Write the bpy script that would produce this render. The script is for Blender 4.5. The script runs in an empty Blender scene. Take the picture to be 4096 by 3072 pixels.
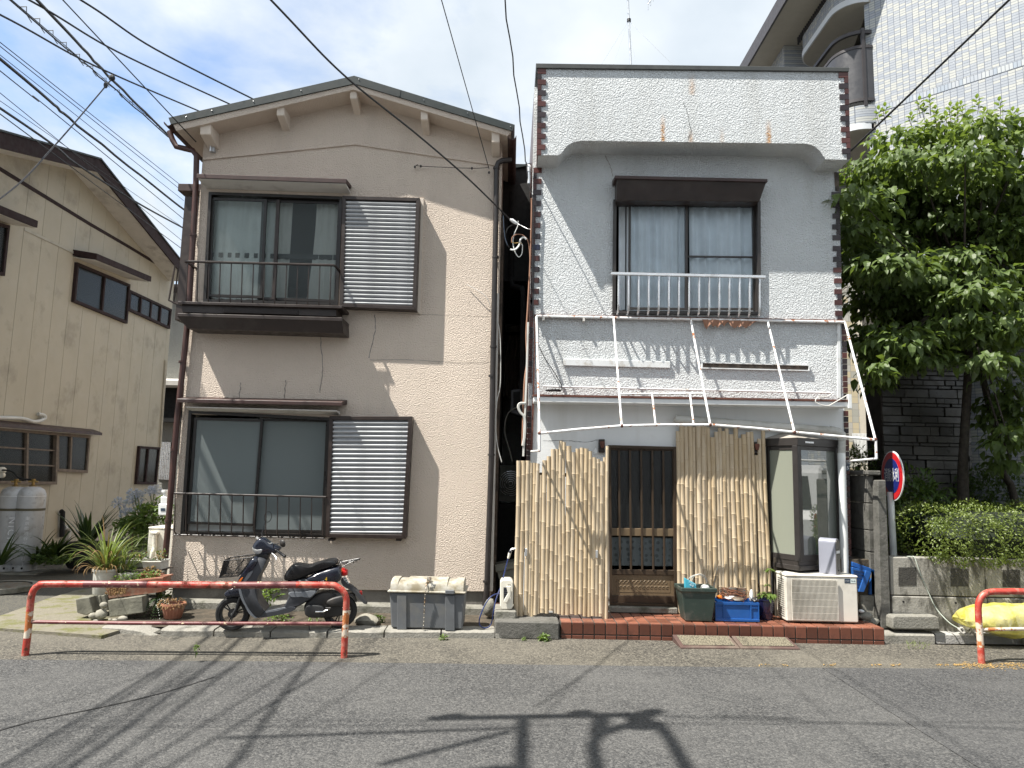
import bpy, bmesh, math, random
from mathutils import Vector, Matrix
R = math.radians
rnd = random.Random(7)
scene = bpy.context.scene
COL = scene.collection

# ------------------------------------------------------------------ camera
F_PX, W_PX, H_PX = 2840.0, 4096.0, 3072.0
PITCH, ROLL, CAM_H = R(7.1), R(1.25), 1.7
_u = Vector((0, -math.sin(PITCH), math.cos(PITCH))); _r = Vector((1, 0, 0))
C_F = Vector((0, math.cos(PITCH), math.sin(PITCH)))
C_R = _r * math.cos(ROLL) + _u * math.sin(ROLL)
C_U = -_r * math.sin(ROLL) + _u * math.cos(ROLL)
EYE = Vector((0, 0, CAM_H))
cam_data = bpy.data.cameras.new('camera')
cam_data.sensor_width = 36.0; cam_data.lens = F_PX / W_PX * 36.0
cam_data.clip_start = 0.05; cam_data.clip_end = 2000
cam = bpy.data.objects.new('camera', cam_data); COL.objects.link(cam)
cam.matrix_world = Matrix(((C_R.x, C_U.x, -C_F.x, EYE.x), (C_R.y, C_U.y, -C_F.y, EYE.y), (C_R.z, C_U.z, -C_F.z, EYE.z), (0, 0, 0, 1)))
scene.camera = cam

# ------------------------------------------------------------------ light
SUN = Vector((0.53, 0.24, -1.0)).normalized()          # direction of travel
sun_elev = math.asin(-SUN.z); sun_az = math.atan2(-SUN.x, -SUN.y)
sd = bpy.data.lights.new('sun', 'SUN'); sd.energy = 4.0; sd.angle = R(0.53); sd.color = (1.0, 0.955, 0.88)
so = bpy.data.objects.new('sun', sd); COL.objects.link(so)
so.rotation_euler = SUN.to_track_quat('-Z', 'Y').to_euler()
world = bpy.data.worlds.new('World'); scene.world = world; world.use_nodes = True
nt = world.node_tree; nt.nodes.clear()
def wn(t, **k):
    n = nt.nodes.new(t)
    for a, b in k.items(): setattr(n, a, b)
    return n
w_out = wn('ShaderNodeOutputWorld'); w_bg = wn('ShaderNodeBackground')
sky = wn('ShaderNodeTexSky', sky_type='NISHITA', sun_disc=False, sun_elevation=sun_elev, sun_rotation=sun_az, air_density=1.0, dust_density=0.6, ozone_density=1.2)
tc = wn('ShaderNodeTexCoord'); sep = wn('ShaderNodeSeparateXYZ')
nt.links.new(tc.outputs['Generated'], sep.inputs[0])
zadd = wn('ShaderNodeMath', operation='ADD'); zadd.inputs[1].default_value = 0.35
zmax = wn('ShaderNodeMath', operation='MAXIMUM'); zmax.inputs[1].default_value = 0.05
nt.links.new(sep.outputs['Z'], zadd.inputs[0]); nt.links.new(zadd.outputs[0], zmax.inputs[0])
comb = wn('ShaderNodeCombineXYZ')
for i, ax in enumerate('XY'):
    d = wn('ShaderNodeMath', operation='DIVIDE'); nt.links.new(sep.outputs[ax], d.inputs[0]); nt.links.new(zmax.outputs[0], d.inputs[1])
    nt.links.new(d.outputs[0], comb.inputs[i])
mp = wn('ShaderNodeMapping'); mp.inputs['Location'].default_value = (0.40, 0.1, 0.0)
nt.links.new(comb.outputs[0], mp.inputs['Vector'])
n1 = wn('ShaderNodeTexNoise'); n1.inputs['Scale'].default_value = 2.1; n1.inputs['Detail'].default_value = 7; n1.inputs['Roughness'].default_value = 0.56; n1.inputs['Distortion'].default_value = 0.25
nt.links.new(mp.outputs[0], n1.inputs['Vector'])
r1 = wn('ShaderNodeMapRange'); r1.inputs['From Min'].default_value = 0.36; r1.inputs['From Max'].default_value = 0.56
clr = wn('ShaderNodeVectorMath', operation='DOT_PRODUCT'); clr.inputs[1].default_value = Vector((-.56, .70, .45)).normalized()
nt.links.new(tc.outputs['Generated'], clr.inputs[0])
cbi = wn('ShaderNodeMapRange'); cbi.inputs['From Min'].default_value = 0.90; cbi.inputs['From Max'].default_value = 1.0; cbi.inputs['To Min'].default_value = .12; cbi.inputs['To Max'].default_value = -.055
nt.links.new(clr.outputs['Value'], cbi.inputs['Value'])
csum = wn('ShaderNodeMath', operation='ADD'); nt.links.new(n1.outputs['Fac'], csum.inputs[0]); nt.links.new(cbi.outputs[0], csum.inputs[1])
nt.links.new(csum.outputs[0], r1.inputs['Value'])
n2 = wn('ShaderNodeTexNoise'); n2.inputs['Scale'].default_value = 3.0; n2.inputs['Detail'].default_value = 6; n2.inputs['Roughness'].default_value = 0.5
nt.links.new(comb.outputs[0], n2.inputs['Vector'])
r2 = wn('ShaderNodeMapRange'); r2.inputs['From Min'].default_value = 0.3; r2.inputs['From Max'].default_value = 0.72
nt.links.new(n2.outputs['Fac'], r2.inputs['Value'])
ccol = wn('ShaderNodeMix', data_type='RGBA')
ccol.inputs['A'].default_value = (2.6, 3.0, 3.4, 1); ccol.inputs['B'].default_value = (4.2, 4.4, 4.6, 1)
nt.links.new(r2.outputs[0], ccol.inputs['Factor'])
mixc = wn('ShaderNodeMix', data_type='RGBA')
nt.links.new(r1.outputs[0], mixc.inputs['Factor']); nt.links.new(sky.outputs[0], mixc.inputs['A']); nt.links.new(ccol.outputs['Result'], mixc.inputs['B'])
nt.links.new(mixc.outputs['Result'], w_bg.inputs['Color']); w_bg.inputs['Strength'].default_value = 0.1
nt.links.new(w_bg.outputs[0], w_out.inputs['Surface'])
scene.view_settings.view_transform = 'Standard'; scene.view_settings.look = 'None'
scene.view_settings.gamma = 1.0; scene.view_settings.exposure = 1.36
scene.view_settings.use_curve_mapping = False

# ------------------------------------------------------------------ photo measurements -> places in the scene
class Rg:
    """A measured detail view: its coordinates become points on a plane (Y = depth, z = height, or any plane)."""
    def __init__(s, ox, oy, k): s.ox, s.oy, s.k = ox, oy, k
    def ray(s, x, y):
        px, py = s.ox + x * s.k, s.oy + y * s.k
        return C_F + C_R * ((px - W_PX / 2) / F_PX) - C_U * ((py - H_PX / 2) / F_PX)
    def __call__(s, x, y, Y=None, z=None, pl=None):
        d = s.ray(x, y)
        if Y is not None: t = Y / d.y
        elif z is not None: t = (z - CAM_H) / d.z
        else: p, n = pl; t = (p - EYE).dot(n) / d.dot(n)
        return EYE + d * t
D = Rg(0, 0, 1.85172); A = Rg(0, 0, .61724); B = Rg(600, 250, .70072); C = Rg(600, 1150, .75352)
E = Rg(2050, 200, .69312); F = Rg(2050, 1200, .87422); H = Rg(3000, 0, .78342); I = Rg(3200, 1200, .90414)
J = Rg(0, 1500, .72359); K = Rg(800, 2050, .33160); L = Rg(1450, 2150, .36166); N = Rg(2600, 2150, .45208)
O = Rg(200, 2050, .33160); Q = Rg(3400, 1750, .57284); T = Rg(2950, 0, .42194); X1 = Rg(1950, 500, .42194)
X2 = Rg(1950, 1150, .42194); LH = Rg(0, 800, .42194); SC = Rg(3000, 1700, .42194); DR = Rg(2350, 1700, .48216)
GS = Rg(0, 1850, .36166); AN = Rg(2200, 0, .36166)
YB, YW = 8.5, 8.15            # depth of the two street fronts

# ------------------------------------------------------------------ mesh helpers
V = Vector
class MB:
    def __init__(s): s.v, s.f, s.m = [], [], []; s.mi = 0
    def add(s, vs, fs):
        o = len(s.v); s.v += [V(p) for p in vs]
        for f in fs: s.f.append([i + o for i in f]); s.m.append(s.mi)
        return s
    def box(s, x0, x1, y0, y1, z0, z1):
        return s.hexa([(x0, y0, z0), (x1, y0, z0), (x1, y0, z1), (x0, y0, z1)], [(x0, y1, z0), (x1, y1, z0), (x1, y1, z1), (x0, y1, z1)])
    def hexa(s, a, b):
        return s.add(list(a) + list(b), [(0, 1, 2, 3), (7, 6, 5, 4), (0, 4, 5, 1), (1, 5, 6, 2), (2, 6, 7, 3), (3, 7, 4, 0)])
    def prism(s, pts, off):
        pts = [V(p) for p in pts]; off = V(off); n = len(pts)
        return s.add(pts + [p + off for p in pts], [list(range(n)), list(range(2 * n - 1, n - 1, -1))] + [(i, i + n, (i + 1) % n + n, (i + 1) % n) for i in range(n)])
    def tube(s, pts, r, n=8, closed=False):
        pts = [V(p) for p in pts]; k = len(pts)
        rs = r if isinstance(r, (list, tuple)) else [r] * k
        vs, fs = [], []; up = None
        for i, p in enumerate(pts):
            if closed: t = pts[(i + 1) % k] - pts[i - 1]
            else: t = pts[min(i + 1, k - 1)] - pts[max(i - 1, 0)]
            if t.length < 1e-9: t = V((0, 0, 1))
            t.normalize()
            if up is None: up = t.orthogonal().normalized()
            up = (up - t * up.dot(t))
            if up.length < 1e-6: up = t.orthogonal()
            up.normalize(); q = t.cross(up)
            for j in range(n):
                a = 2 * math.pi * j / n
                vs.append(p + (up * math.cos(a) + q * math.sin(a)) * rs[i])
        for i in range(k if closed else k - 1):
            for j in range(n):
                a, b = i * n + j, i * n + (j + 1) % n; c, d = ((i + 1) % k) * n + j, ((i + 1) % k) * n + (j + 1) % n
                fs.append((a, b, d, c))
        if not closed: fs += [list(range(n - 1, -1, -1)), list(range((k - 1) * n, k * n))]
        return s.add(vs, fs)
    def lathe(s, prof, c, n=24, ax=V((0, 0, 1)), cap=True):
        c = V(c); ax = V(ax).normalized(); u = ax.orthogonal().normalized(); w = ax.cross(u)
        vs, fs = [], []
        for (r, h) in prof:
            for j in range(n):
                a = 2 * math.pi * j / n; vs.append(c + ax * h + (u * math.cos(a) + w * math.sin(a)) * r)
        for i in range(len(prof) - 1):
            for j in range(n): fs.append((i * n + j, i * n + (j + 1) % n, (i + 1) * n + (j + 1) % n, (i + 1) * n + j))
        if cap: fs += [list(range(n - 1, -1, -1)), list(range((len(prof) - 1) * n, len(prof) * n))]
        return s.add(vs, fs)
    def loft(s, rings, cap=True, closed=True):
        n = len(rings[0]); vs = [p for r in rings for p in r]; fs = []
        for i in range(len(rings) - 1):
            for j in range(n if closed else n - 1): fs.append((i * n + j, i * n + (j + 1) % n, (i + 1) * n + (j + 1) % n, (i + 1) * n + j))
        if cap: fs += [list(range(n - 1, -1, -1)), list(range((len(rings) - 1) * n, len(rings) * n))]
        return s.add(vs, fs)
    def ball(s, c, rx, ry, rz, n=12, m=8):
        c = V(c); rings = []
        for i in range(1, m):
            a = math.pi * i / m - math.pi / 2
            rings.append([c + V((rx * math.cos(a) * math.cos(2 * math.pi * j / n), ry * math.cos(a) * math.sin(2 * math.pi * j / n), rz * math.sin(a))) for j in range(n)])
        s.loft(rings); return s
    def quad(s, a, b, c, d): return s.add([a, b, c, d], [(0, 1, 2, 3)])
    def mesh(s, name, mats, smooth=None, bevel=0):
        me = bpy.data.meshes.new(name); me.from_pydata([tuple(p) for p in s.v], [], s.f)
        bm = bmesh.new(); bm.from_mesh(me)
        if len(s.v) < 60000: bmesh.ops.recalc_face_normals(bm, faces=bm.faces)
        if bevel: bmesh.ops.bevel(bm, geom=[e for e in bm.edges if e.is_manifold and e.calc_face_angle(0) > 0.5], offset=bevel, segments=1, affect='EDGES', clamp_overlap=True)
        bm.to_mesh(me); bm.free()
        mats = mats if isinstance(mats, (list, tuple)) else [mats]
        for m in mats: me.materials.append(MT[m] if isinstance(m, str) else m)
        if len(mats) > 1 and not bevel:
            for p, i in zip(me.polygons, s.m): p.material_index = i
        if smooth is not None:
            me.polygons.foreach_set('use_smooth', [True] * len(me.polygons)); me.set_sharp_from_angle(angle=R(smooth))
        return me
    def build(s, name, mats, parent=None, smooth=None, bevel=0):
        return link(name, s.mesh(name, mats, smooth, bevel), parent)
def link(name, data, parent=None, loc=None):
    o = bpy.data.objects.new(name, data); COL.objects.link(o)
    if loc is not None: o.location = loc
    if parent is not None: adopt(o, parent)
    return o
BASE = {}
def base_of(o):
    b = V((0, 0, 0))
    while o is not None: b = b + o.location; o = o.parent
    return b
def adopt(o, parent):
    """child keeps its world place; parents here are only ever translated before this"""
    o.parent = parent
    o.matrix_parent_inverse = Matrix.Translation(-WL.get(parent.name, V((0, 0, 0)))) if parent.name in WL else Matrix.Identity(4)
WL = {}
def tag(o, label=None, cat=None, group=None, kind=None):
    for k, v in (('label', label), ('category', cat), ('group', group), ('kind', kind)):
        if v: o[k] = v
    return o
def thing(name, label, cat, loc, group=None):
    o = bpy.data.objects.new(name, None); COL.objects.link(o); o.location = loc; o.empty_display_size = .1
    WL[o.name] = V(loc); return tag(o, label, cat, group)
def struct(name, mb, mats, smooth=None): return tag(mb.build(name, mats, None, smooth), kind='structure')
def copy_tree(o, delta, parent=None):
    c = o.copy(); COL.objects.link(c)
    if parent is None: c.location = o.location + V(delta)
    else: c.parent = parent; c.matrix_parent_inverse = o.matrix_parent_inverse.copy()
    for ch in list(o.children): copy_tree(ch, delta, c)
    return c
def lerp(a, b, t): return a + (b - a) * t
def cat_curve(pts, n=6):
    pts = [V(p) for p in pts]; out = []
    for i in range(len(pts) - 1):
        p0, p1, p2, p3 = pts[max(i - 1, 0)], pts[i], pts[i + 1], pts[min(i + 2, len(pts) - 1)]
        for j in range(n):
            t = j / n
            out.append(0.5 * ((2 * p1) + (p2 - p0) * t + (2 * p0 - 5 * p1 + 4 * p2 - p3) * t * t + (3 * p1 - p0 - 3 * p2 + p3) * t ** 3))
    return out + [pts[-1]]
def quadpx(rg, pts, Y): return [rg(x, y, Y=Y) for x, y in pts]
def qbox(mb, rg, pts, Y0, Y1): return mb.prism(quadpx(rg, pts, Y0), (0, Y1 - Y0, 0))
def rect(x0, y0, x1, y1, sl=0.0):
    return [(x0, y0), (x1, y0 + sl * (x1 - x0)), (x1, y1 + sl * (x1 - x0)), (x0, y1)]
def wall_holes(name, outer, holes, Y, depth, mats, parent=None):
    """upright wall in the XZ plane with real openings; outer / holes: lists of (x, z)"""
    bm = bmesh.new(); edges = []
    for loop in [outer] + holes:
        vs = [bm.verts.new((x, Y, z)) for x, z in loop]
        for i in range(len(vs)): edges.append(bm.edges.new((vs[i], vs[(i + 1) % len(vs)])))
    bmesh.ops.triangle_fill(bm, use_beauty=True, use_dissolve=False, edges=edges)
    ext = bmesh.ops.extrude_face_region(bm, geom=list(bm.faces))
    for g in ext['geom']:
        if isinstance(g, bmesh.types.BMVert): g.co.y += depth
    bmesh.ops.recalc_face_normals(bm, faces=bm.faces)
    me = bpy.data.meshes.new(name); bm.to_mesh(me); bm.free(); me.materials.append(MT[mats])
    return link(name, me, parent)
def xz(pts): return [(p.x, p.z) for p in pts]

# ------------------------------------------------------------------ materials
MT = {}
class NT:
    def __init__(s, name):
        s.m = bpy.data.materials.new(name); s.m.use_nodes = True; s.t = s.m.node_tree; s.t.nodes.clear()
        s.out = s.n('ShaderNodeOutputMaterial'); MT[name] = s.m
        s.co = s.n('ShaderNodeTexCoord').outputs['Object']
    def n(s, t, ins=None, **k):
        n = s.t.nodes.new(t)
        for a, b in k.items(): setattr(n, a, b)
        for a, b in (ins or {}).items(): s.put(n.inputs[a], b)
        return n
    def put(s, sock, v):
        if hasattr(v, 'is_output'): s.t.links.new(v, sock)
        elif isinstance(v, (tuple, list)) and len(v) == 3 and sock.type == 'RGBA': sock.default_value = (*v, 1)
        else: sock.default_value = v
    def noise(s, scale, detail=4, rough=.55, co=None, dist=0, out='Fac'):
        return s.n('ShaderNodeTexNoise', {'Vector': co or s.co, 'Scale': scale, 'Detail': detail, 'Roughness': rough, 'Distortion': dist}).outputs[out]
    def map(s, v, a, b, c=0., d=1.): return s.n('ShaderNodeMapRange', {'Value': v, 'From Min': a, 'From Max': b, 'To Min': c, 'To Max': d}).outputs[0]
    def mix(s, f, a, b, mode='MIX'):
        n = s.t.nodes.new('ShaderNodeMix'); n.data_type = 'RGBA'; n.blend_type = mode
        s.put(n.inputs['Factor'], f); s.put(n.inputs['A'], a); s.put(n.inputs['B'], b); return n.outputs['Result']
    def math(s, op, a, b=0.0, c=None):
        n = s.t.nodes.new('ShaderNodeMath'); n.operation = op; s.put(n.inputs[0], a); s.put(n.inputs[1], b)
        if c is not None: s.put(n.inputs[2], c)
        return n.outputs[0]
    def scale(s, v): return s.n('ShaderNodeMapping', {'Vector': s.co, 'Scale': v}).outputs[0]
    def bump(s, h, strength, dist, prev=None):
        i = {'Height': h, 'Strength': strength, 'Distance': dist}
        if prev is not None: i['Normal'] = prev
        return s.n('ShaderNodeBump', i).outputs[0]
    def bsdf(s, col, rough=.6, metal=0., nrm=None, **k):
        i = {'Base Color': col, 'Roughness': rough, 'Metallic': metal}
        if nrm is not None: i['Normal'] = nrm
        for a, b in k.items(): i[a.replace('_', ' ')] = b
        b = s.n('ShaderNodeBsdfPrincipled', i); s.t.links.new(b.outputs[0], s.out.inputs[0]); return b
def plain(name, col, rough=.6, metal=0., var=.12, scale=6., bump=0., bscale=60., grime=None, gamt=.0, gscale=2.5, **k):
    """a worn everyday material: colour varies a little, optional grime of its own shape, optional fine relief"""
    m = NT(name)
    n = m.map(m.noise(scale, 5, .6), .3, .7, 1 - var, 1 + var)
    hs = m.n('ShaderNodeHueSaturation', {'Color': col, 'Value': n, 'Saturation': 1., 'Fac': 1.}).outputs[0]
    if grime is not None:
        g = m.map(m.noise(gscale, 6, .65), .62 - gamt * .35, .78 - gamt * .2)
        hs = m.mix(g, hs, grime)
    rr = m.map(m.noise(scale * 2.3, 4), .3, .7, max(rough - .1, .02), min(rough + .1, 1))
    nr = m.bump(m.noise(bscale, 3), bump, .01) if bump else None
    m.bsdf(hs, rr, metal, nr, **k); return m.m
def streaks(m, amt0, amt1, sx=3.0, sz=.35):
    return m.map(m.noise(1., 5, .6, co=m.scale((sx, sx, sz))), amt0, amt1)
def stucco(name, col, dirt, feat=48., strength=.9, dist=.02, rust=()):
    m = NT(name)
    n1 = m.noise(feat, 3, .55, dist=.15); n2 = m.noise(feat * 2.6, 2, .5)
    h = m.math('ADD', m.map(n1, .36, .66), m.math('MULTIPLY', n2, .35))
    nr = m.bump(h, strength, dist)
    v = m.map(m.noise(1.1, 5, .6), .3, .7, .94, 1.05)
    c = m.n('ShaderNodeHueSaturation', {'Color': col, 'Value': v, 'Saturation': 1., 'Fac': 1.}).outputs[0]
    c = m.mix(m.math('MULTIPLY', streaks(m, .52, .8), .45), c, dirt)
    c = m.mix(m.math('MULTIPLY', m.map(m.noise(2.2, 6, .7), .6, .8), .35), c, dirt)
    if rust:
        sx = m.n('ShaderNodeSeparateXYZ', {'Vector': m.co}).outputs
        wob = m.map(m.noise(22, 4), .3, .7, -.009, .009); front = m.math('LESS_THAN', sx[1], YW - .34)
        for (x, z0, z1, w, a) in rust:      # real stains: where rusting nails weep down the paint
            dx = m.math('ABSOLUTE', m.math('ADD', m.math('SUBTRACT', sx[0], x), wob))
            fx = m.map(dx, w, w * .15); fz = m.math('MULTIPLY', m.map(sx[2], z1, lerp(z0, z1, .35)), m.map(sx[2], z0 - .01, z0 + .02))
            sp = m.map(m.noise(60, 3), .25, .5)
            c = m.mix(m.math('MULTIPLY', m.math('MULTIPLY', m.math('MULTIPLY', m.math('MULTIPLY', fx, fz), sp), a), front), c, (.50, .22, .025))
    m.bsdf(c, .85, 0., nr); return m.m
def glass(name, tint, diffuse, frost, gloss=.12, rough=.02, bumpy=0.):
    m = NT(name)
    tr = m.n('ShaderNodeBsdfTransparent', {'Color': tint}).outputs[0]
    df = m.n('ShaderNodeBsdfDiffuse', {'Color': diffuse}).outputs[0]
    gi = {'Color': (1, 1, 1), 'Roughness': rough}
    if bumpy: gi['Normal'] = m.bump(m.noise(55, 3), bumpy, .01)
    gl = m.n('ShaderNodeBsdfGlossy', gi).outputs[0]
    a = m.n('ShaderNodeMixShader', {0: frost, 1: tr, 2: df}).outputs[0]
    fr = m.n('ShaderNodeFresnel', {'IOR': 1.5}).outputs[0]
    f2 = m.math('ADD', fr, gloss - .04)
    b = m.n('ShaderNodeMixShader', {0: f2, 1: a, 2: gl}).outputs[0]
    m.t.links.new(b, m.out.inputs[0]); return m.m
def rusty(name, paint, rust=(.16, .045, .018), lo=.55, hi=.62, scale=9., bands=None, rough=.45, stretch=(1, 1, 1)):
    m = NT(name)
    c = paint
    co = m.scale(stretch)
    if bands: c = bands(m)
    f = m.map(m.noise(scale, 8, .68, co=co), lo, hi)
    c = m.mix(m.map(m.noise(scale * .7, 6, .7, co=co), lo - .08, lo + .05, 0, .35), c, (.55, .40, .30))
    rc = m.mix(m.noise(40, 4), rust, (rust[0] * 2.4, rust[1] * 2.6, rust[2] * 2.2))
    c = m.mix(f, c, rc)
    nr = m.bump(m.math('SUBTRACT', 1., f), .35, .004)
    m.bsdf(c, m.map(f, 0, 1, rough, .9), 0., nr); return m.m

stucco('beige_stucco', (.72, .615, .515), (.52, .445, .37), feat=66., strength=.85, dist=.012)
stucco('beige_stucco_smooth', (.67, .585, .495), (.36, .32, .28), feat=70., strength=.25, dist=.008)
plain('foundation_concrete', (.16, .15, .135), .9, var=.25, scale=4, bump=.4, bscale=50, grime=(.07, .065, .055), gamt=.4)
plain('green_metal', (.016, .024, .023), .5, .0, var=.15, bump=.05, grime=(.02, .022, .02), gamt=.2)
plain('brown_metal', (.026, .017, .014), .42, .0, var=.25, grime=(.045, .035, .03), gamt=.3, bump=.05)
plain('brown_metal_warm', (.042, .019, .016), .5, .0, var=.25, grime=(.03, .02, .017), gamt=.4)
plain('dark_sash', (.017, .014, .012), .35, .0, var=.15)
plain('black_void', (.012, .012, .012), .9)
plain('pipe_brown', (.060, .024, .019), .45, var=.2, grime=(.05, .025, .02), gamt=.4)
plain('pipe_dark', (.028, .024, .023), .4, var=.2)
plain('slat_silver', (.46, .47, .48), .35, .3, var=.06, grime=(.42, .42, .42), gamt=.15)
plain('aluminium', (.72, .73, .74), .3, .75, var=.08, grime=(.4, .38, .36), gamt=.2)
plain('soffit_paint', (.62, .60, .56), .8, var=.06, grime=(.35, .33, .3), gamt=.2)
plain('curtain_pale', (.88, .90, .87), .9, var=.08)
plain('curtain_cool', (.86, .90, .93), .9, var=.06)
plain('curtain_beige', (.78, .75, .70), .9, var=.06)
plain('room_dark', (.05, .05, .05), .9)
glass('window_frosted', (.93, .96, .96), (.36, .40, .40), .14, -.01, .05)
glass('window_frosted_low', (.82, .86, .86), (.27, .305, .305), .5, .0, .06)
glass('window_clear', (.95, .97, .98), (.1, .1, .1), .0, -.01, .01)
glass('window_obscure', (.30, .32, .33), (.03, .033, .033), .45, .05, .15, .5)
glass('window_dark', (.45, .47, .46), (.05, .052, .05), .4, -.02, .10)
glass('showcase_glass', (.45, .5, .48), (.20, .22, .19), .55, .16, .005)

# =================================================================== ground
ROADSIDE_Y = 6.30
def asphalt(name, base, light, dark, spk=85., wear=.5):
    m = NT(name)
    v = m.n('ShaderNodeTexVoronoi', {'Vector': m.co, 'Scale': spk, 'Randomness': 1.}, feature='F1')
    hs = m.n('ShaderNodeSeparateColor', {'Color': v.outputs['Color']}).outputs[0]
    c = m.mix(m.map(hs, .55, .95), base, light)
    c = m.mix(m.map(hs, .3, .05), c, dark)
    c = m.mix(m.math('MULTIPLY', m.map(m.noise(.9, 6, .6), .42, .7), wear), c, light)
    c = m.mix(m.math('MULTIPLY', m.map(m.noise(2.7, 6, .7), .55, .75), .55), c, dark)
    c = m.mix(m.math('MULTIPLY', m.map(m.noise(30, 3, .6), .55, .75), .5), c, dark)
    h = m.math('ADD', m.map(v.outputs['Distance'], 0, .6, 1, 0), m.math('MULTIPLY', m.noise(25, 3), .6))
    m.bsdf(c, m.map(hs, 0, 1, .75, .95), 0., m.bump(h, .55, .008)); return m.m
asphalt('road_asphalt', (.052, .0525, .0525), (.115, .113, .108), (.023, .0235, .0245))
asphalt('road_asphalt_patch', (.047, .0475, .049), (.098, .097, .094), (.022, .0225, .024))
asphalt('verge_asphalt', (.068, .062, .051), (.15, .137, .11), (.028, .026, .022), spk=70., wear=.7)
asphalt('alley_asphalt', (.06, .058, .05), (.12, .11, .085), (.03, .03, .026), wear=.4)
plain('earth', (.07, .055, .038), .95, var=.4, scale=12, bump=.8, bscale=25, grime=(.035, .03, .02), gamt=.5, gscale=7)
def mossy(name, base, moss, lo=.5, hi=.62):
    m = NT(name); n = m.noise(5, 7, .7)
    c = m.mix(m.noise(22, 4), base, tuple(x * .62 for x in base))
    c = m.mix(m.map(n, lo, hi), c, moss)
    m.bsdf(c, .9, 0., m.bump(m.noise(38, 6, .7), .8, .015)); return m.m
mossy('mossy_concrete', (.225, .205, .155), (.125, .125, .045))
mossy('kerb_concrete', (.33, .315, .275), (.12, .115, .09), .56, .72)
mossy('kerb_pale', (.47, .46, .44), (.3, .29, .27), .6, .8)
mossy('old_concrete', (.27, .26, .225), (.10, .10, .075), .5, .66)
mossy('fence_concrete', (.15, .145, .13), (.06, .06, .05), .48, .66)

g = MB().box(-120, 120, -60, 200, -.6, -.012); struct('ground', g, 'earth')
seam = D(1938, 1550, z=0).x
g = MB(); p0, p1 = D(0, 1424, z=0), D(2212, 1446, z=0)
ye = lambda x: lerp(p0.y, p1.y, (x - p0.x) / (p1.x - p0.x))
NX = [(-60 + i * 2.0) for i in range(61)]
g.add([(x, -8, 0) for x in NX] + [(x, ye(x) + .02 * math.sin(x * 2.3), 0) for x in NX], [(i, i + 1, i + 62, i + 61) for i in range(60)])
struct('road', g, 'road_asphalt')
g = MB().add([(seam, -8, .004), (seam + .01, 5.6, .004), (seam + .03, ye(seam) - .02, .004), (30, ye(30) - .05, .004), (30, -8, .004)], [(0, 1, 2, 3, 4)])
struct('road_patch', g, 'road_asphalt_patch')
g = MB(); g.add([(x, ye(x) - .1, -.006) for x in NX] + [(x, 7.6, .03) for x in NX], [(i, i + 1, i + 62, i + 61) for i in range(60)])
struct('verge', g, 'verge_asphalt')
# crack running across the road
m = NT('crack_tar'); m.bsdf((.018, .018, .018), .9)
pts = [D(x, y, z=.004) for x, y in ((-30, 1586), (60, 1560), (140, 1543), (220, 1527), (300, 1509), (380, 1488), (462, 1462))]
g = MB(); cp = cat_curve(pts, 5); rr = random.Random(3)
for i in range(len(cp) - 1):
    a, b = cp[i], cp[i + 1]; w = .006 + .005 * rr.random(); n = V((-(b - a).y, (b - a).x, 0)).normalized() * w
    g.quad(a - n, b - n, b + n, a + n)
struct('road_crack', g, 'crack_tar')
# alley running back beside the beige house, with a sunlit worn concrete corner at its mouth
al = MB().add([(-14, 7.35, .035), (-3.2, 7.35, .035), (-3.2, 30, .45), (-14, 30, .45)], [(0, 1, 2, 3)]); struct('alley', al, 'alley_asphalt')
cc = [J(-60, 1395, z=.05), J(560, 1440, z=.05), J(900, 1340, z=.06), J(640, 1160, z=.09), J(420, 1190, z=.085), J(250, 1240, z=.08), J(60, 1310, z=.07), J(-60, 1350, z=.06)]
g = MB(); g.add(cc + [c - V((0, 0, .08)) for c in cc], [tuple(range(8))] + [(i, (i + 1) % 8, (i + 1) % 8 + 8, i + 8) for i in range(8)]); struct('alley_concrete', g, 'mossy_concrete')
# yard strip between the kerb and the houses
ys = MB().add([(-4.1, 7.5, .06), (.4, 7.5, .06), (.4, 8.7, .09), (-4.1, 8.7, .09)], [(0, 1, 2, 3)]); struct('yard_soil', ys, 'earth')
gp = MB().box(-.30, .32, 8.2, 20, 0, .07); struct('gap_floor', gp, 'old_concrete')

# ---- kerb: individually laid, some broken and tipped
kerb = thing('kerb', 'line of cracked concrete kerb stones in front of the houses', 'kerb', (-1, 7.2, 0))
KJ = [(-60, 1352), (217, 1368), (344, 1378), (461, 1378), (583, 1380), (706, 1381), (829, 1381), (952, 1382), (1069, 1383), (1209, 1384)]
kr = random.Random(5)
for i in range(len(KJ) - 1):
    a = D(KJ[i][0], KJ[i][1] + 2, z=0); b = D(KJ[i + 1][0], KJ[i + 1][1] + 2, z=0)
    hgt = (.055, .075, .09, .085, .085, .09, .095, .095, .085)[i]; dep = .22 + .02 * kr.random()
    if i == 0: dep, hgt = .16, .05
    a = a + V((.008, 0, 0)); b = b - V((.008, 0, 0)); up = V((0, 0, hgt))
    if i == 1: b = lerp(a, b, .93)
    seg = 10; ring = []
    for k in range(seg + 1):
        t = k / seg; p = lerp(a, b, t); j = lambda s: V((0, kr.uniform(-s, s), kr.uniform(-s, s)))
        chip = .03 * max(0, (t - .72) * 4) if i == 1 else (.02 if (i == 7 and t > .9) else 0)
        h = up * (1 - (.75 * max(0, (t - .6) / .4) if i == 1 else 0))
        ring.append([p + j(.003), p + h * .82 + j(.004) + V((0, chip, 0)), p + h + V((0, .022 + chip, 0)) + j(.004), p + h + V((0, dep, .004)) + j(.003), p + V((0, dep, 0))])
    MB().loft(ring).build('kerb_stone', 'kerb_concrete', kerb, smooth=35)
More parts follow.
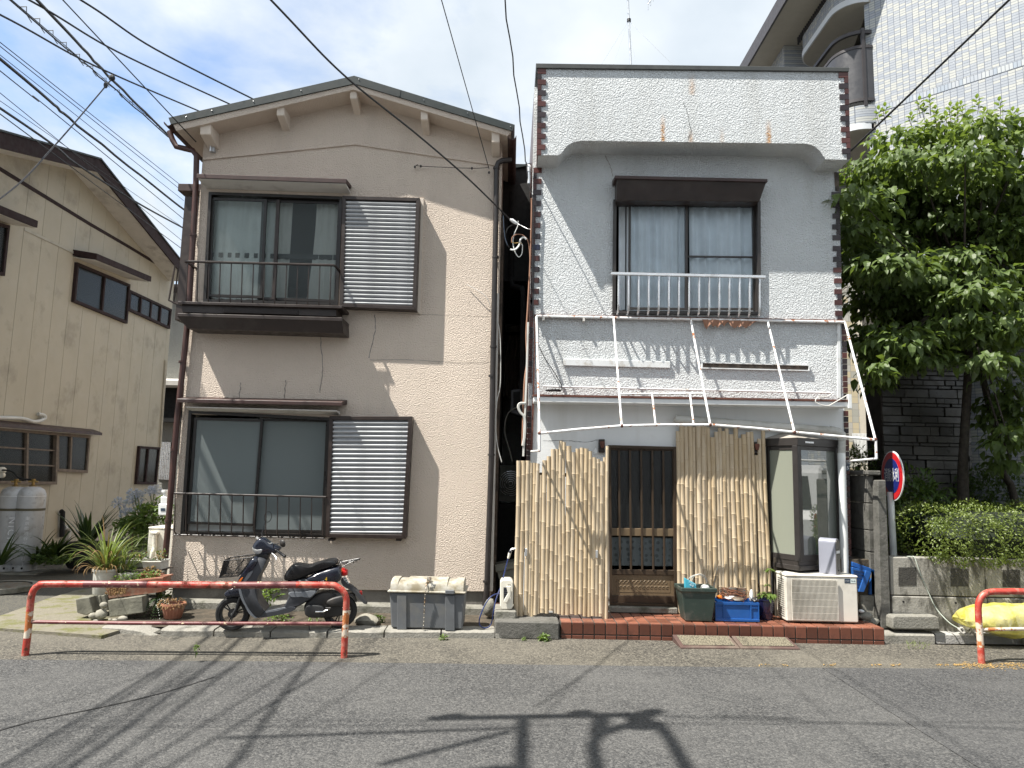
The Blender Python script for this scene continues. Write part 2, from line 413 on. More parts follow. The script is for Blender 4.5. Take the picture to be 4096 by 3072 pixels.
for (x0, x1, y) in ((1912, 2020, 1391), (2022, 2212, 1390), (2214, 2400, 1394)):
    a, b = D(x0, y, z=0), D(x1, y + .012 * (x1 - x0), z=0); ring = []
    for k in range(7):
        p = lerp(a, b, k / 6); ring.append([p, p + V((0, kr.uniform(0, .004), .085)), p + V((0, .02, .10)), p + V((0, .50, .12)), p + V((0, .50, 0))])
    MB().loft(ring).build('kerb_stone', 'kerb_pale' if x0 > 2000 else 'kerb_concrete', kerb, smooth=35)

# =================================================================== beige house
bh = thing('beige_house', 'narrow two storey beige stucco house with low gable and dark window grilles', 'house', (-1.9, YB, 0))
YV = YB - .29                                   # gable verge
gv_out = quadpx(B, [(105, 315), (1165, 75), (2082, 355)], YV - .02)
gv_in = quadpx(B, [(2068, 390), (1165, 120), (118, 352)], YV - .02)
fa_out = quadpx(B, [(128, 346), (1165, 114), (2069, 386)], YV)
fa_in = quadpx(B, [(2042, 418), (1160, 154), (150, 390)], YV)
roof = MB().prism(gv_out + gv_in, (0, 7.4, 0)).build('roof', 'green_metal', bh)
for t0, t1, o in ((0, .37, 0), (.40, 1, 0)):    # cap seam and screws along the verge
    pass
for (x, y) in ((205, 310), (353, 274), (590, 221), (862, 160), (1133, 93), (1192, 96), (1563, 215), (1813, 290), (2058, 365)):
    MB().ball(B(x, y, Y=YV - .024), .006, .006, .006, 6, 4).build('screw', 'aluminium', roof)
s1 = quadpx(B, [(1421, 155), (1430, 157), (1428, 192), (1419, 190)], YV - .024)
MB().prism(s1, (0, .01, 0)).build('cap_joint', 'green_metal', roof)
MB().prism(fa_out + fa_in, (0, 7.3, 0)).build('bargeboard', 'beige_stucco', bh)
lo_l, lo_a, lo_r = fa_in[2], fa_in[1], fa_in[0]
def soffit_z(x):
    return lerp(lo_l.z, lo_a.z, (x - lo_l.x) / (lo_a.x - lo_l.x)) if x < lo_a.x else lerp(lo_a.z, lo_r.z, (x - lo_a.x) / (lo_r.x - lo_a.x))
wl_t, wl_b = B(300, 560, Y=YB), O(1425, 905, Y=YB)
wr_t, wr_b = B(2012, 470, Y=YB), L(1440, 596, Y=YB)
wl_x = (wl_t.x + wl_b.x) / 2; wr_x = (wr_t.x + wr_b.x) / 2; wz0 = (wl_b.z + wr_b.z) / 2
holes_b = [[B(340, 745, Y=YB), B(1090, 768, Y=YB), B(1066, 1375, Y=YB), B(312, 1360, Y=YB)],
           [C(222, 672, Y=YB), C(945, 690, Y=YB), C(925, 1312, Y=YB), C(178, 1300, Y=YB)]]
outer = [(wl_b.x, wl_b.z), (wr_b.x, wr_b.z), (wr_t.x, soffit_z(wr_t.x) + .05), (lo_a.x, lo_a.z + .05), (wl_t.x, soffit_z(wl_t.x) + .05)]
wall = wall_holes('wall', outer, [xz(h) for h in holes_b], YB, .14, 'beige_stucco', bh)
g = MB()                                        # side and rear walls, floor and ceiling of the rooms
for x0, x1 in ((wl_x + .01, wl_x + .12), (wr_x - .12, wr_x - .01)): g.box(x0, x1, YB + .14, YB + 7, .1, soffit_z(wl_x) + .02)
g.build('side_wall', 'beige_stucco', bh)
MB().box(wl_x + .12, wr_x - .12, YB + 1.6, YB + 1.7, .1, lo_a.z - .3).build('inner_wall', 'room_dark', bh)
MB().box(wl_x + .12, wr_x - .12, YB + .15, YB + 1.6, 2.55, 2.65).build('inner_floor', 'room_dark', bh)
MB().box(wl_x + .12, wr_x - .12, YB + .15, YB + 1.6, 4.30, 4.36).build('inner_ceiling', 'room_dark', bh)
MB().box(wl_x + .035, wr_x - .03, YB + .03, YB + 7, -.05, wz0 + .02).build('foundation', 'foundation_concrete', bh)
MB().box(wl_x - .02, wr_x, YB - .16, YB + .02, -.05, .17).build('footing', 'old_concrete', bh, bevel=.02)
MB().prism(quadpx(C, [(1836, 30), (1853, 30), (1820, 1612), (1800, 1612)], YB - .018), (0, .05, 0)).build('corner_trim', 'soffit_paint', bh)
# gable moulding and rafter ends
for a, b in (((300, 556), (1170, 468)), ((1170, 468), (1992, 590))):
    p, q = B(*a, Y=YB - .018), B(*b, Y=YB - .018)
    MB().prism([p, q, q + V((0, 0, .035)), p + V((0, 0, .035))], (0, .03, 0)).build('moulding', 'beige_stucco', bh)
for (x0, y0, x1, y1) in ((285, 350, 347, 410), (722, 252, 766, 302), (1141, 158, 1181, 206), (1545, 276, 1586, 326), (1950, 402, 1996, 455)):
    a = quadpx(B, [(x0, y1), (x1, y1), (x1, y0 - 25), (x0, y0 - 25)], YV + .03)
    b = [p.copy() for p in a]
    for p in b: p.y = YB + .05
    for p in b[:2]: p.z -= .09
    MB().hexa(a, b).build('rafter_end', 'beige_stucco_smooth', bh, bevel=.008)
# eaves gutters and downpipes
def pipe(name, pts, r, mat, parent, n=10, sm=50): return MB().tube(pts, r, n).build(name, mat, parent, smooth=sm)
def half_gutter(x, z, y0, y1, r, parent, mat):
    g = MB(); pr = [(math.cos(a) * r, math.sin(a) * r) for a in [math.pi + math.pi * i / 8 for i in range(9)]]
    pi = [(c * .86, s * .86) for c, s in reversed(pr)]
    g.prism([(x + c, y0, z + s) for c, s in pr + pi], (0, y1 - y0, 0)); return g.build('gutter', mat, parent)
gl, gr_ = B(105, 345, Y=YV + .05), B(2066, 424, Y=YV + .05)
half_gutter(gl.x + .01, gl.z, YV + .02, YB + 7, .055, bh, 'brown_metal_warm'); half_gutter(gr_.x, gr_.z, YV + .02, YB + 7, .055, bh, 'brown_metal_warm')
YP = YB - .055
dp = [B(112, 395, Y=YB - .05), B(128, 440, Y=YP), B(150, 480, Y=YP), B(200, 492, Y=YP), B(245, 503, Y=YP), B(266, 535, Y=YP), B(262, 700, Y=YP), B(246, 1000, Y=YP), B(228, 1300, Y=YP), C(206, 120, Y=YP), C(186, 320, Y=YP), C(144, 700, Y=YP), C(110, 1100, Y=YP), C(76, 1500, Y=YP), O(1368, 690, Y=YP), O(1352, 900, Y=YP)]
dpo = pipe('downpipe', dp, .034, 'pipe_brown', bh)
tag(dpo, 'reddish brown downpipe on the left corner')
for (rg, x, y) in ((C, 171, 395), (C, 128, 862), (C, 98, 1238), (O, 1374, 560), (B, 247, 985)): MB().lathe([(.042, -.012), (.042, .012)], rg(x, y, Y=YP), 10).build('pipe_collar', 'pipe_brown', dpo)
dp = [B(2062, 556, Y=YB - .02), B(2010, 560, Y=YP), B(1988, 572, Y=YP), B(1978, 600, Y=YP), B(1974, 900, Y=YP), B(1968, 1200, Y=YP), B(1962, 1500, Y=YP), C(1822, 300, Y=YP), C(1812, 900, Y=YP), C(1795, 1400, Y=YP), C(1788, 1600, Y=YP), L(1352, 760, Y=YP)]
dpo = pipe('downpipe', dp, .034, 'pipe_dark', bh); tag(dpo, 'grey brown downpipe on the right corner')
for (rg, x, y) in ((B, 1972, 1112), (B, 1960, 1622), (C, 1815, 470), (C, 1812, 888), (C, 1786, 1560), (B, 1978, 604)): MB().lathe([(.042, -.012), (.042, .012)], rg(x, y, Y=YP), 10).build('pipe_collar', 'pipe_dark', dpo)
MB().box(-.19, -.05, YB - .14, YB + .02, .02, .20).build('drain_box', 'pipe_brown', bh, bevel=.01)

# ---- sliding windows
def bar_quad(rg, pts, Y0, Y1, name, mat, parent, bevel=0): return qbox(MB(), rg, pts, Y0, Y1).build(name, mat, parent, bevel=bevel)
def ring_frame(mb, rg, q, w, Y0, Y1):
    """frame of width w (world) round the measured quad TL TR BR BL"""
    p = quadpx(rg, q, Y0); c = sum(p, V()) / 4; e = []
    for i, v in enumerate(p):
        u = (p[(i + 1) % 4] - v).normalized(); s = (p[i - 1] - v).normalized(); e.append(v + (u + s) * w)
    for i in range(4): mb.prism([p[i], p[(i + 1) % 4], e[(i + 1) % 4], e[i]], (0, Y1 - Y0, 0))
    return e
def curtain(name, a, b, z0, z1, mat, parent, waves=9, amp=.018, seed=1, gather=None):
    r = random.Random(seed); g = MB(); n = waves * 6; ph = r.random() * 6
    rows = []
    for zz in (z1, lerp(z1, z0, .5), z0):
        row = []
        for i in range(n + 1):
            t = i / n; p = lerp(a, b, t)
            row.append(V((p.x, p.y + amp * (math.sin(t * waves * 2 * math.pi + ph) + .4 * math.sin(t * waves * 4.3 + ph * 2)), zz)))
        rows.append(row)
    g.loft(rows, cap=False, closed=False); return g.build(name, mat, parent, smooth=60)
def slider(rg, outer, sashes, Y, glassm, framem, parent, name='window', inset=.03, lead=.02):
    g = MB(); ring_frame(g, rg, outer, .035, Y - lead, Y + .10); w = g.build(name, framem, parent)
    for k, (q, gm) in enumerate(sashes):
        sy = Y + .015 + .035 * (k % 2)
        g = MB(); inn = ring_frame(g, rg, q, inset, sy, sy + .03); s = g.build('sash', framem, w)
        MB().prism([V((p.x, sy + .012, p.z)) for p in inn], (0, .006, 0)).build('pane', gm, s)
    return w
# upper
uw = slider(B, [(335, 738), (1098, 764), (1072, 1385), (302, 1366)], [([(352, 770), (668, 780), (640, 1345), (330, 1335)], 'window_frosted'), ([(640, 780), (1088, 795), (1064, 1368), (612, 1352)], 'window_frosted')], YB, None, 'dark_sash', bh)
bar_quad(B, [(722, 782), (740, 782), (714, 1352), (694, 1352)], YB + .008, YB + .04, 'stile', 'brown_metal', uw)
a, b = B(352, 1100, Y=YB + .15), B(700, 1100, Y=YB + .15); curtain('curtain', a, b, B(352, 1350, Y=YB + .15).z, B(352, 765, Y=YB + .15).z, 'curtain_pale', uw, 7, .014, 3)
a, b = B(700, 1100, Y=YB + .17), B(800, 1100, Y=YB + .17); curtain('curtain', a, b, B(700, 1360, Y=YB + .17).z, B(700, 770, Y=YB + .17).z, 'curtain_beige', uw, 2, .014, 5)
# a drawn back curtain, wider at its top
g = MB(); rows = []
for k in range(9):
    t = k / 8; y = lerp(780, 1365, t); xl = lerp(955, 890, t) + 10 * math.sin(t * 3); rows.append([B(lerp(xl, 1090, i / 14), y, Y=YB + .16 + .012 * math.sin(i * 1.7)) for i in range(15)])
g.loft(rows, cap=False, closed=False).build('curtain', 'curtain_beige', uw, smooth=60)
# lower
lw = slider(C, [(205, 652), (958, 690), (936, 1326), (160, 1312)], [([(235, 690), (600, 700), (556, 1268), (195, 1255)], 'window_frosted_low'), ([(575, 695), (948, 700), (922, 1302), (545, 1298)], 'window_frosted_low')], YB, None, 'dark_sash', bh)
a, b = C(230, 900, Y=YB + .15), C(580, 900, Y=YB + .15); curtain('curtain', a, b, C(230, 1290, Y=YB + .15).z, C(230, 690, Y=YB + .15).z, 'curtain_pale', lw, 4, .006, 4)
a, b = C(570, 900, Y=YB + .15), C(945, 900, Y=YB + .15); curtain('curtain', a, b, C(570, 1300, Y=YB + .15).z, C(570, 690, Y=YB + .15).z, 'curtain_beige', lw, 3, .004, 6)
# hoods
def hood(rg, fl, fr, h, depth, parent, mat_f, mat_s, Yw, drop=.0, rise=.03):
    Y0 = Yw - depth; a, b = rg(*fl, Y=Y0), rg(*fr, Y=Y0); up = V((0, 0, h)); r = V((0, 0, rise))
    top = MB().hexa([a + V((0, 0, -h)), b + V((0, 0, -h)), b, a], [V((a.x, Yw, a.z - h * .2)), V((b.x, Yw, b.z - h * .2)), V((b.x, Yw, b.z + rise)), V((a.x, Yw, a.z + rise))])
    o = top.build('window_hood', mat_f, parent, bevel=.004)
    ins = MB().hexa([a + V((.02, .02, -h * .82)), b + V((-.02, .02, -h * .82)), b + V((-.02, .02, -h * .75)), a + V((.02, .02, -h * .75))], [V((a.x + .02, Yw - .002, a.z - h * .95)), V((b.x - .02, Yw - .002, b.z - h * .95)), V((b.x - .02, Yw - .002, b.z - h * .85)), V((a.x + .02, Yw - .002, a.z - h * .85))])
    return o
uh = hood(B, (266, 634), (1122, 664), .055, .27, bh, 'brown_metal_warm', None, YB)
a, b = B(275, 660, Y=YB - .25), B(1118, 690, Y=YB - .25)
MB().hexa([a + V((0, 0, -.012)), b + V((0, 0, -.012)), b, a], [V((a.x, YB - .004, a.z - .03)), V((b.x, YB - .004, b.z - .03)), V((b.x, YB - .004, b.z)), V((a.x, YB - .004, a.z))]).build('hood_lining', 'soffit_paint', uh)
lh = hood(C, (143, 590), (1020, 608), .045, .25, bh, 'brown_metal_warm', None, YB, rise=.05)
a, b = C(190, 632, Y=YB - .18), C(990, 652, Y=YB - .18)
MB().hexa([a + V((0, 0, -.012)), b + V((0, 0, -.012)), b, a], [V((a.x, YB - .004, a.z - .04)), V((b.x, YB - .004, b.z - .04)), V((b.x, YB - .004, b.z)), V((a.x, YB - .004, a.z))]).build('hood_lining', 'soffit_paint', lh)

# ---- shutter cases: frame and each slat
def shutter_case(rg, q, proud, nsl, y_first, y_last, parent, inset=.045):
    Y0 = YB - proud
    g = MB(); inn = ring_frame(g, rg, q, inset, Y0, YB - .004); o = g.build('shutter_case', 'brown_metal', parent, bevel=.004)
    MB().prism([V((p.x, Y0 + .055, p.z)) for p in inn], (0, .01, 0)).build('case_back', 'dark_sash', o)
    tl, tr, br, bl = inn; hh = ((tl.z - bl.z) + (tr.z - br.z)) / 2; pitch = hh / nsl
    w = (tr - tl).length; ux = (tr - tl).normalized()
    prof = [(.012, 0.), (-.004, .05), (-.020, .18), (-.026, .36), (-.024, .52), (-.012, .64), (.008, .70), (.013, .76), (.013, 1.0)]
    me = None
    for i in range(nsl):
        t = (i + .5) / nsl; p = lerp(lerp(tl, bl, t), lerp(tr, br, t), .5); p.z -= pitch / 2
        if me is None:
            g = MB(); a = -ux * (w / 2 + .004); b = ux * (w / 2 + .004)
            ra = [a + V((0, dy, dz * pitch)) for dy, dz in prof]; rb = [b + V((0, dy, dz * pitch)) for dy, dz in prof]
            g.loft([ra, rb], cap=False, closed=False); me = g.mesh('slat', 'slat_silver', smooth=60)
        link('slat', me, o, V((p.x, Y0 + .032, p.z)))
    return o
us = shutter_case(B, [(1098, 760), (1540, 772), (1518, 1412), (1082, 1395)], .155, 26, 785, 1390, bh)
tag(us, 'upper shutter case of pale horizontal slats')
lsh = shutter_case(C, [(952, 682), (1392, 684), (1357, 1334), (932, 1326)], .15, 25, 700, 1310, bh)
tag(lsh, 'lower shutter case of pale horizontal slats')
MB().prism(quadpx(B, [(1540, 772), (1562, 775), (1542, 1438), (1518, 1412)], YB - .02), (0, .03, 0)).build('wall_trim', 'beige_stucco_smooth', bh)
for x in (962, 1320):
    p = C(x, 1335, Y=YB - .1); MB().box(p.x - .03, p.x + .03, YB - .12, YB, p.z - .02, p.z + .005).build('shutter_bracket', 'brown_metal', lsh)

# ---- window grilles (railings)
def grille(rg, tl, tr, ys, xs, Y, parent, mat, rail_h=.022, bot=None, r=.0075, curve=.05, xoff=-.045, depth=None):
    o = MB().prism([rg(*tl, Y=Y), rg(*tr, Y=Y), rg(*tr, Y=Y) - V((0, 0, rail_h)), rg(*tl, Y=Y) - V((0, 0, rail_h))], (0, .04, 0)).build('railing', mat, parent, bevel=.004)
    for xt, xb in xs:
        a = rg(xt, lerp(tl[1], tr[1], (xt - tl[0]) / (tr[0] - tl[0])) + 8, Y=Y + .02); b = rg(xb, lerp(ys[0], ys[1], (xt - tl[0]) / (tr[0] - tl[0])), Y=Y + .02)
        c = b + V((0, 0, .035)); pts = [a, c, b + V((0, curve * .4, .008)), b + V((0, curve, 0))]
        MB().tube(pts, r, 6).build('bar', mat, o, smooth=50)
    for p in ((tl, .0), (tr, .0)):
        a = rg(*p[0], Y=Y + .02); MB().box(a.x - .012, a.x + .012, Y + .03, YB, a.z - .022, a.z - .004).build('rail_arm', mat, o)
    return o
ur = grille(B, (200, 1128), (1052, 1150), (1362, 1386), [(212 + i * 63.2 + (0 if i else 4), 204 + i * 63.2) for i in range(14)], YB - .33, bh, 'brown_metal', curve=.03)
tag(ur, 'dark railing of the upper window')
lr = grille(C, (128, 1088), (935, 1108), (1312, 1330), [(134 + i * 60.4, 128 + i * 60.6) for i in range(14)], YB - .17, bh, 'brown_metal', curve=.10)
tag(lr, 'dark railing of the lower window')
p, q = C(128, 1312, Y=YB - .12), C(925, 1332, Y=YB - .12); MB().tube([p, q], .008, 6).build('bottom_rail', 'brown_metal', lr, smooth=50)
# flower box balcony under the upper window
YF = YB - .36
fb = qbox(MB(), B, [(158, 1362), (1098, 1388), (1096, 1404), (157, 1378)], YF, YB - .004).build('balcony_box', 'brown_metal', bh, bevel=.004)
qbox(MB(), B, [(182, 1378), (1062, 1404), (1064, 1448), (183, 1425)], YF + .05, YB - .005).build('box_panel', 'brown_metal', fb)
qbox(MB(), B, [(415, 1400), (845, 1413), (845, 1440), (415, 1428)], YF + .035, YF + .06).build('vent_panel', 'brown_metal', fb, bevel=.004)
for k in range(4): qbox(MB(), B, [(420, 1402 + k * 7), (842, 1414 + k * 7), (842, 1417 + k * 7), (420, 1405 + k * 7)], YF + .028, YF + .04).build('vent_slat', 'brown_metal', fb)
qbox(MB(), B, [(155, 1430), (1098, 1455), (1096, 1478), (154, 1450)], YF - .004, YB - .006).build('box_lip', 'brown_metal', fb, bevel=.006)
a = quadpx(B, [(156, 1450), (1096, 1478), (1094, 1486), (158, 1460)], YF + .004); bb = quadpx(B, [(215, 1518), (1105, 1546), (1105, 1552), (218, 1524)], YF + .06)
g = MB().hexa([a[0], a[1], bb[1], bb[0]], [V((p.x, YB - .007, p.z)) for p in (a[0], a[1], bb[1], bb[0])]); g.build('box_base', 'brown_metal', fb)
# side bay window on the alley side of the upper floor
xs0 = wl_x - .16; p = LH(1740, 600, Y=YB + .35)
sb = MB().box(p.x - .03, wl_x + .01, YB + .30, YB + 1.9, A(0, 1600, Y=YB + .3).z - .9, A(1160, 1270, Y=YB + .3).z).build('side_bay', 'brown_metal', bh, bevel=.006)
MB().box(p.x - .10, wl_x + .01, YB + .24, YB + 2.0, A(1160, 1248, Y=YB + .3).z, A(1160, 1200, Y=YB + .3).z).build('bay_hood', 'brown_metal_warm', sb, bevel=.006)
MB().tube([LH(1660, 620, Y=YB + .3), LH(1610, 900, Y=YB + .3), LH(1600, 950, Y=YB + .3), LH(1650, 975, Y=YB + .3), LH(1720, 1000, Y=YB + .3)], .012, 6).build('bay_rail', 'brown_metal', sb)
MB().tube([LH(1690, 650, Y=YB + .32), LH(1650, 960, Y=YB + .32), LH(1720, 990, Y=YB + .32)], .010, 6).build('bay_rail', 'brown_metal', sb)
# small fittings
lamp = MB().lathe([(.03, 0), (.036, -.03), (.036, -.06), (.012, -.065), (.012, -.16), (.02, -.165)], B(350, 436, Y=YB - .06), 12).build('eave_lamp', 'aluminium', bh, smooth=40)
p = B(358, 485, Y=YB - .03); MB().box(p.x - .03, p.x + .03, YB - .05, YB, p.z - .06, p.z + .06).build('lamp_bracket', 'slat_silver', lamp)
pipe('facade_wire', cat_curve([B(1512, 594, Y=YB - .03), B(1530, 583, Y=YB - .05), B(1546, 592, Y=YB - .06), B(1838, 604, Y=YB - .06), B(1935, 598, Y=YB - .06)], 4), .004, 'black_void', bh, 5)
for x, y in ((1546, 592), (1838, 604), (1935, 628), (1512, 596)): MB().lathe([(.010, -.014), (.014, 0), (.010, .014)], B(x, y, Y=YB - .05), 8).build('insulator', 'pipe_dark', bh)
pipe('loose_wire', cat_curve([B(1810, 1268, Y=YB - .02), B(1870, 1300, Y=YB - .05), B(1925, 1345, Y=YB - .05), B(1948, 1420, Y=YB - .02)], 5), .004, 'soffit_paint', bh, 5)
# hairline cracks in the render, filled dark
def crack(rg, pts, Y, parent, w=.0035, mat='crack_tar', seed=1):
    r = random.Random(seed); g = MB(); cp = cat_curve([rg(x, y, Y=Y) for x, y in pts], 6)
    cp = [c + V((r.uniform(-.006, .006), 0, r.uniform(-.004, .004))) for c in cp]
    for i in range(len(cp) - 1):
        a, b = cp[i], cp[i + 1]; n = V((-(b - a).z, 0, (b - a).x)).normalized() * w * r.uniform(.4, 1); g.quad(a - n, b - n, b + n, a + n)
    return g.build('crack', mat, parent)
plain('crack_filler', (.27, .235, .2), .9)
crack(C, [(1192, 145), (1196, 210), (1185, 280), (1160, 375)], YB - .003, wall, .006, 'crack_filler', 2)
crack(C, [(905, 250), (913, 380), (915, 450), (900, 560)], YB - .003, wall, .006, 'crack_filler', 3)
crack(C, [(722, 490), (718, 530), (712, 585)], YB - .003, wall, .007, 'crack_filler', 4)
crack(C, [(480, 505), (478, 545), (472, 585)], YB - .003, wall, .006, 'crack_filler', 5)
crack(C, [(1165, 385), (1400, 385), (1570, 395), (1800, 398)], YB - .003, wall, .003, 'crack_filler', 6)
crack(C, [(1180, 130), (1500, 145), (1800, 152)], YB - .003, wall, .0025, 'crack_filler', 7)

# =================================================================== white shop house
def zat(rg, x, y, Y): return rg(x, y, Y=Y).z
_zpb = zat(E, 700, 528, YW - .345); _zpt = zat(E, 700, 140, YW - .345)
_rx = lambda x, y: E(x, y, Y=YW - .345).x
stucco('white_stucco', (.735, .765, .775), (.50, .50, .47), feat=58., strength=1., dist=.015,
       rust=((_rx(868, 450), _zpb, zat(E, 868, 365, YW - .345), .034, .9), (_rx(1478, 460), _zpb, zat(E, 1478, 395, YW - .345), .042, .9), (_rx(1028, 480), _zpb, zat(E, 1028, 450, YW - .345), .04, .5),
             (_rx(1035, 160), zat(E, 1035, 260, YW - .345), zat(E, 1035, 122, YW - .345), .05, .45), (_rx(1210, 500), _zpb, zat(E, 1210, 440, YW - .345), .04, .3)))
stucco('white_plaster', (.74, .755, .755), (.48, .47, .43), feat=90., strength=.12, dist=.006)
plain('roof_flashing', (.055, .058, .055), .5, .0, var=.15, grime=(.03, .03, .03), gamt=.2)
def tile_mat(name, col):
    m = NT(name); oi = m.n('ShaderNodeObjectInfo').outputs['Random']
    v = m.map(oi, 0, 1, .65, 1.35)
    c = m.n('ShaderNodeHueSaturation', {'Color': col, 'Value': v, 'Saturation': 1., 'Fac': 1.}).outputs[0]
    c = m.mix(m.map(m.noise(14, 5), .5, .75, 0, .5), c, tuple(x * .45 for x in col))
    m.bsdf(c, m.map(m.noise(9, 3), .3, .7, .22, .5)); return m.m
tile_mat('tile_red', (.070, .021, .017)); tile_mat('tile_dark', (.026, .017, .020)); tile_mat('tile_blue', (.016, .02, .05))
tile_mat('step_tile', (.21, .082, .050)); tile_mat('step_tile_front', (.125, .046, .029))
plain('grout', (.07, .06, .05), .9, var=.3)
plain('bronze_metal', (.062, .042, .027), .36, .25, var=.12, grime=(.07, .05, .035), gamt=.3)
plain('bronze_panel', (.165, .118, .068), .45, .1, var=.1)
plain('ornament_gold', (.165, .12, .07), .5, .1, var=.2)
plain('pvc', (.55, .55, .52), .5, var=.08, grime=(.33, .32, .28), gamt=.4)
plain('pvc_white', (.72, .74, .73), .4, var=.05)
plain('showcase_frame', (.030, .026, .024), .4, .0, var=.12, grime=(.035, .03, .027), gamt=.3)
plain('showcase_top', (.34, .31, .27), .6, var=.15, grime=(.2, .18, .16), gamt=.4)
plain('white_wood', (.68, .70, .70), .6, var=.08, grime=(.4, .36, .3), gamt=.3, gscale=9)
plain('rotten_wood', (.11, .085, .065), .9, var=.5, scale=14, bump=.8, bscale=30, grime=(.03, .027, .025), gamt=.6, gscale=8)
plain('rust_metal', (.12, .045, .03), .8, var=.35, scale=9, grime=(.10, .04, .03), gamt=.5)
plain('rust_cloth', (.30, .16, .105), .9, var=.2)
wh = thing('white_shop_house', 'two storey white stucco shop house with overhanging parapet and brown tile corners', 'house', (1.7, YW, 0))
YPP = YW - .345
par = quadpx(E, [(152, 100), (148, 607), (262, 607), (284, 594), (302, 568), (322, 548), (350, 532), (392, 523), (1690, 540), (1722, 547), (1750, 561), (1772, 580), (1790, 606), (1806, 630), (1948, 634), (1938, 124)], YPP)
MB().prism(par, (0, .44, 0)).build('parapet', 'white_stucco', wh)
side_tiles = NT('side_tiles'); sx = side_tiles.n('ShaderNodeSeparateXYZ', {'Vector': side_tiles.co}).outputs
cv = side_tiles.n('ShaderNodeCombineXYZ', {'X': sx[1], 'Y': sx[2]}).outputs[0]
bt = side_tiles.n('ShaderNodeTexBrick', {'Vector': cv, 'Color1': (.075, .023, .018), 'Color2': (.035, .018, .018), 'Mortar': (.15, .13, .12), 'Scale': 1., 'Mortar Size': .006, 'Brick Width': .11, 'Row Height': .064})
side_tiles.bsdf(bt.outputs['Color'], .4)
wl, wr = X1(430, 400, Y=YW), E(1888, 690, Y=YW); wlb, wrb = F(62, 720, Y=YW), F(1548, 1240, Y=YW)
wtop = par[0].z - .05; zl = F(800, 470, Y=YW).z; wbot = .05
wxl = lerp(wl.x, wlb.x, .5); wxr = lerp(wr.x, wrb.x, .5)
hole_w = xz(quadpx(E, [(600, 868), (1422, 872), (1425, 1512), (592, 1508)], YW))
hole_d = xz(quadpx(DR, [(180, 180), (728, 190), (738, 1498), (188, 1490)], YW))
hole_s = xz(quadpx(SC, [(200, 215), (830, 235), (850, 1290), (215, 1270)], YW))
up_wall = wall_holes('upper_wall', [(wl.x, zl), (wrb.x - .01, zl), (wr.x, wtop), (wl.x, wtop)], [hole_w], YW, .14, 'white_stucco', wh)
wall_holes('lower_wall', [(wlb.x, wbot), (wrb.x, wbot), (wrb.x - .01, zl), (wl.x, zl)], [hole_d, hole_s], YW, .14, 'white_plaster', wh)
MB().box(wxl + .006, wxl + .12, YW + .13, YW + 7, 0, wtop).build('side_wall', 'side_tiles', wh)
MB().box(wxr - .12, wxr - .006, YW + .13, YW + 7, 0, wtop).build('side_wall', 'side_tiles', wh)
MB().box(wxl + .12, wxr - .12, YW + .05, YW + 7, wtop - .3, wtop - .1).build('flat_roof', 'roof_flashing', wh)
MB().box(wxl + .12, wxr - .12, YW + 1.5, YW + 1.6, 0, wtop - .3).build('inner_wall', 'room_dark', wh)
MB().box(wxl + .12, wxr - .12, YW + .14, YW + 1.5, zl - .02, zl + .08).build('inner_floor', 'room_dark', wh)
for xx, s in ((par[1].x, -1), (par[-2].x, 1)):       # tiled cheeks of the parapet
    MB().box(min(xx, xx + s * .008), max(xx, xx + s * .008), YPP + .006, YW + .1, par[1].z + .01 if s < 0 else par[-2].z + .01, par[0].z - .03).build('parapet_cheek', 'side_tiles', wh)
cap = quadpx(E, [(135, 76), (1945, 100), (1942, 124), (137, 103)], YPP - .025)
capo = MB().prism(cap, (0, .5, 0)).build('roof_cap', 'roof_flashing', wh, bevel=.004)
# corner tiles
qr = random.Random(11)
def brick(rg, x0, y0, x1, y1, Y, mat=None, sl=.014):
    g = MB(); p = quadpx(rg, [(x0, y0), (x1, y0 + sl * (x1 - x0)), (x1, y1 + sl * (x1 - x0)), (x0, y1)], Y - .012)
    g.prism(p, (0, .02, 0)); return g.build('brick', mat or ('tile_red' if qr.random() < .58 else 'tile_dark'), wh)
for i in range(16):
    y = 106 + i * 31.3; t = i / 16; long = i % 2 == 0
    brick(E, lerp(146, 139, t), y, (lerp(194, 190, t) if long else lerp(168, 165, t)), y + 29, YPP)
    y2 = 128 + i * 31.4
    brick(E, (lerp(1883, 1907, t) if long else lerp(1916, 1933, t)), y2 + .5, lerp(1938, 1953, t), y2 + 29.5, YPP)
for i in range(25):
    y = 404 + i * 52.1; t = i / 24; long = i % 2 == 0
    brick(X1, lerp(436, 404, t), y, (lerp(515, 486, t) if long else lerp(468, 438, t)), y + 47, YW, 'tile_blue' if i == 14 else None)
for i in range(30):
    y = 60 + i * 53.0; t = i / 29
    if 905 < y < 1115: continue
    brick(X2, lerp(405, 369, t), y, lerp(438, 405, t), y + 48, YW)
for i in range(24):
    y = 818 + i * 31.2; t = i / 23; long = i % 2 == 0
    if i in (9, 15, 17, 21): continue
    brick(E, (lerp(1843, 1862, t) if long else lerp(1864, 1880, t)) + qr.uniform(-2, 3), y, lerp(1888, 1906, t), y + 28, YW, 'tile_dark' if i < 14 else None)
qbox(MB(), E, [(1858, 705), (1884, 706), (1886, 815), (1864, 812)], YW - .008, YW).build('bare_patch', 'rotten_wood', wh)
for i in range(44):
    y = 108 + i * 26.6; t = i / 43
    if 430 < y < 500: continue
    brick(F, lerp(1508, 1533, t), y, lerp(1528, 1553, t), y + 24, YW)
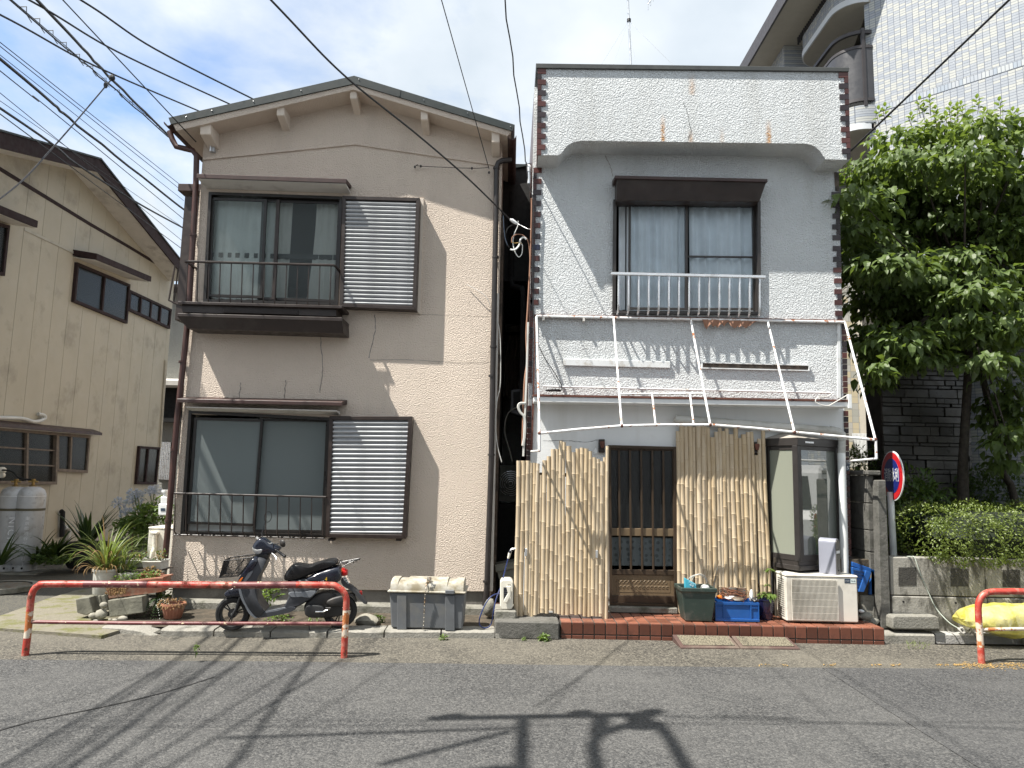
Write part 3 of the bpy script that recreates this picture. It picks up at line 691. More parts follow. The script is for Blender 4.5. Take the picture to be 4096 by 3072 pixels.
# window with roller hood and aluminium grille
ww = slider(E, [(584, 862), (1432, 868), (1434, 1526), (578, 1520)], [([(672, 886), (1012, 890), (1008, 1500), (668, 1496)], 'window_clear'), ([(1000, 884), (1398, 890), (1402, 1500), (1000, 1500)], 'window_clear')], YW, None, 'showcase_frame', wh, inset=.025, lead=.05)
bar_quad(E, [(1012, 1186), (1388, 1190), (1388, 1198), (1012, 1194)], YW + .045, YW + .075, 'glazing_bar', 'showcase_frame', ww)
a, b = E(660, 1100, Y=YW + .11), E(1010, 1100, Y=YW + .11); curtain('curtain', a, b, E(660, 1510, Y=YW + .11).z, E(660, 870, Y=YW + .11).z, 'curtain_cool', ww, 8, .022, 8)
a, b = E(1020, 1100, Y=YW + .12), E(1420, 1100, Y=YW + .12); curtain('curtain', a, b, E(1020, 1510, Y=YW + .12).z, E(1020, 870, Y=YW + .12).z, 'curtain_cool', ww, 6, .03, 9)
a, b = E(612, 1100, Y=YW + .16), E(650, 1100, Y=YW + .16); curtain('curtain', a, b, E(612, 1500, Y=YW + .16).z, E(612, 880, Y=YW + .16).z, 'curtain_cool', ww, 1, .02, 2)
fa = quadpx(E, [(604, 742), (1466, 758), (1436, 862), (604, 856)], YW - .21); fa[2].y = fa[3].y = YW - .15
rh = MB().hexa(fa, [V((p.x, YW - .003, p.z)) for p in fa]).build('roller_hood', 'brown_metal', wh, bevel=.006)
a, b = E(592, 724, Y=YW - .23), E(1472, 744, Y=YW - .23)
MB().hexa([a - V((0, 0, .035)), b - V((0, 0, .035)), b, a], [V((p.x, YW - .003, p.z + dz)) for p, dz in ((a, -.03), (b, -.03), (b, .03), (a, .03))]).build('hood_lid', 'brown_metal_warm', rh)
YG = YW - .19
ar = MB().prism(quadpx(E, [(570, 1280), (1464, 1300), (1464, 1316), (570, 1296)], YG), (0, .045, 0)).build('railing', 'aluminium', wh, bevel=.005)
tag(ar, 'silver aluminium railing below the window')
for i in range(15):
    x = 612 + i * 58.2; y0 = 1297 + i * .9; y1 = 1508 + i * 1.3; pts = [E(x, y0, Y=YG + .022), E(x, y1 - 40, Y=YG + .022), E(x - 1, y1 - 10, Y=YG + .028), E(x - 6, y1 + 12, Y=YG + .07), E(x - 8, y1 + 20, Y=YW - .02)]
    MB().tube(pts, .011, 7).build('bar', 'aluminium', ar, smooth=50)
MB().prism(quadpx(F, [(100, 66), (1515, 90), (1515, 98), (100, 75)], YW - .04), (0, .04, 0)).build('drip_ledge', 'rust_metal', wh)
MB().prism(quadpx(F, [(1486, 108), (1500, 108), (1502, 450), (1489, 448)], YW - .012), (0, .012, 0)).build('panel_trim', 'white_wood', wh)
# canopy ledge over the ground floor
YL = YW - .27
lc = MB().prism(quadpx(F, [(96, 441), (1546, 466), (1548, 490), (98, 466)], YL), (0, .27, 0)).build('ledge', 'white_plaster', wh, bevel=.006)
a, b = F(94, 431, Y=YL - .012), F(1544, 456, Y=YL - .012)
MB().hexa([a - V((0, 0, .022)), b - V((0, 0, .022)), b, a], [V((p.x, YW - .002, p.z + dz)) for p, dz in ((a, .0), (b, .0), (b, .02), (a, .02))]).build('ledge_flashing', 'rust_metal', lc)
pipe('ledge_pipe', [F(140, 395, Y=YW - .05), F(760, 410, Y=YW - .05), F(1465, 425, Y=YW - .05)], .011, 'white_wood', wh)
pipe('ledge_cable', cat_curve([F(1465, 425, Y=YW - .05), F(1440, 442, Y=YW - .24), F(1395, 448, Y=YW - .30), F(1390, 470, Y=YW - .31), F(1440, 484, Y=YW - .31), F(1480, 465, Y=YW - .30), F(1530, 436, Y=YW - .28)], 5), .006, 'soffit_paint', wh, 6)
MB().prism(quadpx(F, [(1538, 430), (1552, 432), (1553, 495), (1540, 494)], YL - .03), (0, .05, 0)).build('ledge_bracket', 'white_wood', wh)
pl = qbox(MB(), F, [(234, 268), (722, 281), (722, 311), (234, 299)], YW - .03, YW - .001).build('sign_plank', 'white_wood', wh, bevel=.004)
g = MB(); inn = ring_frame(g, F, [(866, 283), (1360, 296), (1360, 325), (866, 313)], .012, YW - .03, YW - .001); pb = g.build('sign_plank', 'white_wood', wh)
MB().prism([V((p.x, YW - .012, p.z)) for p in inn], (0, .008, 0)).build('rotten_board', 'rotten_wood', pb)
crack(E, [(985, 300), (1005, 345), (1015, 380), (1020, 420), (1030, 470), (1010, 525)], YPP - .003, wh, .0028, 'crack_tar', 12)
crack(E, [(535, 610), (560, 660), (572, 700), (580, 730)], YW - .003, wh, .004, 'crack_filler', 13)
crack(F, [(140, 645), (240, 643), (330, 650), (395, 638)], YW - .003, wh, .003, 'crack_tar', 14)
# lower pvc pipe
YQ = YW - .07
pv = pipe('waste_pipe', [F(742, 540, Y=YQ), F(752, 545, Y=YQ), F(900, 556, Y=YQ), F(1200, 578, Y=YQ), F(1440, 597, Y=YQ), F(1490, 602, Y=YQ), F(1505, 615, Y=YQ), F(1508, 640, Y=YQ)], .048, 'pvc', wh, 14)
MB().lathe([(.050, -.025), (.050, .025)], F(1462, 598, Y=YQ), 14, (1, 0, -.08)).build('pipe_collar', 'pvc', pv)
g = MB(); p0_, p1_ = F(1508, 640, Y=YQ), F(1506, 706, Y=YQ); n = 22
g.tube([lerp(p0_, p1_, i / n) for i in range(n + 1)], [(.044 if i % 2 else .037) for i in range(n + 1)], 12).build('flexible_pipe', 'pvc', pv, smooth=60)
pipe('rainwater_pipe', [F(1505, 700, Y=YQ), F(1512, 950, Y=YQ), F(1520, 1250, Y=YQ)], .043, 'pvc_white', pv, 14)
# wall lamps
def wall_lamp(rg, x0, y0, x1, y1):
    o = qbox(MB(), rg, rect(x0, y0, x1, y1), YW - .05, YW).build('wall_lamp', 'brown_metal', wh, bevel=.006)
    c = rg((x0 + x1) / 2 + 2, (y0 * .7 + y1 * .3), Y=YW - .06); MB().lathe([(.018, -.05), (.03, 0), (.026, .02)], c, 10).build('lamp_shade', 'rust_metal', o, smooth=50)
wall_lamp(F, 395, 637, 423, 698); wall_lamp(F, 1104, 650, 1130, 704)
MB().lathe([(.0, 0), (.02, .0), (.02, .05), (.008, .055), (.008, .08)], DR(66, 235, Y=YW - .06), 10).build('valve', 'white_wood', wh)
# ---- door
YD = YW - .02
g = MB(); ring_frame(g, DR, [(172, 166), (736, 180), (746, 1512), (184, 1500)], .03, YD - .03, YD + .12); door = g.build('door', 'bronze_metal', wh)
tag(door, 'bronze framed sliding door with vertical bars')
def dq(x0, y0, x1, y1, Y0, Y1, name, mat, par=door, bevel=.003):
    s = .012; f = lambda x, y: (x + (y - 200) * .0095, y + s * (x - 180))
    return qbox(MB(), DR, [f(x0, y0), f(x1, y0), f(x1, y1), f(x0, y1)], Y0, Y1).build(name, mat, par, bevel=bevel)
dq(180, 186, 718, 208, YD, YD + .04, 'top_rail', 'bronze_metal'); dq(180, 855, 714, 918, YD, YD + .04, 'mid_rail', 'bronze_panel')
dq(178, 1198, 716, 1240, YD - .004, YD + .04, 'lower_rail', 'bronze_metal'); dq(178, 1240, 716, 1412, YD + .012, YD + .04, 'kick_panel', 'bronze_panel')
dq(178, 1412, 716, 1484, YD + .004, YD + .04, 'base_rail', 'bronze_metal')
dq(706, 190, 722, 1484, YD - .006, YD + .04, 'stile', 'bronze_metal')
for x in (262, 353, 446, 538, 630): dq(x - 8, 206, x + 8, 1200, YD - .018, YD + .002, 'bar', 'bronze_metal')
dq(180, 208, 706, 855, YD + .02, YD + .026, 'pane', 'window_obscure', bevel=0); dq(180, 918, 706, 1198, YD + .02, YD + .026, 'pane', 'window_clear', bevel=0)
lace = NT('lace_curtain'); vv = lace.n('ShaderNodeTexVoronoi', {'Vector': lace.scale((1, 0, 1)), 'Scale': 15., 'Randomness': .35})
nn = lace.noise(90, 2); dd = lace.math('ADD', vv.outputs['Distance'], lace.math('MULTIPLY', nn, .35))
lace.bsdf(lace.mix(lace.map(dd, .42, .5), (.13, .135, .135), (.25, .26, .255)), .9)
dq(184, 930, 704, 1165, YD + .05, YD + .055, 'lace_curtain', 'lace_curtain', bevel=0)
og = MB(); orr = random.Random(4)
f = lambda x, y: DR(x + (y - 200) * .0095, y + .012 * (x - 180), Y=YD + .0115)
for k in range(26):                                # scrolling relief on the kick panel
    x = lerp(238, 660, (k + .5) / 26); y = 1325 + (22 if k % 2 else -22); s = 1 if k % 2 else -1
    og.tube([f(x + s * (4 + 15 * t) * math.cos(t * 6.5), y + (4 + 15 * t) * math.sin(t * 6.5)) for t in [i / 9 for i in range(10)]], .0035, 4)
for yy in (1278, 1383): og.tube([f(232, yy), f(672, yy)], .003, 4)
for xx in (232, 672): og.tube([f(xx, 1278), f(xx, 1383)], .003, 4)
og.build('scroll_relief', 'ornament_gold', door)
ds = qbox(MB(), DR, [(184, 1508), (748, 1520), (750, 1568), (184, 1556)], YW - .12, YW + .1).build('door_sill', 'old_concrete', wh, bevel=.008)
# ---- corner showcase: a glazed bay with its edge to the street
PC = SC(466, 1384, Y=YW - .36); zb = PC.z; PLs, PRs = SC(178, 1330, Y=YW), SC(868, 1385, Y=YW)
zt = SC(440, 194, Y=YW - .36).z
pcx = SC(458, 700, Y=YW - .36).x; plx = SC(160, 700, Y=YW).x; prx = SC(852, 700, Y=YW).x
P0, P1, P2 = V((plx, YW - .004, 0)), V((pcx, YW - .36, 0)), V((prx, YW - .004, 0))
sh = MB().prism([V((p.x, p.y, zb)) for p in (P0, P1, P2)], (0, 0, .05)).build('showcase', 'showcase_frame', wh, bevel=.004)
tag(sh, 'brown glazed corner showcase')
MB().prism([V((p.x, p.y + .006, zb + .05)) for p in (P0 + V((.01, 0, 0)), P1 + V((0, .012, 0)), P2 - V((.01, 0, 0)))], (0, 0, .05)).build('plinth', 'showcase_frame', sh)
MB().prism([V((p.x, p.y, zt)) for p in (P0 - V((.02, 0, 0)), P1 - V((0, .02, 0)), P2 + V((.02, 0, 0)))], (0, 0, .085)).build('fascia', 'showcase_frame', sh, bevel=.004)
apx = V((pcx - .02, YW - .01, zt + .16)); rt = [V((p.x, p.y, zt + .086)) for p in (P0 - V((.02, 0, 0)), P1 - V((0, .02, 0)), P2 + V((.02, 0, 0)))]
MB().add(rt + [apx], [(0, 1, 3), (1, 2, 3), (0, 2, 1)]).build('lid', 'showcase_top', sh)
def on_face(a, b, s0, s1, z0, z1, d0, d1, name, mat, par):
    u = (b - a); u.z = 0; Lh = u.length; u.normalize(); nrm = V((u.y, -u.x, 0))      # outward (towards the street)
    q0, q1 = a + u * (s0 * Lh), a + u * (s1 * Lh)
    f_ = [V((q.x, q.y, z)) + nrm * d1 for q, z in ((q0, z0), (q1, z0), (q1, z1), (q0, z1))]; b_ = [v + nrm * (d0 - d1) for v in f_]
    return MB().hexa(f_, b_).build(name, mat, par, bevel=.003 if 'pane' not in name else 0)
glass('film_glass', (.35, .37, .33), (.25, .265, .215), .9, .03, .12)
z0s, z1s = zb + .10, zt
for (a, b, gm) in ((P0, P1, 'film_glass'), (P1, P2, 'showcase_glass')):
    on_face(a, b, .0, .10, z0s, z1s, -.03, .0, 'stile', 'showcase_frame', sh); on_face(a, b, .88 if a is P0 else .93, 1. if a is P0 else 1., z0s, z1s, -.03, .0, 'stile', 'showcase_frame', sh)
    on_face(a, b, .10, .93, z1s - .045, z1s, -.03, -.004, 'rail', 'showcase_frame', sh); on_face(a, b, .10, .93, z0s, z0s + .06, -.03, -.004, 'rail', 'showcase_frame', sh)
    on_face(a, b, .09, .94, z0s + .04, z1s - .03, -.02, -.014, 'pane', gm, sh)
MB().prism([P1 + V((-.05, .014, z0s)), P1 + V((0, -.012, z0s)), P1 + V((.05, .014, z0s)), P1 + V((0, .04, z0s))], (0, 0, z1s - z0s)).build('corner_post', 'showcase_frame', sh, bevel=.003)
on_face(P1, P2, .16, .36, zt + .03, zt + .05, .02, .024, 'maker_plate', 'aluminium', sh)
MB().prism([V((plx + .06, YW + .1, zb + .1)), V((prx - .04, YW + .1, zb + .1)), V((prx - .04, YW + .1, zt)), V((plx + .06, YW + .1, zt))], (0, .01, 0)).build('showcase_back', 'curtain_beige', sh)

# =================================================================== awning frame of rusty pipes
rusty('awning_pipe', (.80, .82, .82), rust=(.20, .07, .03), lo=.56, hi=.62, scale=14.)
aw = thing('awning', 'bare white awning frame of rusty pipes across the shop front', 'awning frame', F(110, 75, Y=YW - .05))
YA0, YA1 = YW - .05, YW - .71
def ap(pts, r=.014): return MB().tube(pts, r, 8).build('pipe', 'awning_pipe', aw, smooth=50)
f0 = lambda x, y: F(x, y, Y=YA0); f1 = lambda x, y: F(x, y, Y=YA1)
ap([f0(108, 74), f0(815, 88), f0(1520, 101)], .015)
zc = lambda a, b, t: lerp(a, b, t)
DI = [((110, 76), (124, 608)), ((463, 82), (500, 576)), ((815, 88), (905, 571)), ((1167, 95), (1290, 605)), ((1521, 101), (1660, 638))]
for a, b in DI: ap([f0(*a), f1(*b)], .013)
ap([f1(124, 610), f1(300, 592), f1(500, 576), f1(700, 571), f1(905, 571), f1(1100, 586), f1(1290, 605), f1(1480, 623), f1(1662, 640)], .014)
def on_diag(k, y):
    a, b = f0(*DI[k][0]), f1(*DI[k][1]); best = None
    for i in range(400):
        p = lerp(a, b, i / 399); d = p - EYE; py = H_PX / 2 - F_PX * d.dot(C_U) / d.dot(C_F); e = abs(py - (F.oy + y * F.k))
        if best is None or e < best[0]: best = (e, p)
    return best[1]
i0, i1 = on_diag(1, 430), on_diag(2, 428); ap([i0, i1], .011)
for t, b in ((.385, (655, 571)), (.83, (829, 571))): ap([lerp(i0, i1, t), f1(*b)], .011)
ap([f1(124, 610), f1(124, 690)]); ap([f1(124, 690), F(86, 693, Y=YW - .06)], .012)
ap([f1(1662, 640), f1(1665, 726)]); ap([f1(1665, 726), F(1530, 738, Y=YW - .01)], .012)
for (x, y) in ((500, 576), (905, 571), (124, 610), (1660, 638), (1290, 605)): MB().ball(f1(x, y), .02, .02, .02, 8, 6).build('joint', 'rust_metal', aw, smooth=60)
for x, y in ((142, 82), (326, 86)): MB().box(*(lambda p: (p.x - .012, p.x + .012, p.y - .02, p.y + .03, p.z - .03, p.z + .005))(f0(x, y))).build('clip', 'soffit_paint', aw)
# torn scrap of the old awning cloth
g = MB(); rows = []; rr = random.Random(9); NXC = 26
low = [0, -30, -46, -28, -20, -34, -26, -38, -22, -18, -30, -14, -8, -24, -32, -36, -28, -30, -22, -30, -34, -26, -20, -12, -6, -2, 0]
for j in range(4):
    rows.append([F(lerp(868, 1128, i / NXC), lerp(88, 97, i / NXC) - low[i] * j / 3, Y=YA0 - .02 - .012 * math.sin(i * 1.3 + j)) for i in range(NXC + 1)])
sc = g.loft(rows, cap=False, closed=False).build('awning_scrap', 'rust_cloth', None, smooth=70); tag(sc, 'torn scrap of faded brown awning cloth hanging from the pipe', 'cloth')
# coil of black cable lying on the ledge
rr = random.Random(2); pts = []
for k in range(60):
    a = k * .75; pts.append(F(185, 420, Y=YW - .13) + V((.075 * math.cos(a) * (1 + .15 * rr.random()), .03 * math.sin(a), .002 * (k % 9) + .01)))
pts += cat_curve([F(222, 415, Y=YW - .08), F(224, 390, Y=YW - .06), F(190, 330, Y=YW - .05), F(150, 270, Y=YW - .04), F(118, 205, Y=YW - .03)], 6)
cb = MB().tube(pts, .005, 5).build('cable_coil', 'black_void', None); tag(cb, 'coil of black cable lying on the shop ledge', 'cable')

# =================================================================== tiled step
PLb, PRb = F(220, 1562, z=0.), F(1706, 1591, z=0.)
ztl, ztr = F(218, 1470, Y=PLb.y).z, F(1702, 1504, Y=PRb.y).z; zst = (ztl + ztr) / 2
st = thing('tiled_step', 'long low step of terracotta tiles in front of the shop', 'step', (PLb + PRb) / 2)
dirx = (PRb - PLb).normalized(); Ls = (PRb - PLb).length; nback = V((-dirx.y, dirx.x, 0)); dpt = YW - .02 - max(PLb.y, PRb.y) + .12
MB().hexa([PLb + nback * .008, PRb + nback * .008, PRb + nback * .008 + V((0, 0, zst - .008)), PLb + nback * .008 + V((0, 0, zst - .008))],
          [PLb + nback * dpt, PRb + nback * dpt, PRb + nback * dpt + V((0, 0, zst - .008)), PLb + nback * dpt + V((0, 0, zst - .008))]).build('step_core', 'grout', st)
NT_ = 29; tw = Ls / NT_; gap = .006
def tile_mesh(w, h, d, mat, nm='tile'): return MB().box(-w / 2, w / 2, 0, d, -h / 2, h / 2).mesh(nm, mat, bevel=.003)
ang = math.atan2(dirx.y, dirx.x); tr_ = random.Random(21)
h_up, h_lo = zst * .64, zst * .36
m_up = tile_mesh(tw - 2 * gap, h_up - 2 * gap, .02, 'step_tile_front'); m_lo = tile_mesh(tw - 2 * gap, h_lo - gap * 2, .02, 'step_tile_front')
rows_d = [.055, .108, .108, .108, .108, .108]
m_top = {d: MB().box(-tw / 2 + gap, tw / 2 - gap, gap, d - gap, -.012, 0).mesh('tile', 'step_tile', bevel=.003) for d in set(rows_d)}
for i in range(NT_):
    c = PLb + dirx * ((i + .5) * tw)
    for me, zz in ((m_up, h_lo + h_up / 2), (m_lo, h_lo / 2)):
        o = link('tile', me, st, c + V((0, tr_.uniform(-.0015, .0015), zz))); o.rotation_euler.z = ang
    s = 0
    for d in rows_d:
        if c.y + s + d > YW - .0: break
        o = link('tile', m_top[d], st, c + nback * s + V((0, 0, zst + tr_.uniform(-.001, .001)))); o.rotation_euler.z = ang; s += d

# =================================================================== bamboo screens
def bamboo_mat():
    m = NT('bamboo'); oi = m.n('ShaderNodeObjectInfo').outputs['Random']
    c = m.mix(oi, (.50, .385, .235), (.56, .46, .325))
    c = m.mix(m.math('MULTIPLY', m.map(m.noise(1., 5, .6, co=m.scale((22, 22, 3))), .45, .75), .6), c, (.30, .215, .125))
    c = m.mix(m.math('MULTIPLY', m.map(m.noise(1., 4, .6, co=m.scale((60, 60, 9))), .55, .8), .5), c, (.58, .53, .46))
    m.bsdf(c, m.map(m.noise(20, 3), .3, .7, .38, .65), 0., m.bump(m.noise(1., 3, co=m.scale((140, 140, 6))), .2, .003))
bamboo_mat(); plain('bamboo_node', (.36, .27, .17), .6, var=.3); plain('bamboo_end', (.22, .16, .10), .9, var=.3)
br_ = random.Random(77)
def bamboo(top, bot, r, parent):
    Lb = (top - bot).length; ax = (top - bot).normalized(); z = br_.uniform(-.1, .05); st_ = br_.uniform(.23, .33); bend = V((br_.uniform(-.006, .006), br_.uniform(-.004, .004), 0))
    zs = [(0, 1., 0)]; 
    nodes = []
    while z < Lb:
        if .02 < z < Lb - .03: nodes.append(z)
        z += st_ * br_.uniform(.9, 1.12)
    for n_ in nodes: zs += [(n_ - .012, 1., 0), (n_ - .004, 1.06, 0), (n_ - .001, 1.10, 1), (n_ + .0025, 1.02, 1), (n_ + .010, .98, 0)]
    zs.append((Lb, 1., 0)); zs.sort()
    g = MB(); u = ax.orthogonal().normalized(); w = ax.cross(u); n = 10; taper = br_.uniform(.90, 1.0); rings = []
    ja = br_.random() * 6
    for (zz, k, md) in zs:
        c = bot + ax * zz + bend * math.sin(zz / Lb * math.pi * 2); rr_ = r * k * lerp(1, taper, zz / Lb)
        rings.append([c + (u * math.cos(2 * math.pi * j / n + ja) + w * math.sin(2 * math.pi * j / n + ja)) * rr_ for j in range(n)])
    top_in = [lerp(p, bot + ax * Lb, .28) for p in rings[-1]]; top_dn = [p - ax * .05 for p in top_in]
    for i in range(len(rings) - 1):
        g.mi = 1 if (zs[i][2] and zs[i + 1][2]) else 0
        o_ = len(g.v) if i == 0 else o_
        if i == 0: g.v += [p for r_ in rings for p in r_] + top_in + top_dn
        for j in range(n): g.f.append([o_ + i * n + j, o_ + i * n + (j + 1) % n, o_ + (i + 1) * n + (j + 1) % n, o_ + (i + 1) * n + j]); g.m.append(g.mi)
    k = len(rings) - 1
    for a_ in (k, k + 1):
        for j in range(n): g.f.append([o_ + a_ * n + j, o_ + a_ * n + (j + 1) % n, o_ + (a_ + 1) * n + (j + 1) % n, o_ + (a_ + 1) * n + j]); g.m.append(2)
    g.f.append([o_ + (k + 2) * n + j for j in range(n)]); g.m.append(2); g.f.append([o_ + j for j in range(n - 1, -1, -1)]); g.m.append(2)
    return g.build('bamboo_pole', ['bamboo', 'bamboo_node', 'bamboo_end'], parent, smooth=50)
YS = YW - .42
bl_ = thing('bamboo_screen', 'bamboo pole screen between the narrow gap and the shop door', 'bamboo screen', F(230, 1450, Y=YS), 'bamboo screens')
LP = [(28, 735, 1468, 10), (50, 735, 1462, 11), (72, 735, 1440, 10), (87, 745, 1455, 8), (101, 745, 1450, 9), (116, 748, 1440, 9), (130, 800, 1435, 8), (147, 733, 1430, 10), (166, 715, 1432, 9), (186, 682, 1420, 10), (205, 682, 1432, 10), (222, 645, 1435, 9), (236, 650, 1440, 8), (257, 668, 1440, 12), (279, 697, 1436, 11), (298, 680, 1440, 9), (318, 676, 1436, 10), (337, 680, 1446, 10), (355, 692, 1448, 9), (374, 720, 1444, 10), (391, 727, 1446, 10), (409, 738, 1446, 10), (421, 720, 1464, 6), (434, 668, 1466, 7)]
for x, yt, yb, w in LP:
    dx = (x - 230) * .018 - 9; t, b = F(x, yt, Y=YS), F(x + dx + br_.uniform(-2, 2), yb, Y=YS); off = V((0, br_.uniform(-.006, .006), 0))
    bamboo(t + off, b + off, w * .00292 * .90, bl_)
for zz in (F(230, 800, Y=YS).z, F(230, 1150, Y=YS).z): MB().box(F(20, 1000, Y=YS).x, F(436, 1000, Y=YS).x, YS + .028, YS + .05, zz - .02, zz + .02).build('batten', 'rotten_wood', bl_)
for x in (30, 432): p = F(x, 1440, Y=YS); MB().box(p.x - .02, p.x + .02, YS + .03, YS + .07, .10, F(x, 770, Y=YS).z).build('post', 'rotten_wood', bl_)
p = F(20, 1450, Y=YS); MB().box(p.x - .01, F(165, 1450, Y=YS).x, YS - .01, YS + .12, p.z - .055, p.z - .02).build('skid', 'white_wood', bl_)
for x, y in ((62, 1150), (386, 1158)): p = F(x, y, Y=YS - .035); MB().box(p.x - .012, p.x + .012, p.y - .006, p.y + .012, p.z - .05, p.z + .03).build('hinge', 'aluminium', bl_, bevel=.003)
YS2 = YW - .05
br2 = thing('bamboo_screen', 'tall bamboo pole screen between the door and the glazed showcase', 'bamboo screen', F(960, 1400, Y=YS2), 'bamboo screens')
RP = [(757, 600, 9), (774, 577, 11), (792, 580, 9), (810, 577, 10), (829, 582, 9), (849, 575, 11), (868, 577, 10), (881, 577, 7), (894, 583, 9), (914, 628, 10), (932, 603, 10), (947, 585, 8), (962, 600, 9), (979, 588, 10), (1000, 615, 11), (1020, 583, 10), (1039, 632, 9), (1057, 615, 11), (1077, 605, 9), (1092, 603, 8), (1115, 710, 9), (1128, 635, 9), (1146, 598, 9)]
for i, (x, yt, w) in enumerate(RP):
    xb = 766 + (x - 757) * 1.06; t, b = F(x, yt, Y=YS2), F(xb + br_.uniform(-2, 2), 1442 + (xb - 766) * .022 if i < 3 else 1430 + br_.uniform(-15, 0), Y=YS2)
    off = V((0, br_.uniform(-.008, .006), 0)); b.z = max(b.z, zst + .005); bamboo(t + off, b + off, w * .0031 * .91, br2)
for yy in (690, 1000, 1300): p, q = F(757, yy, Y=YS2), F(1160, yy + 5, Y=YS2); MB().box(p.x, q.x, YS2 + .024, YS2 + .045, p.z - .02, p.z + .02).build('batten', 'rotten_wood', br2)

# =================================================================== foliage helpers
def leaf_mat(name, a, b, rough=.45, back=.35):
    m = NT(name); oi = m.n('ShaderNodeObjectInfo').outputs['Random']
    c = m.mix(m.map(m.noise(7, 4), .3, .7), a, b)
    c = m.mix(m.map(m.noise(60, 2), .3, .7, 0, .4), c, tuple(x * .6 for x in a))
    d = m.n('ShaderNodeBsdfPrincipled', {'Base Color': c, 'Roughness': rough}).outputs[0]
    t = m.n('ShaderNodeBsdfTranslucent', {'Color': m.mix(.5, c, (.25, .35, .03))}).outputs[0]
    s = m.n('ShaderNodeMixShader', {0: back, 1: d, 2: t}).outputs[0]; m.t.links.new(s, m.out.inputs[0]); return m.m
leaf_mat('leaf_fresh', (.10, .17, .035), (.17, .25, .05)); leaf_mat('leaf_dark', (.022, .045, .016), (.04, .075, .022), .35, .15)
leaf_mat('leaf_mid', (.055, .10, .025), (.10, .16, .04)); leaf_mat('leaf_dry', (.28, .17, .07), (.20, .11, .05), .8, .2)
leaf_mat('leaf_grass', (.12, .17, .04), (.22, .26, .08)); leaf_mat('flower_blue', (.48, .51, .66), (.58, .61, .74), .6)
plain('stem_green', (.09, .12, .04), .6); plain('bark', (.055, .045, .035), .9, var=.4, scale=20, bump=.8, bscale=40)
plain('twig', (.10, .065, .04), .9, var=.3)
def rdir(r, zmin=-1.):
    while True:
        v = V((r.uniform(-1, 1), r.uniform(-1, 1), r.uniform(zmin, 1)))
        if .05 < v.length < 1: return v.normalized()
def add_leaf(mb, p, d, up, L, W, fold=.25, droop=.25):
    """pointed leaf folded along its midrib: 6 triangles"""
    d = d.normalized(); s = d.cross(up)
    if s.length < 1e-3: s = d.orthogonal()
    s.normalize(); n = s.cross(d).normalized()
    m1 = p + d * (L * .38) + n * (L * .02); m2 = p + d * (L * .72) - n * (L * droop * .3); tip = p + d * L - n * (L * droop)
    a1, b1 = m1 + s * W * .5 + n * W * fold * .5, m1 - s * W * .5 + n * W * fold * .5
    a2, b2 = m2 + s * W * .34 + n * W * fold * .3, m2 - s * W * .34 + n * W * fold * .3
    mb.add([p, m1, m2, tip, a1, b1, a2, b2], [(0, 4, 1), (0, 1, 5), (4, 6, 2, 1), (1, 2, 7, 5), (6, 3, 2), (2, 3, 7)])
def bush(mb, c, rad, n, L, seed, W=None, zmin=-.2, shell=.55, droop=.3):
    r = random.Random(seed); c = V(c)
    for _ in range(n):
        d = rdir(r, zmin); k = r.uniform(shell, 1.)
        p = c + V((d.x * rad[0], d.y * rad[1], d.z * rad[2])) * k
        ld = (d * .6 + rdir(r) * .7 + V((0, 0, .1))).normalized(); add_leaf(mb, p, ld, V((0, 0, 1)) + rdir(r) * .5, L * r.uniform(.6, 1.2), (W or L * .5) * r.uniform(.7, 1.2), .25, droop)
    return mb
def blade(mb, base, az, L, w, arch, lean=.35, n=7, tw=0):
    """strap leaf that rises and arches over"""
    h = V((math.cos(az), math.sin(az), 0)); s = V((-math.sin(az), math.cos(az), 0)); pos = V(base); th = math.pi / 2 - lean; vs = []; step = L / n
    for i in range(n + 1):
        t = i / n; ww = w * (1 - t ** 2.2) * (.6 + .4 * min(1, t * 4)) + .0006
        d = h * math.cos(th) + V((0, 0, math.sin(th))); nn = s.cross(d)
        vs += [pos - s * ww, pos - nn * ww * .35, pos + s * ww]; pos = pos + d * step; th -= arch / n * (.5 + 1.2 * t)
    mb.add(vs, [f for i in range(n) for f in ((i * 3, i * 3 + 1, i * 3 + 4, i * 3 + 3), (i * 3 + 1, i * 3 + 2, i * 3 + 5, i * 3 + 4))]); return pos
def rock(name, c, rx, ry, rz, mat, seed, parent=None, rough=.16):
    r = random.Random(seed); bm = bmesh.new(); bmesh.ops.create_icosphere(bm, subdivisions=2, radius=1)
    offs = [(rdir(r), r.uniform(.2, 1)) for _ in range(7)]
    for v in bm.verts:
        k = 1 + sum(rough * a * max(0, v.co.dot(d)) ** 3 - rough * .4 * a * max(0, -v.co.dot(d)) ** 2 for d, a in offs) + r.uniform(-.03, .03)
        v.co = V((v.co.x * rx * k + c.x, v.co.y * ry * k + c.y, v.co.z * rz * k + c.z))
    me = bpy.data.meshes.new(name); bm.to_mesh(me); bm.free(); me.materials.append(MT[mat]); me.polygons.foreach_set('use_smooth', [True] * len(me.polygons)); me.set_sharp_from_angle(angle=R(32))
    return link(name, me, parent)

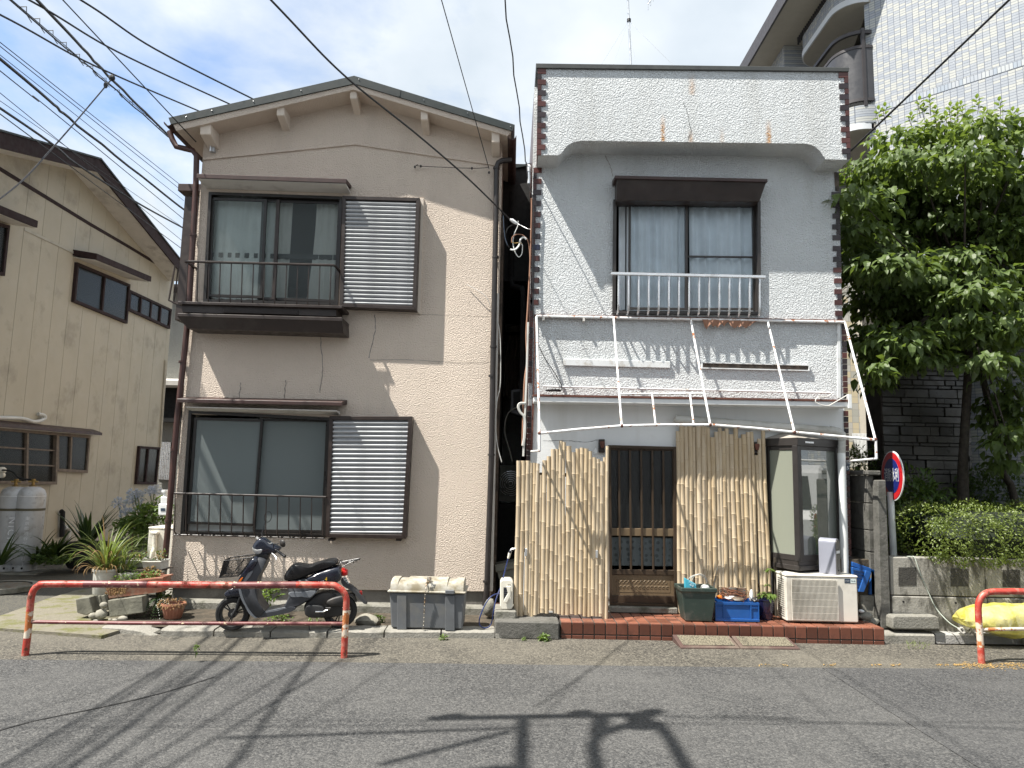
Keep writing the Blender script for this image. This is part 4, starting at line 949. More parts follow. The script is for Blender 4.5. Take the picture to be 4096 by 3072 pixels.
# =================================================================== guard rails
rusty('rail_red', (.40, .045, .030), rust=(.10, .03, .02), lo=.555, hi=.60, scale=15.)
rusty('rail_white', (.66, .58, .47), rust=(.24, .075, .025), lo=.49, hi=.53, scale=13.)
rusty('rail_maroon', (.16, .045, .045), rust=(.55, .44, .32), lo=.60, hi=.66, scale=16., stretch=(1, 1, 1.8))
def path_pt(pts, s):
    for i in range(len(pts) - 1):
        l = (pts[i + 1] - pts[i]).length
        if s <= l or i == len(pts) - 2: return lerp(pts[i], pts[i + 1], min(1, s / l))
        s -= l
def section(pts, s0, s1, n=None):
    n = n or max(2, int((s1 - s0) / .03)); return [path_pt(pts, lerp(s0, s1, i / n)) for i in range(n + 1)]
def plen(pts): return sum((pts[i + 1] - pts[i]).length for i in range(len(pts) - 1))
yl, yr = J(138, 1550, z=0).y, D(742, 1421, z=0).y; xl_, xr_ = 52., 742.
def GR(rg, x, y):
    sx = (rg.ox + x * rg.k) / D.k; return rg(x, y, Y=lerp(yl, yr, (sx - xl_) / (xr_ - xl_)))
gp_ = [GR(J, 138, 1560), GR(J, 157, 1400), GR(J, 170, 1250), GR(J, 178, 1210), GR(J, 193, 1180), GR(J, 218, 1163), GR(J, 262, 1156), GR(J, 700, 1157), GR(D, 500, 1264), GR(K, 1000, 874), GR(K, 1560, 876), GR(K, 1640, 892), GR(K, 1705, 930), GR(K, 1745, 980), GR(K, 1762, 1030), GR(K, 1766, 1100), GR(K, 1752, 1400), GR(K, 1740, 1690)]
gp_ = [gp_[0]] + cat_curve(gp_[1:-1], 5) + [gp_[-1]]
gp_[0].z = -.02; gp_[-1].z = -.02
gl_ = thing('guard_rail', 'rusty red and white pipe guard rail in front of the scooter', 'guard rail', gp_[0], 'kerbside guard rails'); TL_ = plen(gp_)
RG = .030
ups = [(.0, .17, 'rail_red'), (.17, .40, 'rail_white'), (.40, TL_ - .44, 'rail_red'), (TL_ - .44, TL_ - .20, 'rail_white'), (TL_ - .20, TL_, 'rail_red')]
for k, (s0, s1, mm) in enumerate(ups): MB().tube(section(gp_, s0, s1), RG * (1.0 if mm == 'rail_red' else .985), 14).build('post' if k in (0, 1, 3, 4) else 'top_rail', mm, gl_, smooth=50)
def at_px(rg, x, y):
    best = min(range(200), key=lambda i: abs((path_pt(gp_, .5 + (TL_ - 1.) * i / 199) - EYE).dot(C_R) / (path_pt(gp_, .5 + (TL_ - 1.) * i / 199) - EYE).dot(C_F) * F_PX + W_PX / 2 - (rg.ox + x * rg.k)))
    return .5 + (TL_ - 1.) * best / 199
for a, b in ((at_px(J, 465, 1157), at_px(J, 815, 1157)), (at_px(K, 395, 874), at_px(K, 1155, 876))): MB().tube(section(gp_, a, b), RG + .0015, 14).build('sleeve', 'rail_maroon', gl_, smooth=50)
MB().tube([GR(J, 168, 1365), GR(J, 700, 1372), GR(D, 500, 1347), GR(K, 1750, 1341)], .0165, 10).build('lower_rail', 'rail_maroon', gl_, smooth=50)
q = Q(920, 1580, z=0); yq = q.y
qp = [Q(921, 1600, Y=yq), Q(908, 1400, Y=yq), Q(896, 1230, Y=yq), Q(897, 1170, Y=yq), Q(908, 1130, Y=yq), Q(935, 1096, Y=yq), Q(980, 1078, Y=yq), Q(1100, 1076, Y=yq), Q(1215, 1076, Y=yq)]
e = qp[-1]; qp += [e + V((1.2, .02, -.02)), e + V((2.0, .03, -.03)), e + V((2.12, .03, -.1)), e + V((2.15, .03, -.2)), V((e.x + 2.15, e.y + .03, -.02))]
qp = [qp[0]] + cat_curve(qp[1:-1], 5) + [qp[-1]]; qp[0].z = -.02
g2 = thing('guard_rail', 'red and white pipe guard rail beside the yellow net bag', 'guard rail', qp[0], 'kerbside guard rails'); T2 = plen(qp)
for k, (s0, s1, mm) in enumerate([(0, .17, 'rail_red'), (.17, .40, 'rail_white'), (.40, .85, 'rail_red'), (.85, T2 - .44, 'rail_red'), (T2 - .44, T2 - .2, 'rail_white'), (T2 - .2, T2, 'rail_red')]):
    MB().tube(section(qp, s0, s1), RG * (1. if mm == 'rail_red' else .985), 14).build('post' if k in (0, 1, 4, 5) else 'top_rail', mm, g2, smooth=50)
MB().tube([Q(915, 1342, Y=yq), Q(1215, 1336, Y=yq), V((qp[-1].x, qp[-1].y, Q(1215, 1340, Y=yq).z))], .0165, 10).build('lower_rail', 'rail_white', g2, smooth=50)

# =================================================================== scooter
plain('paint_navy', (.012, .015, .026), .22, .0, var=.1, Coat_Weight=.6, Coat_Roughness=.1)
plain('plastic_grey', (.040, .043, .050), .5, var=.1, grime=(.07, .07, .07), gamt=.3)
plain('plastic_silver', (.20, .215, .235), .4, .2, var=.08)
plain('seat_vinyl', (.012, .012, .013), .32, var=.15, bump=.15, bscale=200)
plain('tyre', (.014, .014, .014), .75, var=.2, bump=.2, bscale=120)
plain('engine_black', (.022, .022, .023), .5, var=.2, grime=(.05, .04, .03), gamt=.3)
plain('chrome', (.7, .7, .7), .15, 1., var=.05)
plain('black_wire', (.012, .012, .013), .4)
plain('lens_red', (.45, .012, .01), .15); plain('lens_orange', (.7, .16, .02), .15)
plain('plate_white', (.72, .74, .75), .4); plain('plate_ink', (.10, .13, .12), .5)
plain('lamp_glass', (.55, .56, .55), .08, .3)
scY = lambda x: lerp(7.29, 7.49, (x - 390) / 1300)
def SP(x, y, off=0.): p = K(x, y, Y=scY(x)); return p + V((-.165, .985, 0)) * off      # off: + away from the street
sco = thing('scooter', 'dark navy scooter with front basket parked against the beige house', 'scooter', SP(1000, 1400))
def slab(name, poly, hw, mat, parent=sco, c=0., rounded=.35, n_sub=3, smooth=45, inset=8):
    """body panel: measured side outline, given real width and rounded-over flanks"""
    cp = [V((x, y, 0)) for x, y in poly]; k = len(cp); sm = []
    for i in range(k):                              # smooth the outline
        p0, p1, p2, p3 = cp[i - 1], cp[i], cp[(i + 1) % k], cp[(i + 2) % k]
        for j in range(n_sub):
            t = j / n_sub; sm.append(.5 * ((2 * p1) + (p2 - p0) * t + (2 * p0 - 5 * p1 + 4 * p2 - p3) * t * t + (3 * p1 - p0 - 3 * p2 + p3) * t ** 3))
    ctr = sum(sm, V()) / len(sm); rings = []
    for (w, ins) in ((-1., inset * 1.8), (-.92, inset * .7), (-.72, 0), (.72, 0), (.92, inset * .7), (1., inset * 1.8)):
        ring = []
        for p in sm:
            d = (ctr - p); L_ = d.length or 1; q_ = p + d / L_ * min(ins, L_ * .5); ring.append(SP(q_.x, q_.y, c + hw * w))
        rings.append(ring)
    return MB().loft(rings).build(name, mat, parent, smooth=smooth)
AXW = V((-.165, .985, 0)).normalized()
def wheel(cx, cy, rpx, w):
    c = SP(cx, cy); Rr = (SP(cx, cy - rpx) - c).length; prof = [(Rr * .70, -w * .35), (Rr * .74, -w * .5), (Rr * .90, -w * .5), (Rr * .97, -w * .32), (Rr, 0), (Rr * .97, w * .32), (Rr * .90, w * .5), (Rr * .74, w * .5), (Rr * .70, w * .35), (Rr * .70, -w * .35)]
    wo = MB().lathe(prof, c, 36, AXW, cap=False).build('wheel', 'tyre', sco, smooth=40)
    MB().lathe([(Rr * .70, -w * .36), (Rr * .62, -w * .30), (Rr * .62, w * .30), (Rr * .70, w * .36)], c, 30, AXW, cap=False).build('rim', 'engine_black', wo, smooth=40)
    u = AXW.orthogonal().normalized(); v = AXW.cross(u); g = MB()
    for k in range(3):
        a = k * 2 * math.pi / 3 + .5
        for s in (-.16, .16): g.tube([c + (u * math.cos(a + s * .4) + v * math.sin(a + s * .4)) * Rr * .15, c + (u * math.cos(a + s) + v * math.sin(a + s)) * Rr * .66], .007, 6)
    g.build('spokes', 'engine_black', wo); MB().lathe([(Rr * .26, -w * .42), (Rr * .26, w * .42)], c, 18, AXW).build('hub', 'engine_black', wo, smooth=40)
    MB().lathe([(.012, -w * .6), (.012, w * .6)], c, 8, AXW).build('axle', 'chrome', wo); return wo
wheel(398, 1215, 208, .075); wheel(1690, 1185, 208, .08)
slab('front_fender', [(300, 990), (325, 945), (390, 908), (470, 898), (530, 925), (545, 985), (535, 1010), (430, 1012), (340, 1022)], .05, 'paint_navy')
for s in (-.055, .055): MB().tube([SP(500, 1010, s), SP(450, 1150, s), SP(398, 1240, s)], .014, 8).build('fork', 'engine_black', sco, smooth=50)
slab('leg_shield', [(700, 530), (815, 560), (790, 650), (735, 740), (716, 840), (722, 1000), (770, 1110), (815, 1165), (770, 1215), (700, 1232), (640, 1190), (590, 1110), (545, 1020), (510, 920), (500, 830), (545, 760), (620, 650)], .15, 'plastic_grey', inset=14)
slab('front_cowl', [(672, 520), (735, 535), (720, 600), (640, 700), (570, 790), (530, 850), (480, 850), (490, 790), (530, 720), (600, 620)], .165, 'paint_navy', inset=20)
slab('side_trim', [(680, 672), (650, 745), (600, 810), (545, 850), (520, 850), (545, 770), (590, 710), (640, 680)], .158, 'plastic_silver', inset=10)
slab('trim_strip', [(500, 870), (520, 870), (560, 1000), (610, 1110), (680, 1200), (720, 1238), (690, 1236), (630, 1190), (570, 1090), (520, 980)], .155, 'plastic_silver', inset=4)
slab('turn_signal', [(565, 745), (545, 800), (515, 832), (488, 830), (505, 785), (535, 755)], .17, 'lens_orange', inset=8)
slab('floor_board', [(690, 1196), (800, 1180), (1040, 1128), (1120, 1105), (1180, 1120), (1130, 1165), (1000, 1203), (850, 1228), (720, 1238)], .14, 'plastic_grey', inset=6)
slab('floor_mat', [(700, 1188), (1030, 1120), (1035, 1132), (720, 1202)], .125, 'plastic_silver', inset=3)
slab('under_seat_panel', [(1065, 820), (1180, 795), (1300, 780), (1440, 800), (1500, 850), (1440, 900), (1390, 980), (1340, 1030), (1180, 1120), (1040, 1126), (1062, 1050), (1085, 985), (1075, 920)], .13, 'plastic_grey', inset=14)
slab('side_panel', [(1090, 935), (1200, 925), (1420, 915), (1380, 985), (1330, 1005), (1200, 1000), (1100, 990)], .136, 'plastic_silver', inset=10)
slab('rear_cowl', [(1290, 790), (1380, 730), (1500, 678), (1610, 648), (1690, 640), (1715, 690), (1715, 770), (1670, 820), (1570, 850), (1450, 835), (1370, 815)], .135, 'paint_navy', inset=22)
slab('seat', [(1040, 802), (1030, 750), (1065, 685), (1105, 635), (1160, 612), (1230, 618), (1310, 630), (1390, 612), (1470, 585), (1560, 562), (1630, 560), (1670, 588), (1640, 622), (1540, 660), (1420, 705), (1310, 750), (1200, 790), (1110, 806)], .12, 'seat_vinyl', inset=26)
slab('engine', [(1275, 1090), (1360, 1010), (1480, 950), (1600, 940), (1720, 970), (1760, 1060), (1750, 1160), (1690, 1230), (1500, 1255), (1330, 1240), (1270, 1180)], .09, 'engine_black', inset=18)
slab('muffler', [(1545, 1040), (1620, 1000), (1730, 975), (1790, 1000), (1800, 1060), (1720, 1095), (1600, 1100), (1550, 1080)], .05, 'engine_black', c=-.10, inset=14)
slab('crank_case', [(1290, 1120), (1340, 1090), (1480, 1100), (1520, 1160), (1500, 1230), (1360, 1240), (1285, 1200)], .03, 'engine_black', c=-.105, inset=8)
MB().tube([SP(1410, 1165, -.15), SP(1500, 1165, -.15), SP(1590, 1120, -.15)], .008, 6).build('kick_lever', 'chrome', sco, smooth=50)
MB().tube([SP(1530, 1122, -.15), SP(1590, 1120, -.15)], .010, 6).build('kick_pedal', 'engine_black', sco)
g = MB(); pts = [lerp(SP(1590, 925, -.09), SP(1640, 1000, -.09), i / 40) + (V((math.cos(i * 1.1), 0, .6 * math.sin(i * 1.1))) * .02) for i in range(41)]
g.tube(pts, .004, 5).build('shock_spring', 'engine_black', sco)
slab('rear_mudguard', [(1710, 790), (1790, 850), (1870, 905), (1950, 985), (2018, 1082), (2000, 1096), (1975, 1085), (1900, 1010), (1820, 930), (1720, 870)], .06, 'plastic_grey', inset=6)
slab('wheel_hugger', [(1770, 990), (1850, 970), (1890, 1060), (1880, 1075), (1830, 1000)], .04, 'engine_black', inset=4)
slab('reflector', [(1925, 955), (1955, 950), (1955, 1008), (1935, 1008)], .03, 'lens_red', inset=3)
slab('tail_light', [(1715, 672), (1770, 688), (1784, 715), (1780, 745), (1720, 758), (1705, 710)], .08, 'lens_red', inset=8)
slab('turn_signal', [(1678, 664), (1722, 678), (1714, 730), (1716, 762), (1700, 752), (1690, 700)], .10, 'lens_orange', inset=6)
pq = [SP(1722, 772, -.05), SP(1760, 768, -.05), SP(1800, 846, -.05), SP(1775, 864, -.05)]
lp = MB().prism(pq, (0, .004, 0)).build('licence_plate', 'plate_white', sco)
for (u0, v0, u1, v1) in ((.2, .15, .8, .28), (.15, .4, .42, .6), (.55, .38, .85, .62), (.2, .7, .5, .88), (.6, .72, .85, .9)):
    bl = lambda u, v: lerp(lerp(pq[0], pq[1], u), lerp(pq[3], pq[2], u), v) - V((0, .002, 0))
    MB().prism([bl(u0, v0), bl(u1, v0), bl(u1, v1), bl(u0, v1)], (0, .001, 0)).build('plate_mark', 'plate_ink', lp)
rk = MB()
for s in (-.075, .075): rk.tube([SP(1610, 640, s), SP(1720, 605, s), SP(1920, 560, s * .6)], .006, 6); rk.tube([SP(1730, 640, s), SP(1800, 600, s), SP(1860, 575, s)], .005, 6)
rk.tube([SP(1920, 560, -.05), SP(1930, 558, 0), SP(1920, 560, .05)], .006, 6)
for x, y in ((1720, 605), (1780, 592), (1850, 577)): rk.tube([SP(x, y, -.07), SP(x, y, .07)], .005, 6)
rk.tube([SP(1690, 600, -.075), SP(1685, 575, -.075), SP(1705, 565, -.075), SP(1718, 585, -.075)], .005, 6)
rk.tube([SP(1855, 580, -.05), SP(1855, 605, -.05)], .004, 5); rk.tube([SP(1884, 575, -.05), SP(1884, 595, -.05)], .004, 5)
rk.build('luggage_rack', 'black_wire', sco, smooth=50)
slab('steering_neck', [(700, 480), (820, 480), (835, 520), (815, 565), (700, 530)], .07, 'engine_black', inset=10)
slab('headset', [(648, 410), (660, 375), (690, 335), (730, 305), (775, 305), (835, 345), (870, 375), (940, 405), (975, 428), (960, 460), (910, 488), (830, 500), (760, 505), (700, 490), (660, 455)], .085, 'paint_navy', inset=24)
slab('dial_panel', [(732, 312), (780, 312), (850, 360), (868, 378), (800, 358), (745, 330)], .07, 'lamp_glass', inset=6)
slab('headlight', [(645, 408), (665, 425), (712, 432), (770, 430), (772, 455), (755, 482), (720, 497), (685, 488), (655, 455)], .092, 'lamp_glass', inset=10)
hg = SP(960, 455, -.10); MB().tube([SP(930, 445, -.08), hg, SP(1062, 504, -.20)], .014, 10).build('handle_grip', 'seat_vinyl', sco, smooth=50)
MB().tube([SP(890, 478, -.11), SP(930, 500, -.15), SP(955, 525, -.18), SP(952, 548, -.19)], .006, 6).build('brake_lever', 'aluminium', sco, smooth=50)
MB().tube([SP(700, 345, .10), SP(640, 332, .22)], .014, 8).build('handle_grip', 'aluminium', sco, smooth=50)
m1_ = MB().tube([SP(905, 410, -.10), SP(910, 365, -.11), SP(975, 360, -.14)], .006, 6).build('mirror_stalk', 'black_wire', sco, smooth=50)
c = SP(1022, 354, -.16); MB().lathe([(.0, -.018), (.026, -.014), (.040, -.002), (.040, .006), (.0, .008)], c, 18, V((.55, .75, .25)), cap=False).build('mirror', 'engine_black', m1_, smooth=50)
m2_ = MB().tube([SP(735, 300, .09), SP(722, 262, .11), SP(745, 180, .12), SP(770, 105, .12)], .005, 6).build('mirror_stalk', 'black_wire', sco, smooth=50)
c = SP(795, 62, .12); u_ = V((.62, .2, .18)).normalized(); el = [c + V((.035 * math.cos(a) + .004 * math.sin(a), .01 * math.cos(a), .054 * math.sin(a))) for a in [2 * math.pi * i / 22 for i in range(22)]]
MB().tube(el, .0035, 6, closed=True).build('mirror', 'black_wire', m2_, smooth=60)
# basket of steel wire
bk = MB()
def bp(u, v, w):      # u along the length, v down, w across
    tl, tr2, bl2, br3 = (330, 562), (672, 518), (270, 762), (490, 745); x = lerp(lerp(tl[0], tr2[0], u), lerp(bl2[0], br3[0], u), v); y = lerp(lerp(tl[1], tr2[1], u), lerp(bl2[1], br3[1], u), v)
    return SP(x, y, lerp(-.15, .15, w) * lerp(1, .86, v))
for loop, r_ in (([(0, 0, 0), (1, 0, 0), (1, 0, 1), (0, 0, 1)], .005), ([(0, 1, 0), (1, 1, 0), (1, 1, 1), (0, 1, 1)], .004)): bk.tube([bp(*c) for c in loop], r_, 6, closed=True)
for u in (0, 1):
    for w in (0, 1): bk.tube([bp(u, 0, w), bp(u, 1, w)], .004, 5)
bk.tube([bp(.72, 0, 0), bp(.6, 1, 0)], .004, 5)
basket = bk.build('basket', 'black_wire', sco); wm = MB(); N_ = 22
for i in range(1, N_):
    t = i / N_
    for w in (0, 1): wm.tube([bp(t, 0, w), bp(t, 1, w)], .0013, 3); wm.tube([bp(0, t, w), bp(1, t, w)], .0013, 3)
    for u in (0, 1): wm.tube([bp(u, 0, t), bp(u, 1, t)], .0013, 3); wm.tube([bp(u, t, 0), bp(u, t, 1)], .0013, 3)
    wm.tube([bp(t, 1, 0), bp(t, 1, 1)], .0013, 3)
wm.build('wire_mesh', 'black_wire', basket)
# decal
def text_obj(name, body, size, mat, parent, loc, rx, ry, rz, ext=.0008, shear=0., sx=1.):
    cu = bpy.data.curves.new(name, 'FONT'); cu.body = body; cu.size = size; cu.extrude = ext; cu.align_x = 'CENTER'; cu.align_y = 'CENTER'; cu.shear = shear; cu.resolution_u = 2
    tmp = bpy.data.objects.new(name, cu); me = bpy.data.meshes.new_from_object(tmp); me.name = name; bpy.data.objects.remove(tmp); bpy.data.curves.remove(cu)
    me.materials.clear(); me.materials.append(MT[mat]); o = bpy.data.objects.new(name, me); COL.objects.link(o); o.location = loc; o.rotation_euler = (rx, ry, rz); o.scale = (sx, 1, 1)
    if parent is not None: adopt(o, parent)
    return o
plain('ink_white', (.75, .76, .76), .5); plain('ink_yellow', (.8, .5, .03), .5)
yaw = math.atan2(.165, .985)
text_obj('maker_text', "Lets", .034, 'ink_white', sco, SP(1472, 812, -.139), R(90), R(-18), yaw, shear=.25); text_obj('maker_text', '4', .05, 'ink_yellow', sco, SP(1530, 782, -.139), R(90), R(-18), yaw, shear=.3)
MB().tube([SP(1320, 1340, -.05), SP(1330, 1410, -.06), SP(1480, 1436, -.08)], .008, 6).build('side_stand', 'engine_black', sco)

# =================================================================== storage box, chain, hose reel
plain('box_grey', (.115, .122, .13), .6, var=.12, grime=(.16, .155, .14), gamt=.35, gscale=5)
plain('lid_cream', (.44, .425, .375), .65, var=.1, grime=(.20, .17, .11), gamt=.75, gscale=7)
YX = L(700, 1016, z=.10).y
bx = thing('storage_box', 'grey plastic storage chest with weathered cream lid in front of the beige house', 'storage box', L(700, 1012, Y=YX))
def lx(x, y, Y=YX): return L(x, y, Y=Y)
zb0, zb1 = lx(700, 1008).z, lx(700, 612).z; bdep = .40
xa0, xa1, xb0, xb1 = lx(318, 1000).x, lx(1103, 1000).x, lx(300, 620).x, lx(1130, 620).x
bxb = MB().hexa([(xa0, YX, zb0), (xa1, YX, zb0), (xb1, YX - .012, zb1), (xb0, YX - .012, zb1)], [(xa0, YX + bdep, zb0), (xa1, YX + bdep, zb0), (xb1, YX + bdep, zb1), (xb0, YX + bdep, zb1)]).build('body', 'box_grey', bx, bevel=.012)
for x0, x1 in ((385, 490), (915, 1022)):
    a_, b_ = lx(x0, 1000).x, lx(x1, 1000).x; c_, d_ = lx(x0, 640).x, lx(x1, 640).x
    MB().hexa([(a_, YX - .018, zb0 - .012), (b_, YX - .018, zb0 - .012), (d_, YX - .026, zb1 - .02), (c_, YX - .026, zb1 - .02)], [(a_, YX + .01, zb0 - .012), (b_, YX + .01, zb0 - .012), (d_, YX + .01, zb1 - .02), (c_, YX + .01, zb1 - .02)]).build('rib', 'box_grey', bx, bevel=.004)
rim = MB().box(lx(281, 590).x, lx(1146, 590).x, YX - .035, YX + bdep + .03, lx(700, 612).z, lx(700, 588).z).build('lid', 'lid_cream', bx, bevel=.008)
def barrel(x0, x1, dz, nm):
    z0 = lx(700, 588).z; hgt = lx(700, 470, YX + .1).z - z0 + .012; pr = []
    for i in range(13):
        a = math.pi * i / 12; pr.append((YX - .012 + (bdep + .02) * (1 - math.cos(a)) / 2, z0 + (hgt + dz) * math.sin(a) ** .42))
    r0 = [V((x0, y, z)) for y, z in pr]; r1 = [V((x1, y, z)) for y, z in pr]; return MB().loft([r0, r1], closed=True).build(nm, 'lid_cream', rim, smooth=50, bevel=0)
barrel(lx(318, 520).x, lx(1112, 520).x, -.012, 'lid_dome')
for x0, x1, dz in ((312, 392, .002), (492, 938, .004), (1028, 1118, .002)): barrel(lx(x0, 520).x, lx(x1, 520).x, dz, 'lid_band')
MB().box(lx(918, 600).x, lx(1020, 600).x, YX - .05, YX - .02, lx(900, 618).z, lx(900, 572).z).build('latch', 'box_grey', bx, bevel=.006)
ch = MB(); cpts = [L(745, 440, Y=YX + .08), L(720, 470, Y=YX + .02), L(706, 520, Y=YX - .02), L(700, 585, Y=YX - .055), L(690, 660, Y=YX - .05), L(685, 760, Y=YX - .042), L(680, 880, Y=YX - .035), L(672, 1015, Y=YX - .03)]; cc_ = cat_curve(cpts, 8); Lc = plen(cc_); nl = 30
for k in range(nl):
    p = path_pt(cc_, Lc * (k + .5) / nl); q_ = path_pt(cc_, min(Lc, Lc * (k + .5) / nl + .004)); d = (q_ - p).normalized() if (q_ - p).length > 1e-6 else V((0, 0, -1)); s = d.cross(V((0, 1, 0))) if k % 2 else V((0, 1, 0)); s.normalize()
    ch.tube([p + d * .014 * math.cos(a) + s * .007 * math.sin(a) for a in [2 * math.pi * i / 10 for i in range(10)]], .0028, 5, closed=True)
rr = random.Random(6)
for k in range(14):
    p = L(735 + rr.uniform(-28, 30), 462 + rr.uniform(-22, 26), Y=YX + rr.uniform(-.02, .05)); d = rdir(rr); s = d.orthogonal().normalized()
    ch.tube([p + d * .014 * math.cos(a) + s * .007 * math.sin(a) for a in [2 * math.pi * i / 10 for i in range(10)]], .0028, 5, closed=True)
cho = thing('chain', 'rusty steel chain and padlock hanging over the grey storage chest', 'chain', cpts[0]); plain('chain_steel', (.28, .27, .24), .45, .7, var=.3, grime=(.25, .14, .06), gamt=.5, gscale=20)
ch.build('links', 'chain_steel', cho, smooth=50); p = L(725, 496, Y=YX - .03); MB().box(p.x - .014, p.x + .014, p.y - .01, p.y + .008, p.z - .014, p.z + .012).build('padlock', 'ornament_gold', cho, bevel=.003)
# hose reel on concrete blocks
blk = thing('slab_stack', 'stacked mossy concrete slabs under the hose reel', 'concrete slabs', L(1600, 1000, z=.1))
p, q_ = L(1460, 1050, z=.085), L(1700, 1050, z=.085); yk = p.y
MB().box(p.x, F(215, 1500, Y=yk).x, yk, yk + .5, .02, L(1460, 920, Y=yk).z).build('slab', 'fence_concrete', blk, bevel=.015)
MB().box(L(1455, 900, Y=yk + .12).x, L(1700, 900, Y=yk + .12).x, yk + .12, yk + .5, .1, L(1500, 808, Y=yk + .12).z).build('block', 'old_concrete', blk, bevel=.012)
yh = yk + .16; hz = L(1600, 800, Y=yh).z
hr = thing('hose_reel', 'cream plastic hose reel box beside the bamboo screen', 'hose reel', L(1600, 800, Y=yh)); plain('reel_cream', (.70, .67, .58), .45, var=.06, grime=(.45, .42, .34), gamt=.2)
qbox(MB(), L, [(1522, 490), (1545, 466), (1640, 466), (1668, 500), (1664, 770), (1640, 798), (1535, 798), (1520, 760)], yh, yh + .20).build('case', 'reel_cream', hr, bevel=.01)
qbox(MB(), L, [(1560, 552), (1612, 552), (1612, 700), (1560, 700)], yh - .003, yh + .002).build('drum_slot', 'black_void', hr)
for k in range(7): p = L(1586, 565 + k * 20, Y=yh - .006); MB().tube([p - V((.016, 0, 0)), p + V((.016, 0, .003))], .0075, 6).build('hose_turn', 'paint_navy', hr)
plain('hose_blue', (.02, .035, .13), .35, var=.1)
qbox(MB(), L, [(1590, 540), (1640, 540), (1640, 640), (1600, 720), (1565, 725), (1560, 700), (1608, 620)], yh - .03, yh - .012).build('crank_handle', 'reel_cream', hr, bevel=.005)
for x in (1612, 1630): p = L(x, 521, Y=yh - .002); MB().lathe([(.005, 0), (.005, .003)], p, 8, (0, 1, 0)).build('screw', 'black_void', hr)
hs = MB().tube(cat_curve([L(1520, 625, Y=yh + .05), L(1470, 628, Y=yh), L(1410, 665, Y=yh - .04), L(1355, 745, Y=yh - .07), L(1310, 850, Y=yh - .1), L(1290, 930, Y=yh - .1), L(1310, 985, Y=yh - .1), L(1370, 1000, Y=yh - .08), L(1420, 960, Y=yh - .05), L(1445, 850, Y=yh - .02), L(1475, 690, Y=yh + .02), L(1530, 540, Y=yh + .08), L(1580, 350, Y=yh + .1), L(1612, 230, Y=yh + .1)], 6), .0065, 8).build('hose', 'hose_blue', hr, smooth=60)
MB().tube([L(1612, 232, Y=yh + .1), L(1628, 170, Y=yh + .1)], [.012, .016], 10).build('hose_coupling', 'reel_cream', hr, smooth=50); MB().tube([L(1628, 172, Y=yh + .1), L(1638, 145, Y=yh + .1)], .016, 10).build('coupling_ring', 'paint_navy', hr)
tp = MB().tube([L(1636, 150, Y=yh + .1), L(1650, 128, Y=yh + .1), L(1705, 124, Y=yh + .1)], .011, 8).build('garden_tap', 'aluminium', None, smooth=50); tag(tp, 'metal garden tap with the blue hose fitted to it', 'tap')
# grey planter stored in the gap
pt = thing('grey_planter', 'old grey green planter trough tilted inside the narrow gap', 'planter', L(1600, 470, Y=8.6)); plain('planter_grey', (.13, .135, .115), .75, var=.2, grime=(.07, .07, .055), gamt=.4)
a_ = quadpx(L, [(1462, 310), (1700, 262), (1700, 340), (1475, 385)], 8.55); MB().prism(a_, (0, .3, 0)).build('rim', 'planter_grey', pt, bevel=.006)
qbox(MB(), L, [(1490, 380), (1700, 340), (1700, 560), (1540, 560)], 8.57, 8.8).build('body', 'planter_grey', pt)

# =================================================================== things on the tiled step
plain('pot_green', (.030, .048, .040), .45, var=.12, grime=(.10, .10, .085), gamt=.25, gscale=5)
gpz = zst + .002; yg = N(430, 752, z=gpz).y
pg = thing('green_planter', 'dark green square planter pot full of odds and ends on the tiled step', 'planter', N(430, 750, Y=yg))
def sqpot(rg, tl, tr2, br3, bl2, Yf, dep, h_rim, name, mat, parent):
    a, b, c_, d = rg(*tl, Y=Yf), rg(*tr2, Y=Yf), rg(*br3, Y=Yf), rg(*bl2, Y=Yf); zt_ = (a.z + b.z) / 2; zb_ = (c_.z + d.z) / 2; t = .02; g = MB()
    rings = []
    for (x0, x1, y0, y1, z) in ((d.x, c_.x, Yf + .03, Yf + dep - .03, zb_), (lerp(d.x, a.x, .8), lerp(c_.x, b.x, .8), Yf + .006, Yf + dep - .006, zt_ - h_rim), (a.x, b.x, Yf - .008, Yf + dep + .008, zt_ - h_rim * .8), (a.x, b.x, Yf - .008, Yf + dep + .008, zt_), (a.x + t, b.x - t, Yf + t, Yf + dep - t, zt_), (a.x + t, b.x - t, Yf + t, Yf + dep - t, zt_ - .06)):
        rings.append([V((x0, y0, z)), V((x1, y0, z)), V((x1, y1, z)), V((x0, y1, z))])
    return MB().loft(rings).build(name, mat, parent, bevel=.006)
sqpot(N, (272, 440), (594, 455), (556, 750), (322, 742), yg, .30, .05, 'pot', 'pot_green', pg)
plain('card_cyan', (.06, .38, .50), .5); plain('ball_grey', (.45, .46, .45), .7, var=.25, scale=60)
bc = thing('cyan_box', 'small cyan cardboard box sticking out of the green planter', 'box', N(360, 440, Y=yg + .1))
bcf = quadpx(N, [(308, 358), (408, 412), (415, 462), (312, 455)], yg + .06); MB().prism(bcf, (0, .05, 0)).build('carton', 'card_cyan', bc, bevel=.003)
text_obj('box_text', 'ハンディ\n除湿', .022, 'ink_white', bc, (bcf[0] + bcf[2]) / 2 + V((.012, -.004, -.006)), R(90), R(25), 0, ext=.0005)
yb_ = MB().ball(N(488, 448, Y=yg + .12), .048, .048, .04, 14, 10).build('twine_ball', 'ball_grey', None, smooth=60); tag(yb_, 'grey ball of twine in the green planter', 'twine ball')
wr = MB(); rr = random.Random(12)
for k in range(3): wr.tube([N(415 + k * 12 + 85 * math.cos(a) * (1 - .1 * k), 400 - k * 4 + 70 * math.sin(a), Y=yg + .10 + .03 * math.cos(a * 2)) for a in [math.pi + math.pi * i / 14 for i in range(15)]], .003, 5)
